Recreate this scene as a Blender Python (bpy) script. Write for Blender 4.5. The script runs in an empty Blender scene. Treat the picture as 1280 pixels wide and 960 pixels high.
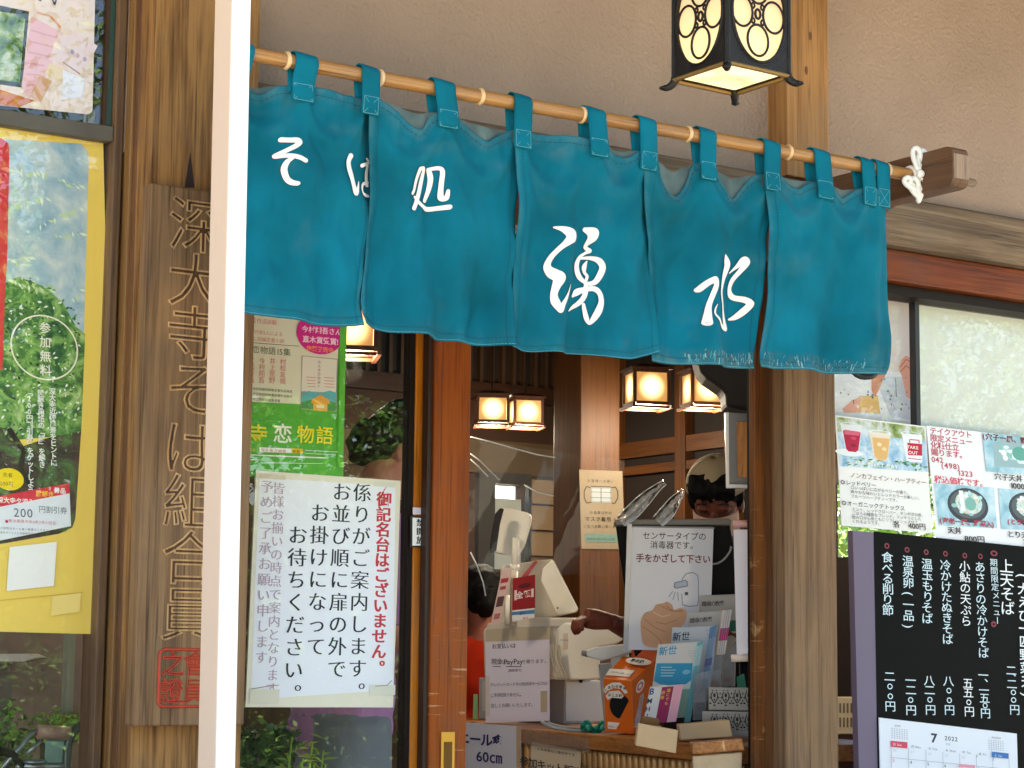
import bpy, bmesh, math, random
from mathutils import Vector, Matrix, noise
random.seed(7)
S = bpy.context.scene
COL = S.collection

# ---------------------------------------------------------------- camera
F = 2600.0
CAM = Vector((0, -4.05, 1.05))
_u = Vector((210, 20000, -2600)).normalized()
_h = Vector((3900, -379, -2600)); _h = (_h - _u * _h.dot(_u)).normalized()
_y = _u.cross(_h)
RX, RY, RZ = _h, _y, _u
cam = bpy.data.objects.new("camera", bpy.data.cameras.new("camera"))
COL.objects.link(cam); S.camera = cam
cam.data.sensor_width = 36; cam.data.lens = F / 1280 * 36
cam.data.clip_start = 0.05; cam.data.clip_end = 600
cam.matrix_world = Matrix(((RX[0], RX[1], RX[2], CAM.x), (RY[0], RY[1], RY[2], CAM.y), (RZ[0], RZ[1], RZ[2], CAM.z), (0, 0, 0, 1)))
# ---------------------------------------------------------------- world, sun, exposure
W = bpy.data.worlds.new("World"); S.world = W; W.use_nodes = True
nt = W.node_tree; bg = nt.nodes['Background']
sky = nt.nodes.new('ShaderNodeTexSky'); sky.sky_type = 'NISHITA'; sky.sun_disc = False
SUN_EL, SUN_AZ = math.radians(67), math.radians(25)      # azimuth from +Y towards +X: the sun stands behind the building
sky.sun_elevation = SUN_EL; sky.sun_rotation = SUN_AZ
nt.links.new(sky.outputs[0], bg.inputs[0]); bg.inputs[1].default_value = 0.13
sun = bpy.data.objects.new("sun", bpy.data.lights.new("sun", 'SUN')); COL.objects.link(sun)
sun.data.energy = 5.0; sun.data.angle = math.radians(0.5); sun.data.color = (1, .95, .86)
sd = Vector((math.sin(SUN_AZ) * math.cos(SUN_EL), math.cos(SUN_AZ) * math.cos(SUN_EL), math.sin(SUN_EL)))
sun.rotation_euler = sd.to_track_quat('Z', 'Y').to_euler()
S.view_settings.view_transform = 'Standard'; S.view_settings.look = 'None'
S.view_settings.gamma = 1; S.view_settings.exposure = 2.38
try:
    S.view_settings.use_white_balance = True; S.view_settings.white_balance_temperature = 6950; S.view_settings.white_balance_tint = 8
except Exception: pass
try:
    S.cycles.use_denoising = True
    S.cycles.transparent_max_bounces = 16
    S.cycles.max_bounces = 10
    S.cycles.sample_clamp_indirect = 6
except Exception: pass

# ---------------------------------------------------------------- picking points of the place
def ray(px, py):
    v = ((px - 640) / F, (480 - py) / F, -1.0)
    return RXv(v)
def RXv(v):
    return Vector((RX.dot(Vector(v)), RY.dot(Vector(v)), RZ.dot(Vector(v))))
def at(px, py, y):
    r = ray(px, py); return CAM + r * ((y - CAM.y) / r.y)
def atx(px, py, x):
    r = ray(px, py); return CAM + r * ((x - CAM.x) / r.x)
def atz(px, py, z):
    r = ray(px, py); return CAM + r * ((z - CAM.z) / r.z)
def atd(px, py, d):
    return CAM + ray(px, py) * d
def proj(p):
    d = Vector(p) - CAM
    m = Vector((RX[0]*d.x + RY[0]*d.y + RZ[0]*d.z, RX[1]*d.x + RY[1]*d.y + RZ[1]*d.z, RX[2]*d.x + RY[2]*d.y + RZ[2]*d.z))
    return 640 + m.x / -m.z * F, 480 - m.y / -m.z * F

# ---------------------------------------------------------------- materials
MATS = {}
def hexc(s):
    s = s.lstrip('#'); v = [int(s[i:i+2], 16) / 255 for i in (0, 2, 4)]
    return tuple((x / 12.92 if x <= .04045 else ((x + .055) / 1.055) ** 2.4) for x in v) + (1,)
def cc(c):
    return hexc(c) if isinstance(c, str) else (tuple(c) + (1,) if len(c) == 3 else tuple(c))
def nodes(m):
    m.use_nodes = True; return m.node_tree.nodes, m.node_tree.links, m.node_tree.nodes['Principled BSDF']
def plain(c, rough=.6, metal=0, spec=.5, name=None, bump=0, bscale=200, var=0, vscale=8, coat=0):
    key = ('p', c, rough, metal, spec, bump, bscale, var, vscale, coat)
    if key in MATS: return MATS[key]
    m = bpy.data.materials.new(name or 'paint'); N, L, B = nodes(m); col = cc(c)
    B.inputs['Base Color'].default_value = col; B.inputs['Roughness'].default_value = rough
    B.inputs['Metallic'].default_value = metal; B.inputs['Specular IOR Level'].default_value = spec
    if coat: B.inputs['Coat Weight'].default_value = coat
    tc = N.new('ShaderNodeTexCoord')
    if var:
        n = N.new('ShaderNodeTexNoise'); n.inputs['Scale'].default_value = vscale; n.inputs['Detail'].default_value = 6
        L.new(tc.outputs['Object'], n.inputs['Vector'])
        r = N.new('ShaderNodeMapRange'); r.inputs[1].default_value = .3; r.inputs[2].default_value = .7
        r.inputs[3].default_value = 1 - var; r.inputs[4].default_value = 1 + var * .5
        L.new(n.outputs['Fac'], r.inputs[0])
        mx = N.new('ShaderNodeMix'); mx.data_type = 'RGBA'; mx.blend_type = 'MULTIPLY'; mx.inputs[0].default_value = 1
        mx.inputs[6].default_value = col
        L.new(r.outputs[0], mx.inputs[7]); L.new(mx.outputs[2], B.inputs['Base Color'])
    if bump:
        n = N.new('ShaderNodeTexNoise'); n.inputs['Scale'].default_value = bscale; n.inputs['Detail'].default_value = 5
        L.new(tc.outputs['Object'], n.inputs['Vector'])
        b = N.new('ShaderNodeBump'); b.inputs['Strength'].default_value = bump; b.inputs['Distance'].default_value = .002
        L.new(n.outputs['Fac'], b.inputs['Height']); L.new(b.outputs[0], B.inputs['Normal'])
    MATS[key] = m; return m
def wood(name, c1, c2, axis='z', rough=.55, scale=1.0, worn=None, wornz=None, spec=.4, contrast=1.0, c3=None):
    """grain runs along axis; worn = colour of pale scrapes across the grain"""
    key = ('w', name)
    if key in MATS: return MATS[key]
    m = bpy.data.materials.new(name); N, L, B = nodes(m)
    tc = N.new('ShaderNodeTexCoord'); mp = N.new('ShaderNodeMapping')
    sc = {'z': (38, 38, 1.6), 'x': (1.6, 38, 38), 'y': (38, 1.6, 38)}[axis]
    mp.inputs['Scale'].default_value = tuple(s * scale for s in sc)
    L.new(tc.outputs['Object'], mp.inputs['Vector'])
    n = N.new('ShaderNodeTexNoise'); n.inputs['Scale'].default_value = 1; n.inputs['Detail'].default_value = 9; n.inputs['Roughness'].default_value = .62
    n.inputs['Distortion'].default_value = .35
    L.new(mp.outputs[0], n.inputs['Vector'])
    mp2 = N.new('ShaderNodeMapping'); mp2.inputs['Scale'].default_value = tuple(s * scale * 4.5 for s in sc)
    L.new(tc.outputs['Object'], mp2.inputs['Vector'])
    n2 = N.new('ShaderNodeTexNoise'); n2.inputs['Scale'].default_value = 1; n2.inputs['Detail'].default_value = 4
    L.new(mp2.outputs[0], n2.inputs['Vector'])
    n3 = N.new('ShaderNodeTexNoise'); n3.inputs['Scale'].default_value = 2.3; n3.inputs['Detail'].default_value = 3
    L.new(tc.outputs['Object'], n3.inputs['Vector'])
    ad = N.new('ShaderNodeMath'); ad.operation = 'MULTIPLY_ADD'; ad.inputs[1].default_value = .35
    L.new(n2.outputs['Fac'], ad.inputs[0]); L.new(n.outputs['Fac'], ad.inputs[2])
    ad2 = N.new('ShaderNodeMath'); ad2.operation = 'MULTIPLY_ADD'; ad2.inputs[1].default_value = .5
    L.new(n3.outputs['Fac'], ad2.inputs[0]); L.new(ad.outputs[0], ad2.inputs[2])
    cr = N.new('ShaderNodeValToRGB'); w = .2 / contrast
    cr.color_ramp.elements[0].position = max(0, .92 - w); cr.color_ramp.elements[1].position = min(1, .92 + w)
    cr.color_ramp.elements[0].color = cc(c1); cr.color_ramp.elements[1].color = cc(c2)
    L.new(ad2.outputs[0], cr.inputs[0]); out = cr.outputs[0]
    if worn:
        mp3 = N.new('ShaderNodeMapping'); s3 = {'z': (9, 9, 120), 'x': (90, 9, 9), 'y': (9, 90, 9)}[axis]; mp3.inputs['Scale'].default_value = s3
        mp3.inputs['Rotation'].default_value = (.25, .25, 0)
        L.new(tc.outputs['Object'], mp3.inputs['Vector'])
        n4 = N.new('ShaderNodeTexNoise'); n4.inputs['Scale'].default_value = 1; n4.inputs['Detail'].default_value = 7; n4.inputs['Roughness'].default_value = .7
        L.new(mp3.outputs[0], n4.inputs['Vector'])
        r = N.new('ShaderNodeMapRange'); r.inputs[1].default_value = .60; r.inputs[2].default_value = .68
        L.new(n4.outputs['Fac'], r.inputs[0]); fac = r.outputs[0]
        n5 = N.new('ShaderNodeTexNoise'); n5.inputs['Scale'].default_value = 14; n5.inputs['Detail'].default_value = 8; n5.inputs['Roughness'].default_value = .75
        L.new(tc.outputs['Object'], n5.inputs['Vector'])
        r5 = N.new('ShaderNodeMapRange'); r5.inputs[1].default_value = .60; r5.inputs[2].default_value = .66; r5.inputs[4].default_value = .8
        L.new(n5.outputs['Fac'], r5.inputs[0])
        mxm = N.new('ShaderNodeMath'); mxm.operation = 'MAXIMUM'; L.new(fac, mxm.inputs[0]); L.new(r5.outputs[0], mxm.inputs[1]); fac = mxm.outputs[0]
        if wornz:
            g = N.new('ShaderNodeNewGeometry'); sp = N.new('ShaderNodeSeparateXYZ'); L.new(g.outputs['Position'], sp.inputs[0])
            r2 = N.new('ShaderNodeMapRange'); r2.inputs[1].default_value = wornz; r2.inputs[2].default_value = wornz - .18
            L.new(sp.outputs[2], r2.inputs[0])
            mu = N.new('ShaderNodeMath'); mu.operation = 'MULTIPLY'; L.new(fac, mu.inputs[0]); L.new(r2.outputs[0], mu.inputs[1]); fac = mu.outputs[0]
        mx = N.new('ShaderNodeMix'); mx.data_type = 'RGBA'; L.new(fac, mx.inputs[0]); L.new(out, mx.inputs[6]); mx.inputs[7].default_value = cc(worn); out = mx.outputs[2]
    # dark pores and drying cracks along the grain, and a grey weathered cast in patches
    mp6 = N.new('ShaderNodeMapping'); s6 = {'z': (150, 150, 3.2), 'x': (3.2, 150, 150), 'y': (150, 3.2, 150)}[axis]; mp6.inputs['Scale'].default_value = s6
    L.new(tc.outputs['Object'], mp6.inputs['Vector'])
    n6 = N.new('ShaderNodeTexNoise'); n6.inputs['Scale'].default_value = 1; n6.inputs['Detail'].default_value = 5; n6.inputs['Roughness'].default_value = .6; n6.inputs['Distortion'].default_value = .8
    L.new(mp6.outputs[0], n6.inputs['Vector'])
    r6 = N.new('ShaderNodeMapRange'); r6.inputs[1].default_value = .30; r6.inputs[2].default_value = .47; r6.inputs[3].default_value = .38; r6.inputs[4].default_value = 1
    L.new(n6.outputs['Fac'], r6.inputs[0])
    m6 = N.new('ShaderNodeMix'); m6.data_type = 'RGBA'; m6.blend_type = 'MULTIPLY'; m6.inputs[0].default_value = 1; L.new(out, m6.inputs[6]); L.new(r6.outputs[0], m6.inputs[7]); out = m6.outputs[2]
    n7 = N.new('ShaderNodeTexNoise'); n7.inputs['Scale'].default_value = 5; n7.inputs['Detail'].default_value = 7; n7.inputs['Roughness'].default_value = .7; L.new(tc.outputs['Object'], n7.inputs['Vector'])
    r7 = N.new('ShaderNodeMapRange'); r7.inputs[1].default_value = .48; r7.inputs[2].default_value = .75; r7.inputs[4].default_value = .4; L.new(n7.outputs['Fac'], r7.inputs[0])
    m7 = N.new('ShaderNodeMix'); m7.data_type = 'RGBA'; L.new(r7.outputs[0], m7.inputs[0]); L.new(out, m7.inputs[6])
    a_, b_c = cc(c1), cc(c2); g_c = (sum(a_[:3])/3*.5 + sum(b_c[:3])/3*.35); m7.inputs[7].default_value = (g_c*1.12, g_c*.98, g_c*.84, 1); out = m7.outputs[2]
    L.new(out, B.inputs['Base Color']); B.inputs['Roughness'].default_value = rough; B.inputs['Specular IOR Level'].default_value = spec
    b = N.new('ShaderNodeBump'); b.inputs['Strength'].default_value = .35; b.inputs['Distance'].default_value = .0015
    L.new(ad.outputs[0], b.inputs['Height']); L.new(b.outputs[0], B.inputs['Normal'])
    MATS[key] = m; return m
def emit(c, s, name='lit_paper'):
    key = ('e', c, s)
    if key in MATS: return MATS[key]
    m = bpy.data.materials.new(name); N, L, B = nodes(m)
    B.inputs['Base Color'].default_value = cc(c); B.inputs['Emission Color'].default_value = cc(c); B.inputs['Emission Strength'].default_value = s
    MATS[key] = m; return m
def glassy(name, tint=(1, 1, 1), refl=1.0, rough=0.0, body=0.0, bodycol=(.9, .9, .9), dirt=0.0, bump=0):
    """thin pane: see-through plus Fresnel reflection, optional faint body and dust"""
    m = bpy.data.materials.new(name); m.use_nodes = True; N, L = m.node_tree.nodes, m.node_tree.links
    N.clear(); o = N.new('ShaderNodeOutputMaterial')
    t = N.new('ShaderNodeBsdfTransparent'); t.inputs[0].default_value = tuple(tint) + (1,)
    g = N.new('ShaderNodeBsdfGlossy'); g.inputs['Roughness'].default_value = rough
    ge = N.new('ShaderNodeNewGeometry'); dp = N.new('ShaderNodeVectorMath'); dp.operation = 'DOT_PRODUCT'
    L.new(ge.outputs['Incoming'], dp.inputs[0]); L.new(ge.outputs['Normal'], dp.inputs[1])
    ab = N.new('ShaderNodeMath'); ab.operation = 'ABSOLUTE'; L.new(dp.outputs['Value'], ab.inputs[0])
    sb = N.new('ShaderNodeMath'); sb.operation = 'SUBTRACT'; sb.inputs[0].default_value = 1; L.new(ab.outputs[0], sb.inputs[1])
    pw = N.new('ShaderNodeMath'); pw.operation = 'POWER'; pw.inputs[1].default_value = 5; L.new(sb.outputs[0], pw.inputs[0])
    f = N.new('ShaderNodeMath'); f.operation = 'MULTIPLY_ADD'; f.inputs[1].default_value = .96; f.inputs[2].default_value = .04; L.new(pw.outputs[0], f.inputs[0])
    mu = N.new('ShaderNodeMath'); mu.operation = 'MULTIPLY'; mu.inputs[1].default_value = refl; mu.use_clamp = True
    L.new(f.outputs[0], mu.inputs[0])
    base = t.outputs[0]
    if body > 0:
        d = N.new('ShaderNodeBsdfDiffuse'); d.inputs[0].default_value = tuple(bodycol) + (1,)
        mb = N.new('ShaderNodeMixShader'); mb.inputs[0].default_value = body
        if dirt:
            tc = N.new('ShaderNodeTexCoord'); n = N.new('ShaderNodeTexNoise'); n.inputs['Scale'].default_value = 9; n.inputs['Detail'].default_value = 8
            L.new(tc.outputs['Object'], n.inputs['Vector'])
            r = N.new('ShaderNodeMapRange'); r.inputs[1].default_value = .4; r.inputs[2].default_value = .75; r.inputs[3].default_value = body * (1 - dirt); r.inputs[4].default_value = body * (1 + dirt)
            L.new(n.outputs['Fac'], r.inputs[0]); L.new(r.outputs[0], mb.inputs[0])
        L.new(t.outputs[0], mb.inputs[1]); L.new(d.outputs[0], mb.inputs[2]); base = mb.outputs[0]
    if bump:
        tc = N.new('ShaderNodeTexCoord'); n = N.new('ShaderNodeTexNoise'); n.inputs['Scale'].default_value = 6; n.inputs['Detail'].default_value = 3
        L.new(tc.outputs['Object'], n.inputs['Vector']); b = N.new('ShaderNodeBump'); b.inputs['Strength'].default_value = bump; b.inputs['Distance'].default_value = .02
        L.new(n.outputs['Fac'], b.inputs['Height']); L.new(b.outputs[0], g.inputs['Normal'])
    mx = N.new('ShaderNodeMixShader'); L.new(mu.outputs[0], mx.inputs[0]); L.new(base, mx.inputs[1]); L.new(g.outputs[0], mx.inputs[2])
    L.new(mx.outputs[0], o.inputs[0]); return m
def blotch(name, cols, scale=6, rough=.6, detail=6, stretch=(1, 1, 1), dist=0.5):
    """mottled print or foliage-like picture: cols = [(pos, hex), ...]"""
    key = ('b', name)
    if key in MATS: return MATS[key]
    m = bpy.data.materials.new(name); N, L, B = nodes(m)
    tc = N.new('ShaderNodeTexCoord'); mp = N.new('ShaderNodeMapping'); mp.inputs['Scale'].default_value = stretch
    L.new(tc.outputs['Object'], mp.inputs[0])
    n = N.new('ShaderNodeTexNoise'); n.inputs['Scale'].default_value = scale; n.inputs['Detail'].default_value = detail; n.inputs['Distortion'].default_value = dist
    n.inputs['Roughness'].default_value = .65
    L.new(mp.outputs[0], n.inputs['Vector'])
    cr = N.new('ShaderNodeValToRGB'); el = cr.color_ramp.elements
    el[0].position, el[0].color = cols[0][0], cc(cols[0][1]); el[1].position, el[1].color = cols[-1][0], cc(cols[-1][1])
    for p, c in cols[1:-1]:
        e = el.new(p); e.color = cc(c)
    L.new(n.outputs['Fac'], cr.inputs[0]); L.new(cr.outputs[0], B.inputs['Base Color']); B.inputs['Roughness'].default_value = rough
    MATS[key] = m; return m

# ---------------------------------------------------------------- meshes
ORG = {}                                    # world origin of every parent (none is rotated)
class MB:
    def __init__(s): s.v = []; s.f = []; s.m = []; s.mats = []; s.uv = None
    def mi(s, mat):
        if mat not in s.mats: s.mats.append(mat)
        return s.mats.index(mat)
    def add(s, vs, fs, mat):
        b = len(s.v); s.v += [Vector(p) for p in vs]; k = s.mi(mat)
        for f in fs: s.f.append(tuple(b + i for i in f)); s.m.append(k)
    def box(s, a, b, mat, M=None):
        x0, x1 = sorted((a[0], b[0])); y0, y1 = sorted((a[1], b[1])); z0, z1 = sorted((a[2], b[2]))
        vs = [(x0,y0,z0),(x1,y0,z0),(x1,y1,z0),(x0,y1,z0),(x0,y0,z1),(x1,y0,z1),(x1,y1,z1),(x0,y1,z1)]
        if M: vs = [M @ Vector(p) for p in vs]
        s.add(vs, [(0,3,2,1),(4,5,6,7),(0,1,5,4),(1,2,6,5),(2,3,7,6),(3,0,4,7)], mat); return s
    def prism(s, poly, ext, mat):
        """poly: world points of a planar outline; ext: extrusion vector"""
        n = len(poly); ext = Vector(ext)
        vs = [Vector(p) for p in poly] + [Vector(p) + ext for p in poly]
        s.add(vs, [tuple(range(n))[::-1], tuple(range(n, 2*n))] + [(i, (i+1) % n, n + (i+1) % n, n + i) for i in range(n)], mat); return s
    def tube(s, pts, rad, mat, n=10, cap=True, closed=False):
        pts = [Vector(p) for p in pts]; k = len(pts)
        if not hasattr(rad, '__len__'): rad = [rad] * k
        vs = []; up = None
        for i, p in enumerate(pts):
            if closed: t = (pts[(i+1) % k] - pts[i-1])
            else: t = (pts[min(i+1, k-1)] - pts[max(i-1, 0)])
            t = t.normalized() if t.length > 1e-9 else Vector((0, 0, 1))
            if up is None: up = t.orthogonal().normalized()
            up = (up - t * up.dot(t)); up = up.normalized() if up.length > 1e-6 else t.orthogonal().normalized()
            w = t.cross(up)
            for j in range(n):
                a = 2 * math.pi * j / n; vs.append(p + (up * math.cos(a) + w * math.sin(a)) * rad[i])
        fs = []
        for i in range(k if closed else k - 1):
            for j in range(n):
                a, b = i * n + j, i * n + (j+1) % n; c, d = ((i+1) % k) * n + (j+1) % n, ((i+1) % k) * n + j
                fs.append((a, b, c, d))
        if cap and not closed: fs += [tuple(range(n))[::-1], tuple(range((k-1)*n, k*n))]
        s.add(vs, fs, mat); return s
    def ball(s, c, r, mat, seg=16, rings=10, M=None):
        c = Vector(c); r = Vector(r) if hasattr(r, '__len__') else Vector((r, r, r)); vs = []; fs = []
        for i in range(rings + 1):
            th = math.pi * i / rings
            for j in range(seg):
                ph = 2 * math.pi * j / seg
                p = Vector((r.x*math.sin(th)*math.cos(ph), r.y*math.sin(th)*math.sin(ph), r.z*math.cos(th)))
                if M: p = M @ p
                vs.append(c + p)
        for i in range(rings):
            for j in range(seg): fs.append((i*seg+j, (i+1)*seg+j, (i+1)*seg+(j+1) % seg, i*seg+(j+1) % seg))
        s.add(vs, fs, mat); return s
    def grid(s, pts, mat):
        """pts: rows of points"""
        r, c = len(pts), len(pts[0])
        s.add([p for row in pts for p in row], [(i*c+j, i*c+j+1, (i+1)*c+j+1, (i+1)*c+j) for i in range(r-1) for j in range(c-1)], mat); return s
    def build(s, name, parent=None, smooth=False, bevel=0, label=None, cat=None, group=None, kind=None, solid=0, subsurf=0, origin=None):
        me = bpy.data.meshes.new(name)
        if parent is not None: o0 = ORG[parent.name]
        elif origin is not None: o0 = Vector(origin)
        else:
            xs = [p.x for p in s.v]; ys = [p.y for p in s.v]; zs = [p.z for p in s.v]
            o0 = Vector(((min(xs)+max(xs))/2, (min(ys)+max(ys))/2, min(zs)))
        me.from_pydata([p - o0 for p in s.v], [], s.f)
        for m in s.mats: me.materials.append(m)
        me.polygons.foreach_set('material_index', s.m)
        if smooth: me.polygons.foreach_set('use_smooth', [True] * len(s.f))
        me.update()
        o = bpy.data.objects.new(name, me); COL.objects.link(o)
        if parent is None: o.location = o0
        else: o.parent = parent
        ORG[o.name] = o0
        if solid:
            md = o.modifiers.new('solid', 'SOLIDIFY'); md.thickness = solid; md.offset = 0
        if bevel:
            md = o.modifiers.new('bevel', 'BEVEL'); md.width = bevel; md.segments = 2; md.limit_method = 'ANGLE'
        if subsurf:
            md = o.modifiers.new('sub', 'SUBSURF'); md.levels = md.render_levels = subsurf
        tag(o, label, cat, group, kind); return o
def tag(o, label=None, cat=None, group=None, kind=None):
    if label: o['label'] = label
    if cat: o['category'] = cat
    if group: o['group'] = group
    if kind: o['kind'] = kind
    return o
def thing(name, label, cat, loc, group=None):
    o = bpy.data.objects.new(name, None); COL.objects.link(o); o.location = loc; ORG[o.name] = Vector(loc)
    o.empty_display_size = .05
    return tag(o, label, cat, group)
def struct(o): o['kind'] = 'structure'; return o

# ---------------------------------------------------------------- glyphs (Blender's own built-in lettering)
_fc = bpy.data.curves.new('glyph_source', 'FONT'); _fo = bpy.data.objects.new('glyph_source', _fc); COL.objects.link(_fo)
_fc.resolution_u = 3
GL = {}
def glyph(ch, off=0.0):
    k = (ch, off)
    if k in GL: return GL[k]
    _fc.body = ch; _fc.offset = off; bpy.context.view_layer.update()
    ev = _fo.evaluated_get(bpy.context.evaluated_depsgraph_get()); me = ev.to_mesh()
    vs = [(v.co.x, v.co.y) for v in me.vertices]; fs = [tuple(p.vertices) for p in me.polygons]
    ec = {}
    for f in fs:
        for i in range(len(f)):
            e = (f[i], f[(i+1) % len(f)]); kk = tuple(sorted(e)); ec[kk] = ec.get(kk, 0) + 1
    bd = [e for e, n in ec.items() if n == 1]
    ev.to_mesh_clear()
    wide = ord(ch) > 0x2E80 or ch in '○◎●、。'
    adv = 1.0 if wide else ((max(v[0] for v in vs) + .07) if vs else .3)
    GL[k] = (vs, fs, adv, wide, bd); return GL[k]
GW = .95
ROT = set('ー－（）()〜「」…・')

class Sheet:
    """flat printed thing given by three corners; print coordinates are photograph pixels of its face"""
    def __init__(s, ptl, ptr, pbl, plane, name, label, cat, paper, th=.0012, group=None, parent=None, rnd=0, prints='print', curl=0, ragged=0):
        f = plane if callable(plane) else (lambda x, y: at(x, y, plane))
        s.TL, TR, BL = f(*ptl), f(*ptr), f(*pbl)
        s.U = TR - s.TL; s.V = BL - s.TL
        s.V = s.V - s.U * (s.V.dot(s.U) / s.U.length_squared) * .0
        s.ptl, s.ptr, s.pbl = ptl, ptr, pbl
        a = Vector((ptr[0]-ptl[0], ptr[1]-ptl[1])); b = Vector((pbl[0]-ptl[0], pbl[1]-ptl[1])); s.det = a.x*b.y - a.y*b.x; s.a, s.b = a, b
        s.W = a.length; s.H = b.length
        s.N = s.U.cross(s.V).normalized()
        if s.N.dot(CAM - s.TL) < 0: s.N = -s.N
        s.uu = s.U / s.W; s.vv = s.V / s.H
        s.mpx = s.V.length / s.H; s.asp = s.mpx / (s.U.length / s.W)
        s.name = name; s.k = 1; s.pr = MB(); s.prints = prints; s.root = None
        if paper is not None:
            m = MB(); 
            if rnd:
                poly = []
                for cx, cy, a0 in ((s.W-rnd, rnd, -90), (s.W-rnd, s.H-rnd, 0), (rnd, s.H-rnd, 90), (rnd, rnd, 180)):
                    for i in range(5):
                        t = math.radians(a0 + i*22.5); poly.append(s.TL + s.uu*(cx + rnd*math.cos(t)*s.asp) + s.vv*(cy + rnd*math.sin(t)))
                m.prism(poly, -s.N*th, paper)
            else:
                m.prism([s.TL, s.TL+s.U, s.TL+s.U+s.V, s.TL+s.V], -s.N*th, paper)
            if parent is None:
                s.root = thing(name, label, cat, s.TL + s.V + s.U*.5, group)
                s.face = m.build('sheet', s.root, bevel=0)
            else:
                s.root = parent; s.face = m.build(name, parent, label=label)
        else: s.root = parent
    def L(s, px, py):
        d = Vector((px - s.ptl[0], py - s.ptl[1]))
        u = (d.x*s.b.y - d.y*s.b.x) / s.det; v = (s.a.x*d.y - s.a.y*d.x) / s.det
        return u * s.W, v * s.H
    def w(s, u, v, k): return s.TL + s.uu*u + s.vv*v + s.N*(.00018*k + .0001)
    def poly(s, pts, mat, px=True, dk=.5):
        s.k += dk
        q = [s.L(*p) if px else p for p in pts]
        n = len(q); vs = [s.w(u, v, s.k) for u, v in q]; s.pr.add(vs, [tuple(range(n))], mat); return s
    def rect(s, x0, y0, x1, y1, mat):
        """pixel corner coordinates converted at the top-left and bottom-right, edges parallel to the sheet"""
        a, b = s.L(x0, y0), s.L(x1, y1)
        return s.poly([(a[0], a[1]), (b[0], a[1]), (b[0], b[1]), (a[0], b[1])], mat, px=False)
    def frac(s, u0, v0, u1, v1, mat):
        return s.poly([(u0*s.W, v0*s.H), (u1*s.W, v0*s.H), (u1*s.W, v1*s.H), (u0*s.W, v1*s.H)], mat, px=False)
    def oval(s, x, y, rx, ry, mat, n=28, hole=0):
        c = s.L(x, y); s.k += .15
        if hole:
            vs = []; fs = []
            for i in range(n):
                t = 2*math.pi*i/n
                for r in (1, hole): vs.append(s.w(c[0]+rx*r*math.cos(t), c[1]+ry*r*math.sin(t), s.k))
            for i in range(n): j = (i+1) % n; fs.append((2*i, 2*j, 2*j+1, 2*i+1))
            s.pr.add(vs, fs, mat)
        else: s.pr.add([s.w(c[0]+rx*math.cos(2*math.pi*i/n), c[1]+ry*math.sin(2*math.pi*i/n), s.k) for i in range(n)], [tuple(range(n))], mat)
        return s
    def line(s, pts, wd, mat):
        s.k += .3; q = [s.L(*p) for p in pts]
        for (a, b) in zip(q, q[1:]):
            d = Vector((b[0]-a[0], b[1]-a[1])); 
            if d.length < 1e-6: continue
            n = Vector((-d.y, d.x)).normalized()*wd/2
            s.pr.add([s.w(a[0]+n.x, a[1]+n.y, s.k), s.w(a[0]-n.x, a[1]-n.y, s.k), s.w(b[0]-n.x, b[1]-n.y, s.k), s.w(b[0]+n.x, b[1]+n.y, s.k)], [(0, 1, 2, 3)], mat)
        return s
    def text(s, st, px, py, size, mat, vert=False, off=0.0, step=None, wide=1.0, min_=0, tilt=0, jit=0):
        """px,py = middle of the first glyph; size = em height in pixels"""
        s.k += .12 if len(st) == 1 else .5; u, v = s.L(px, py); cu, cv = u, v; rnd = random.Random(len(st) + int(px))
        step = step or size
        for ch in st:
            if ch in ' 　':
                if vert: cv += step
                else: cu += step * wide * (.45 if ch == ' ' else 1)
                continue
            g, fs, adv, wd, bd = glyph(ch, off)
            if vert: ox = .5 if wd else adv/2; oy = .36
            else: ox = .5; oy = .36
            rot = vert and ch in ROT
            copies = [(0, 0)] if not min_ else [(-min_, 0), (0, .3), (min_, .6)]
            jx, jy = (rnd.uniform(-jit, jit), rnd.uniform(-jit, jit)) if jit else (0, 0)
            for dx, dk in copies:
                vs = []
                for (x, y) in g:
                    x = x - ox + dx; y = y - oy
                    if vert and ch in '、。': x += .55; y += .5
                    if rot: x, y = y, -x
                    x += jx; y += jy
                    if not vert: uu = cu + (x + ox - .5) * size * GW * wide; vv = cv - y * size
                    else: uu = cu + x * size * GW * wide; vv = cv - y * size
                    vs.append(s.w(uu, vv, s.k + dk*.15))
                s.pr.add(vs, fs, mat)
            if vert: cv += step
            else: cu += (step if wd else adv * step) * wide
        return s
    def done(s):
        if s.pr.v: s.pr.build(s.prints, s.root)
        return s.root

def crom(pts, n=8):
    """Catmull-Rom through (x, y, w) points"""
    out = []; P = [pts[0]] + list(pts) + [pts[-1]]
    for i in range(1, len(P) - 2):
        for k in range(n):
            t = k / n; r = []
            for c in range(len(pts[0])):
                p0, p1, p2, p3 = P[i-1][c], P[i][c], P[i+1][c], P[i+2][c]
                r.append(.5*((2*p1) + (-p0+p2)*t + (2*p0-5*p1+4*p2-p3)*t*t + (-p0+3*p1-3*p2+p3)*t**3))
            out.append(tuple(r))
    out.append(tuple(pts[-1])); return out
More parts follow.
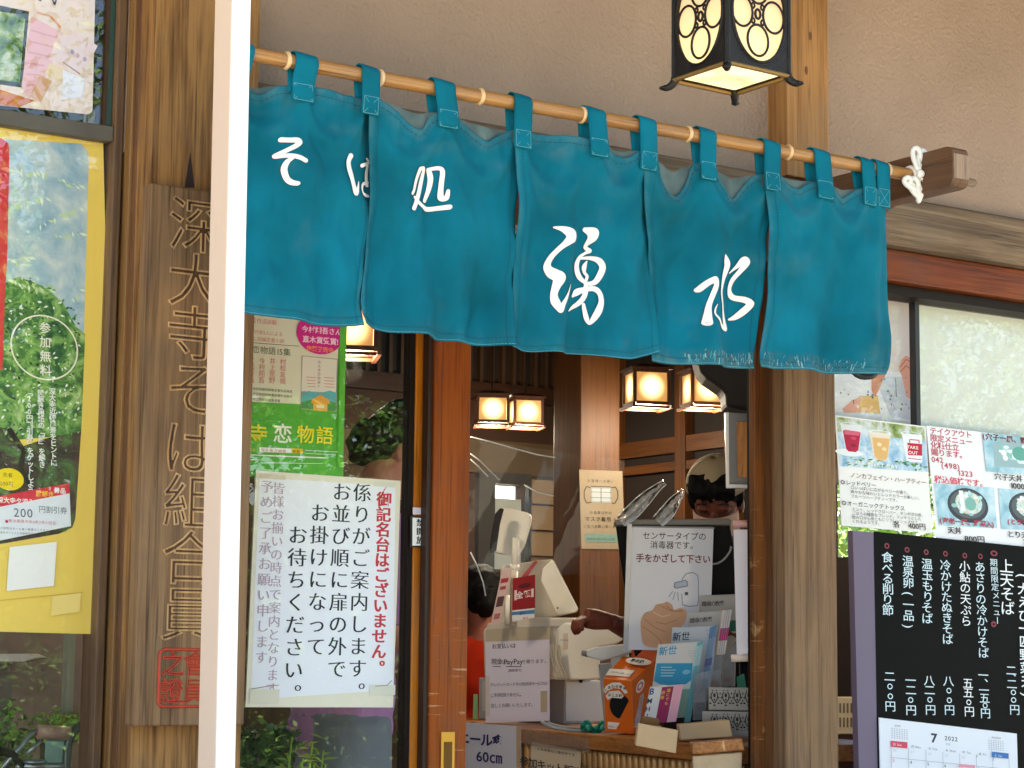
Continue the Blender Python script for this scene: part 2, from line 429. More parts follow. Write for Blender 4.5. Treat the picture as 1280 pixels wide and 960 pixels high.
# ================================================================ materials used throughout
M_PLASTER = plain('#a79081', rough=.95, spec=.1, bump=1.0, bscale=95, var=.14, vscale=2.2, name='plaster')
for n_ in M_PLASTER.node_tree.nodes:
    if n_.type == 'BUMP': n_.inputs['Distance'].default_value = .006
M_POST = wood('post_wood', '#85592f', '#a97a48', 'z', rough=.6, scale=.8)
M_PILLAR = wood('old_pillar_wood', '#5d3c1e', '#9c7142', 'z', rough=.65, spec=.2, contrast=1.3)
M_DARKTRIM = wood('dark_trim_wood', '#4a2f1a', '#6b4526', 'z', rough=.5)
M_GREYW = wood('weathered_beam_wood', '#63503e', '#8b745c', 'x', rough=.8, contrast=1.2)
M_RED = wood('red_lintel_wood', '#5f2406', '#86400e', 'x', rough=.45, spec=.2, contrast=.8)
M_STILE = wood('door_stile_wood', '#6a2c08', '#94480e', 'z', rough=.5, spec=.2, contrast=.7, worn='#c99a6e', wornz=1.17)
M_ORANGE = wood('orange_stile_wood', '#9a500a', '#c4731a', 'z', rough=.5, spec=.2, contrast=.8)
M_JAMB = wood('jamb_wood', '#452409', '#74431c', 'z', rough=.55, spec=.2, worn='#a87c50', wornz=1.55)
M_GPOST = wood('grey_post_wood', '#654930', '#8a6a4a', 'z', rough=.8)
M_INNER = wood('inner_pillar_wood', '#432104', '#5e350c', 'z', rough=.5, contrast=.7)
M_BROWN = wood('brown_panel_wood', '#241107', '#3a1f0c', 'x', rough=.5)
M_BROWNZ = wood('brown_stile_wood', '#4a2610', '#6a3a18', 'z', rough=.5)
M_BLACKW = plain('#1a100a', rough=.6, spec=.2, name='black_stained_wood')
M_WHITEP = plain('#f4f2ee', rough=.45, var=.04, name='white_paint')
M_SIDETONE = plain('#d8bda6', rough=.5, name='beige_side_tone')  # stands for how light falls on the white post's side
M_IRON = plain('#28231f', rough=.55, metal=.6, bump=.8, bscale=120, var=.3, vscale=40, name='cast_iron')
M_BAMBOO = wood('bamboo_skin', '#83501f', '#b07e46', 'x', rough=.28, scale=.5, contrast=.8, spec=.6)
M_NODE = plain('#e2bd8c', rough=.4, name='bamboo_node')

def vbar(name, x0, x1, yf, dep, z0, z1, mat, parent=None, bevel=.002, **k):
    return MB().box((x0, yf, z0), (x1, yf + dep, z1), mat).build(name, parent, bevel=bevel, **k)
XL, XR = -1.2, 7.0
# ---- ground
m = MB(); m.grid([[Vector((x, y, 0)) for x in (-120, -40, -10, 0, 10, 40, 120)] for y in (-120, -40, -10, 0, 10, 40, 120)],
       blotch('gravel_ground', [(.3, '#8d8474'), (.5, '#aaa191'), (.7, '#bfb6a6')], scale=9, rough=.95))
struct(m.build('ground', origin=(0, 0, 0)))
# paving slabs of the porch, each its own piece of the floor
pv = thing('paving', 'grey stone slabs laid on the ground before the shop front', 'paving', (2, -1, .0)); del pv['label']; del pv['category']; pv['kind'] = 'structure'
slab_m = plain('#a8a196', rough=.9, bump=.6, bscale=60, var=.2, vscale=5, name='paving_stone')
sm = MB().box((-.345, -.345, 0), (.345, .345, .05), slab_m); first = None
for i in range(9):
    for j in range(4):
        p = (-.6 + i*.7 + .35, -.45 - j*.7, 0.004)
        if first is None:
            ORG['slabtmp'] = Vector((0, 0, 0)); first = sm.build('slab', origin=(0, 0, 0)); o = first; o.modifiers.new('bevel', 'BEVEL').width = .006
        else: o = first.copy(); COL.objects.link(o)
        o.parent = pv; o.location = Vector(p) - pv.location + Vector((0, 0, random.uniform(-.002, .002)))

# ---- plaster wall, eave, roof
BEAM_T, BEAM_B = 2.287, 2.147
DOORX0, DOORX1 = at(513, 450, .03).x, at(935, 450, 0).x
wall = MB().box((1.72, 0, 2.10), (XR, .12, 3.2), M_PLASTER).build('plaster_wall', label='beige rough plaster wall above the blue shop curtain', cat='wall')
ev = thing('roof', 'dark wooden eave with rafters above the shop front', 'roof', (2.5, 1, 3.15))
MB().box((XL, -1.55, 3.16), (XR + .5, 5.2, 3.24), M_PILLAR).build('roof_deck', ev)
MB().box((XL - .2, -1.7, 3.241), (XR + .7, 5.3, 3.36), plain('#4b4d50', rough=.7, name='roof_tile')).build('roof_cover', ev)
rf = None
for i in range(17):
    x = XL + .2 + i*.48
    if rf is None: rf = MB().box((x-.03, -1.5, 3.08), (x+.03, -.002, 3.158), M_DARKTRIM).build('rafter', ev)
    else: o = rf.copy(); COL.objects.link(o); o.location.x = i*.48
# ---- right post running up through the plaster
xa, xb = at(979, 120, -.06).x, at(1031, 120, -.06).x
rp = thing('wooden_post', 'square wooden post between the doorway and the menu window', 'post', ((xa+xb)/2, -.03, 0))
MB().box((xa, -.075, BEAM_T+.0), (xb, .06, 3.158), M_POST).build('upper_shaft', rp, bevel=.003)
xc, xd = at(976, 600, -.06).x, at(1040, 600, -.06).x
MB().box((xc, -.075, 0), (xd, .06, BEAM_B), M_GPOST).build('lower_shaft', rp, bevel=.003)
for (kx, ky) in ((1003, 45), (998, 88)):
    p = at(kx+10, ky, -.0755); MB().ball(p, (.006, .001, .012), plain('#6a4424', name='knot')).build('wood_knot', rp)
# ---- weathered beam and red lintel
b = MB(); prof = [(-.075, BEAM_B), (-.09, BEAM_B+.02), (-.10, BEAM_B+.06), (-.095, BEAM_T-.035), (-.08, BEAM_T-.012), (-.055, BEAM_T), (.05, BEAM_T), (.05, BEAM_B)]
b.prism([Vector((1.95, y, z)) for y, z in prof], (XR-1.95, 0, 0), M_GREYW)
b.build('weathered_beam', label='long weathered grey beam running over the door and window', cat='beam')
LB = at(1180, 363, -.02).z
lt = MB().box((1.95, -.045, LB), (XR, .10, BEAM_B-.003), M_RED)
lt.build('red_lintel', label='glossy red-brown lintel under the weathered beam', cat='lintel', bevel=.004)
MB().box((1.95, -.01, LB-.03), (DOORX0, .09, LB-.002), M_BLACKW).box((DOORX1, -.01, LB-.028), (XR, .09, LB-.002), M_BLACKW).build('window_track', label='dark grooved track right under the red lintel', cat='track')

# ---- left window, its frame and moulding, and the corner pillar
g0 = at(125, 450, .03).x; g1 = at(143, 450, 0).x
GLASS = glassy('window_glass', refl=1.25)
lw = thing('shop_window', 'left shop window in a brown frame with yellow and cream posters', 'window', (g0-.6, .03, 0))
wd = wood('window_frame_wood', '#4f3924', '#6e5136', 'z', rough=.55)
MB().box((g0, -.005, .0), (g1, .07, 3.158), wd).build('window_stile', lw, bevel=.003)
zb0, zb1 = at(64, 168, .02).z, at(64, 149, .02).z
MB().box((XL, .0, zb0), (g0-.001, .06, zb1), plain('#5b564c', rough=.6, name='grey_bar', var=.2)).build('window_bar', lw, bevel=.002)
MB().box((XL, .02, .3), (g0-.001, .024, zb0-.001), GLASS).build('pane', lw)
MB().box((XL, .02, zb1+.001), (g0-.001, .024, 3.158), GLASS).build('pane', lw)
MB().box((g0-.010, .012, zb1+.003), (g0-.0015, .0195, 3.15), plain('#24423a', rough=.4, name='green_gasket')).build('window_gasket', lw)
MB().box((XL, -.01, 0), (g0-.001, .07, .299), wd).build('window_sill', lw)
pxl = at(180, 450, -.12).x
mo0 = g1 + .002; 
pc = thing('corner_pillar', 'brown corner pillar behind the carved wooden name board', 'pillar', (pxl+.1, -.05, 0))
MB().box((pxl, -.12, 0), (pxl+.245, .05, 3.158), M_PILLAR).build('shaft', pc, bevel=.004)
mw = wood('moulding_wood', '#6a4a28', '#8a6436', 'z', rough=.5)
q0 = at(150, 450, -.03).x
MB().box((mo0+.004, -.03, 0), (mo0+.016, .05, 3.158), mw).build('moulding', pc, bevel=.002)
MB().box((mo0+.020, -.052, 0), (pxl-.002, .05, 3.158), M_DARKTRIM).build('moulding', pc, bevel=.002)
# dark split in the pillar just above the board
p = at(238, 190, -.1235); MB().prism([at(238, 190, -.1215), at(243, 234, -.1215), at(231, 234, -.1215)], (0, .001, 0), plain('#2c1c12', name='crack')).build('crack', pc)

# ---- carved name board
yb = -.165
TLb, BLb = at(188, 228, yb), at(167, 908, yb)
bx0 = (TLb.x + BLb.x)/2; bx1 = bx0 + .245
bz1, bz0 = TLb.z, BLb.z
M_BOARD = wood('name_board_wood', '#5c432e', '#8a6a4a', 'z', rough=.7, spec=.2, contrast=.9, scale=.8)
nb = thing('carved_name_board', 'tall brown wooden board carved with vertical characters and a red seal', 'name board', ((bx0+bx1)/2, -.14, bz0))
MB().box((bx0, yb, bz0), (bx1, -.123, bz1), M_BOARD).build('plank', nb, bevel=.004)
def carve(st, centers, size_px, mat, asp=1.06, r=.0021, name='carved_character', par=nb, y=yb):
    for ch, (cx, cy) in zip(st, centers):
        c = at(cx, cy, y); k = size_px / 640 * 1.0
        g, fs, adv, wd_, bd = glyph(ch, 0.0)
        sc = size_px * (at(cx, cy, y) - at(cx, cy+1, y)).length
        mb = MB()
        # the edges of the strokes become raised tubes imitating the lit outlines of carving
        G3 = lambda i: Vector((c.x + (g[i][0]-.5)*sc*asp, y - .0004, c.z + (g[i][1]-.36)*sc))
        for a, b2 in bd:
            p_, q_ = G3(a), G3(b2); d_2 = (q_-p_)
            if d_2.length < 1e-6: continue
            d_2 = d_2.normalized()*r*.5; mb.tube([p_-d_2, q_+d_2], r, mat, n=6)
        # flat floor of the strokes, shade of a sunk carving put into its colour
        mb.add([Vector((c.x + (x-.5)*sc*asp, y - .0003, c.z + (z-.36)*sc)) for x, z in g], fs, M_GROOVE_SHADE)
        mb.build(name, par, smooth=False)
M_CARVE_LIT = wood('carved_lit_edge_wood', '#926a40', '#c29a68', 'z', rough=.6)  # paler wood imitates carved edges catching the light
M_GROOVE_SHADE = wood('groove_shade_wood', '#38240f', '#5a3c22', 'z', rough=.8)
cy = [283, 352, 418, 487, 560, 628, 698, 768]
carve('深大寺そば組合員', [(246 - (y-283)*.024, y) for y in cy], 73, M_CARVE_LIT)
M_SEAL = plain('#b8391c', rough=.6, var=.25, vscale=60, name='seal_red')
sx0, sx1 = at(198, 850, yb).x, at(198, 850, yb).x + .125; sz1, sz0 = at(240, 812, yb).z, at(240, 883, yb).z
mb = MB(); r_ = .012
loop = []
for cx, cz, a0 in ((sx1-r_, sz1-r_, 0), (sx0+r_, sz1-r_, 90), (sx0+r_, sz0+r_, 180), (sx1-r_, sz0+r_, 270)):
    for i in range(5):
        t = math.radians(a0+i*22.5); loop.append(Vector((cx+r_*math.cos(t), yb-.001, cz+r_*math.sin(t))))
mb.tube(loop, .003, M_SEAL, n=6, closed=True)
mb.build('red_seal_border', nb, smooth=True)
mb = MB()
for ch, cx, cyy in (('證', .036, .25), ('之', .036, .75), ('會', .088, .25), ('員', .088, .75)):
    pass
carve('之證會員', [(216, 830), (214, 864), (244, 830), (243, 864)], 33, M_SEAL, asp=1.0, r=.0012, name='seal_character')

# ---- white post in front of the board
yp = -1.25
wx0, wx1 = at(280, 450, yp).x, at(303, 450, yp).x
# the post's left side, its fall of light painted in as beige, spans 265..280 px
d_ = .0
for k in range(200):
    d_ += .001
    if proj((wx0, yp + d_, 1.7))[0] <= 262: break
wp = thing('white_post', 'white painted post standing in front of the curtain’s left end', 'post', ((wx0+wx1)/2, yp+d_/2, 0))
LEAN = Matrix(((1, 0, -.0075, .0075*1.75), (0, 1, 0, 0), (0, 0, 1, 0), (0, 0, 0, 1)))
MB().box((wx0, yp, 0), (wx1, yp+.004, 3.155), M_WHITEP, LEAN).build('front_face', wp, bevel=.001)
MB().box((wx0, yp+.0042, 0), (wx1, yp+d_, 3.155), M_SIDETONE, LEAN).build('shaft', wp, bevel=.002)

# ---- sliding door leaves
leafA = thing('sliding_door', 'open sliding door leaf with a scratched red-brown stile and brass pull', 'sliding door', (2.3, .0, 0.02))
sx0, sx1 = at(542, 500, -.01).x, at(587, 500, -.01).x
MB().box((sx0, -.015, .02), (sx1, .02, LB-.003), M_STILE).build('stile', leafA, bevel=.003)
MB().box((1.74, -.010, .02), (sx0-.002, .016, .35), M_STILE).build('bottom_panel', leafA)
MB().box((sx0-.012, -.006, .02), (sx0-.001, .018, LB-.004), plain('#2c1509', rough=.5, name='dark_stop')).build('stile_edge', leafA)
hp0, hp1 = at(551, 915, -.0155), at(567, 975, -.0155)
brass = plain('#c99a45', rough=.35, metal=.8, name='brass')
hb = MB(); hb.box((hp0.x, -.0185, hp1.z), (hp1.x, -.0151, hp0.z), brass); HP = hb.build('door_pull', leafA, bevel=.001)
ORG[HP.name] = ORG[leafA.name]
MB().box((hp0.x+.007, -.0192, hp1.z+.01), (hp1.x-.007, -.0186, hp0.z-.022), plain('#6b4a1c', rough=.5, metal=.6, name='pull_recess')).build('pull_recess', HP)
leafB = thing('sliding_door', 'closed glass sliding door leaf with an orange-brown stile, posters inside its pane', 'sliding door', (2.2, .045, 0.02))
ox0, ox1 = at(514, 500, .03).x, at(534, 500, .03).x
MB().box((ox0+.010, .026, .02), (sx0+.03, .06, LB-.003), M_ORANGE).build('stile', leafB, bevel=.003)
MB().box((ox0-.004, .03, .02), (ox0+.0095, .06, LB-.004), M_BLACKW).build('stile_edge', leafB)
MB().box((1.76, .042, .35), (ox0-.0045, .046, LB-.004), glassy('door_glass', refl=1.2)).build('pane', leafB)
MB().box((1.76, .03, .02), (ox0-.0045, .058, .349), M_ORANGE).build('bottom_panel', leafB)

# ---- doorway right jamb
jx0, jx1 = at(936, 600, .02).x, at(965, 600, -.0).x
jb = thing('door_jamb', 'dark brown worn door jamb right of the doorway', 'door jamb', ((jx0+jx1)/2, .03, 0))
MB().box((jx0, 0, 0), (jx1, .02, LB-.003), M_JAMB).build('jamb_board', jb, bevel=.004)
MB().box((jx1+.001, .01, 0), (xc-.001, .07, LB-.003), M_BLACKW).build('jamb_groove', jb)
MB().box((jx1+.006, -.035, 0), (xc-.004, .009, LB-.003), M_GREYW if False else M_DARKTRIM).build('jamb_strip', jb, bevel=.002)

# ---- right window
rw = thing('menu_window', 'right shop window covered with menus and papers', 'window', (4.6, .05, 0))
x0 = xd + .001
MB().box((x0, .055, .25), (XR, .059, LB-.03), glassy('menu_glass', refl=1.1)).build('pane', rw)
xm0, xm1 = at(1141, 450, .04).x, at(1146, 450, .04).x
MB().box((xm0, .028, at(1143, 640, .04).z), (xm1, .052, LB-.031), plain('#1f1b18', rough=.4, name='black_mullion')).build('mullion', rw)
MB().box((x0, .0, 0), (x0+.006, .06, LB-.031), wood('gold_trim', '#6e4f28', '#a07a45', 'z', rough=.5)).build('side_trim', rw)
MB().box((x0, -.02, 0), (XR, .07, .249), M_GPOST).build('window_sill', rw)
MB().box((6.6, -.02, .25), (XR, .07, LB-.03), M_GPOST).build('window_stile', rw)

# ---- bracket arm, rod, rope
YN = -.45
rodL, rodR = at(240, 56, YN), at(1138, 225, YN)
ZR = 2.222
RR = .0155
rod = MB(); pts = []; rad = []
xr0, xr1 = at(272, 62, YN).x, rodR.x
nodes_x = [at(px_, 150, YN).x for px_ in (357, 474, 600, 728, 860, 985, 1108)]
n_ = 160
for i in range(n_+1):
    x = xr0 + (xr1-xr0)*i/n_
    pts.append(Vector((x, YN, ZR + .003*math.sin(x*2.3)))); rad.append(RR*(1-.04*math.sin(x*1.1)))
rodt = thing('bamboo_rod', 'brown bamboo rod carrying the blue curtain', 'rod', (xr0, YN, ZR))
rod.tube(pts, rad, M_BAMBOO, n=20); rod.build('pole', rodt, smooth=True)
for x in nodes_x:
    c = Vector((x, YN, ZR + .003*math.sin(x*2.3)))
    MB().tube([c-Vector((.006,0,0)), c-Vector((.003,0,0)), c, c+Vector((.004,0,0))], [RR, RR+.0032, RR+.0035, RR], M_NODE, n=20).build('bamboo_node', rodt, smooth=True)

ax0 = rodR.x + .012
arm = MB()
A = []   # side outline in y,z with rounded outer end, stepped underside
az0, az1 = ZR - .045, ZR + .055
for i in range(7):
    t = math.radians(i*15); A.append((YN-.13+.02 - .02*math.sin(t) , az1-.02+.02*math.cos(t)))
yend = YN - .13
A = [(.0, az1), (yend+.02, az1)] + [(yend+.02-.02*math.sin(math.radians(a)), az1-.02+.02*math.cos(math.radians(a))) for a in (30, 60, 90)] \
  + [(yend+.02-.02*math.cos(math.radians(a)), az0+.02-.02*math.sin(math.radians(a))) for a in (0, 30, 60, 90)] \
  + [(YN+.12, az0), (YN+.15, az0-.01), (YN+.17, az0-.04), (YN+.2, az0-.06), (.0, az0-.06)]
M_ARM = wood('bracket_wood', '#5c3f2a', '#6f4e35', 'y', rough=.6)
M_ARME = wood('bracket_end_wood', '#8d7460', '#a88e76', 'z', rough=.7)
ar = thing('rod_bracket', 'brown wooden bracket arm holding the rod’s right end', 'bracket', (ax0+.03, -.001, az0))
arm.prism([Vector((ax0, min(y, -.002), z)) for y, z in A], (.055, 0, 0), M_ARM); arm.build('arm', ar, bevel=.002)
MB().box((ax0+.003, yend-.0022, az0+.02), (ax0+.052, yend-.0002, az1-.02), M_ARME).build('end_grain', ar)
MB().tube([Vector((ax0+.054, YN-.07, az0+.035)), Vector((ax0+.135, YN-.07, az0+.035))], .010, M_GREYW, n=10).build('peg', ar, smooth=True)
# rope knot
rope = plain('#f2efe8', rough=.7, bump=.6, bscale=300, name='white_cord')
kt = MB(); kc = Vector((rodR.x-.004, YN-.012, ZR))
for (cx, cz, rx, rz, tilt) in ((.004, .036, .014, .03, .15), (.016, .034, .012, .03, -.25), (-.004, -.034, .018, .024, .5), (.012, -.036, .012, .03, -.2), (-.022, -.026, .012, .018, .9)):
    ring = []
    for i in range(18):
        a = 2*math.pi*i/18; x, z = rx*math.cos(a)*.75, rz*math.sin(a)
        ring.append(kc + Vector((cx + x*math.cos(tilt)-z*math.sin(tilt), -.012-.004*math.sin(2*a), cz + x*math.sin(tilt)+z*math.cos(tilt))))
    kt.tube(ring, .0065, rope, n=8, closed=True)
kt.ball(kc+Vector((.004, -.022, 0)), (.011, .01, .011), rope)
kt.tube([Vector((kc.x+.002, YN+(RR+.006)*math.sin(a*math.pi/8), ZR+(RR+.006)*math.cos(a*math.pi/8))) for a in range(16)], .006, rope, n=8, closed=True)
kt.build('cord_knot', smooth=True, label='white cord knotted round the bamboo rod’s right end', cat='cord')
# ================================================================ shop curtain (noren)
def lerp(a, b, t): return a + (b-a)*t
def pl_eval(pts, t, closed=False):
    """point at parameter t (0..1) by index-smoothed arc length"""
    L = [0]
    for a, b in zip(pts, pts[1:]): L.append(L[-1] + math.hypot(b[0]-a[0], b[1]-a[1]))
    d = t * L[-1]
    for i in range(len(pts)-1):
        if d <= L[i+1] + 1e-9:
            k = (d - L[i]) / max(L[i+1]-L[i], 1e-9); return (lerp(pts[i][0], pts[i+1][0], k), lerp(pts[i][1], pts[i+1][1], k))
    return pts[-1]
def sm(pts, n=5): return crom(pts, n)
# curtain cloth with sun-bleached and dusty wear
def cloth_mat():
    m = bpy.data.materials.new('teal_cotton'); N, L, B = nodes(m)
    at_ = N.new('ShaderNodeAttribute'); at_.attribute_name = 'wear'
    tc = N.new('ShaderNodeTexCoord')
    n = N.new('ShaderNodeTexNoise'); n.inputs['Scale'].default_value = 5; n.inputs['Detail'].default_value = 7; L.new(tc.outputs['Object'], n.inputs['Vector'])
    cr = N.new('ShaderNodeValToRGB'); e = cr.color_ramp.elements; e[0].position = .3; e[1].position = .7
    e[0].color = cc('#005c6c'); e[1].color = cc('#007890')
    L.new(n.outputs['Fac'], cr.inputs[0])
    n2 = N.new('ShaderNodeTexNoise'); n2.inputs['Scale'].default_value = 38; n2.inputs['Detail'].default_value = 6; L.new(tc.outputs['Object'], n2.inputs['Vector'])
    r = N.new('ShaderNodeMapRange'); r.inputs[1].default_value = .42; r.inputs[2].default_value = .6; r.inputs[3].default_value = .35; L.new(n2.outputs['Fac'], r.inputs[0])
    mu = N.new('ShaderNodeMath'); mu.operation = 'MULTIPLY'; L.new(r.outputs[0], mu.inputs[0]); L.new(at_.outputs['Fac'], mu.inputs[1])
    mx = N.new('ShaderNodeMix'); mx.data_type = 'RGBA'; L.new(mu.outputs[0], mx.inputs[0]); L.new(cr.outputs[0], mx.inputs[6]); mx.inputs[7].default_value = cc('#577f84')
    # rusty dust blotches
    n3 = N.new('ShaderNodeTexNoise'); n3.inputs['Scale'].default_value = 9; n3.inputs['Detail'].default_value = 5; L.new(tc.outputs['Object'], n3.inputs['Vector'])
    r3 = N.new('ShaderNodeMapRange'); r3.inputs[1].default_value = .66; r3.inputs[2].default_value = .8; r3.inputs[4].default_value = .25; L.new(n3.outputs['Fac'], r3.inputs[0])
    mx2 = N.new('ShaderNodeMix'); mx2.data_type = 'RGBA'; L.new(r3.outputs[0], mx2.inputs[0]); L.new(mx.outputs[2], mx2.inputs[6]); mx2.inputs[7].default_value = cc('#4c6a72')
    L.new(mx2.outputs[2], B.inputs['Base Color']); B.inputs['Roughness'].default_value = .85; B.inputs['Specular IOR Level'].default_value = .12
    B.inputs['Sheen Weight'].default_value = .0
    w = N.new('ShaderNodeTexNoise'); w.inputs['Scale'].default_value = 900; L.new(tc.outputs['Object'], w.inputs['Vector'])
    n4 = N.new('ShaderNodeTexNoise'); n4.inputs['Scale'].default_value = 22; n4.inputs['Detail'].default_value = 4; L.new(tc.outputs['Object'], n4.inputs['Vector'])
    a4 = N.new('ShaderNodeMath'); a4.operation = 'MULTIPLY_ADD'; a4.inputs[1].default_value = 3; L.new(n4.outputs['Fac'], a4.inputs[0]); L.new(w.outputs['Fac'], a4.inputs[2])
    b = N.new('ShaderNodeBump'); b.inputs['Strength'].default_value = .4; b.inputs['Distance'].default_value = .0015; L.new(a4.outputs[0], b.inputs['Height']); L.new(b.outputs[0], B.inputs['Normal'])
    # a little daylight comes through the cotton
    t = N.new('ShaderNodeBsdfTranslucent'); L.new(mx2.outputs[2], t.inputs[0]); ms = N.new('ShaderNodeMixShader'); ms.inputs[0].default_value = .08
    out = N['Material Output']; L.new(B.outputs[0], ms.inputs[1]); L.new(t.outputs[0], ms.inputs[2]); L.new(ms.outputs[0], out.inputs[0])
    return m
M_CLOTH = cloth_mat()
M_STITCH = plain('#06465a', rough=.9, name='stitching')
M_STITCHL = plain('#4f98a8', rough=.9, name='pale_thread')
M_THREAD = plain('#8fb0b4', rough=.95, name='frayed_thread')
M_FADE = plain('#566a6a', rough=.95, var=.35, vscale=20, name='faded_hem')
TABS = [(300, 96, 12), (376, 106, 14), (458, 123, 11), (552, 141, 13), (647, 165, 11), (738, 177, 11.5), (805, 192, 10.5), (880, 204, 10), (958, 218, 10), (1021, 229, 10), (1080, 236, 8), (1098, 238, 8)]
PAN = [
 dict(top=[(280, 92), (292, 92), (312, 97), (333, 112), (348, 107), (362, 105), (390, 108), (420, 114), (446, 122), (472, 124)],
      left=[(280, 92), (276, 240), (272, 387)], right=[(472, 124), (470, 200), (468, 260), (458, 330), (450, 370), (457, 406)],
      bot=[(272, 387), (305, 391), (350, 398), (395, 407), (425, 409), (457, 406)], lo=.012, ro=.016),
 dict(top=[(456, 122), (470, 124), (492, 140), (520, 163), (532, 150), (541, 143), (566, 146), (580, 158), (600, 178), (618, 172), (638, 163), (652, 164)],
      left=[(456, 122), (461, 200), (463, 250), (457, 320), (450, 370), (452, 390), (460, 403)], right=[(652, 164), (650, 230), (645, 262), (638, 350), (636, 434)],
      bot=[(460, 403), (490, 415), (520, 421), (560, 425), (600, 429), (636, 434)], lo=-.012, ro=.012),
 dict(top=[(638, 163), (657, 164), (690, 169), (726, 175), (750, 181), (762, 190), (780, 197), (790, 193), (796, 190), (820, 193)],
      left=[(638, 163), (641, 230), (642, 262), (637, 350), (635, 425), (640, 432)], right=[(820, 193), (815, 240), (812, 285), (818, 340), (824, 390), (827, 440)],
      bot=[(640, 432), (665, 439), (700, 440), (730, 441), (765, 447), (790, 449), (827, 440)], lo=-.012, ro=.010),
 dict(top=[(798, 190), (816, 194), (826, 222), (838, 241), (850, 243), (862, 226), (870, 204), (891, 206), (902, 226), (918, 248), (930, 236), (946, 218), (972, 221)],
      left=[(798, 190), (804, 240), (807, 285), (816, 340), (822, 390), (823, 450)], right=[(972, 221), (966, 270), (958, 310), (951, 380), (943, 461)],
      bot=[(823, 450), (850, 454), (880, 458), (912, 460), (943, 461)], lo=-.008, ro=.014),
 dict(top=[(950, 218), (968, 221), (978, 232), (990, 238), (1002, 232), (1011, 229), (1032, 232), (1042, 243), (1052, 248), (1062, 242), (1073, 236), (1090, 238), (1106, 241)],
      left=[(950, 218), (954, 270), (955, 310), (952, 380), (946, 440), (948, 459)], right=[(1106, 241), (1106, 300), (1111, 380), (1116, 420), (1114, 452), (1108, 468)],
      bot=[(948, 459), (980, 462), (1010, 464), (1050, 467), (1080, 469), (1108, 468)], lo=-.010, ro=.0),
]
def fold(px, py, P_):
    """forward (towards the street) displacement of the cloth in metres, positive = towards the street"""
    xs = [t[0] for t in TABS]; d = 0
    tl = P_['top']; x0, x1 = tl[0][0], tl[-1][0]
    inb = [t for t in TABS if x0-14 <= t[0] <= x1+14]
    for a, b in zip(inb, inb[1:]):
        xc, hw = (a[0]+b[0])/2, (b[0]-a[0])/2
        if hw < 12: continue
        q = (px-xc)/hw
        if abs(q) < 1.15:
            ytab = (a[1]+b[1])/2 + (px-xc)*.16
            yy = ytab + 14 + hw*1.25*(1-q*q); w = 9 + hw*.12
            d += .0105*math.exp(-((py-yy)/w)**2) * max(0, 1-q*q*.7)
            yy2 = ytab + 30 + hw*2.3*(1-q*q)
            d += .006*math.exp(-((py-yy2)/(w*1.5))**2) * max(0, 1-q*q)
    dn = (py - 100 - (px-310)*.18)/300.
    for k, t in enumerate(inb):
        a = (.009 if k % 2 else .0075)*(1-.45*dn)
        sp = 26 + 10*((k*7) % 3)
        dx = px - (t[0] + (math.sin(k*2.1)*14*dn))
        d += a*math.exp(-(dx/ (13 + 14*dn))**2)
        d -= .5*a*math.exp(-((dx-sp)/ (13 + 10*dn))**2)
    d += .040*noise.noise(Vector((px/40., py/300., x0*.37)))*(.5+.7*dn)
    d += .012*noise.noise(Vector(((px-py*.35)/38., py/90., x0*.71)))
    d += .006*noise.noise(Vector((px/24., py/120., 5+x0)))
    d += .0022*noise.noise(Vector((px/11., py/55., 9+x0)))
    # diagonal tension creases
    d += .004*noise.noise(Vector(((px+py*.55)/20., (px-py)/160., x0)))
    u = (px-x0)/(x1-x0); d *= 1.45*min(1, .3 + 7*max(0, min(u, 1-u))); d -= lerp(P_['lo'], P_['ro'], min(1, max(0, u)))
    return d
nor = thing('shop_curtain', 'blue-green five-panel shop curtain with white brush lettering on a bamboo rod', 'curtain', (at(700, 440, YN).x, YN, 1.70))
NX = 96; NYY = 90
def coons(P_, u, v):
    T, B = pl_eval(P_['_t'], u), pl_eval(P_['_b'], u); L, R = pl_eval(P_['_l'], v), pl_eval(P_['_r'], v)
    c00, c10, c01, c11 = P_['top'][0], P_['top'][-1], P_['bot'][0], P_['bot'][-1]
    return tuple((1-v)*T[i] + v*B[i] + (1-u)*L[i] + u*R[i] - ((1-u)*(1-v)*c00[i] + u*(1-v)*c10[i] + (1-u)*v*c01[i] + u*v*c11[i]) for i in (0, 1))
def cw(px, py, P_, off=0):
    p = at(px, py, YN); p.y -= fold(px, py, P_) + off; return p
panels = []
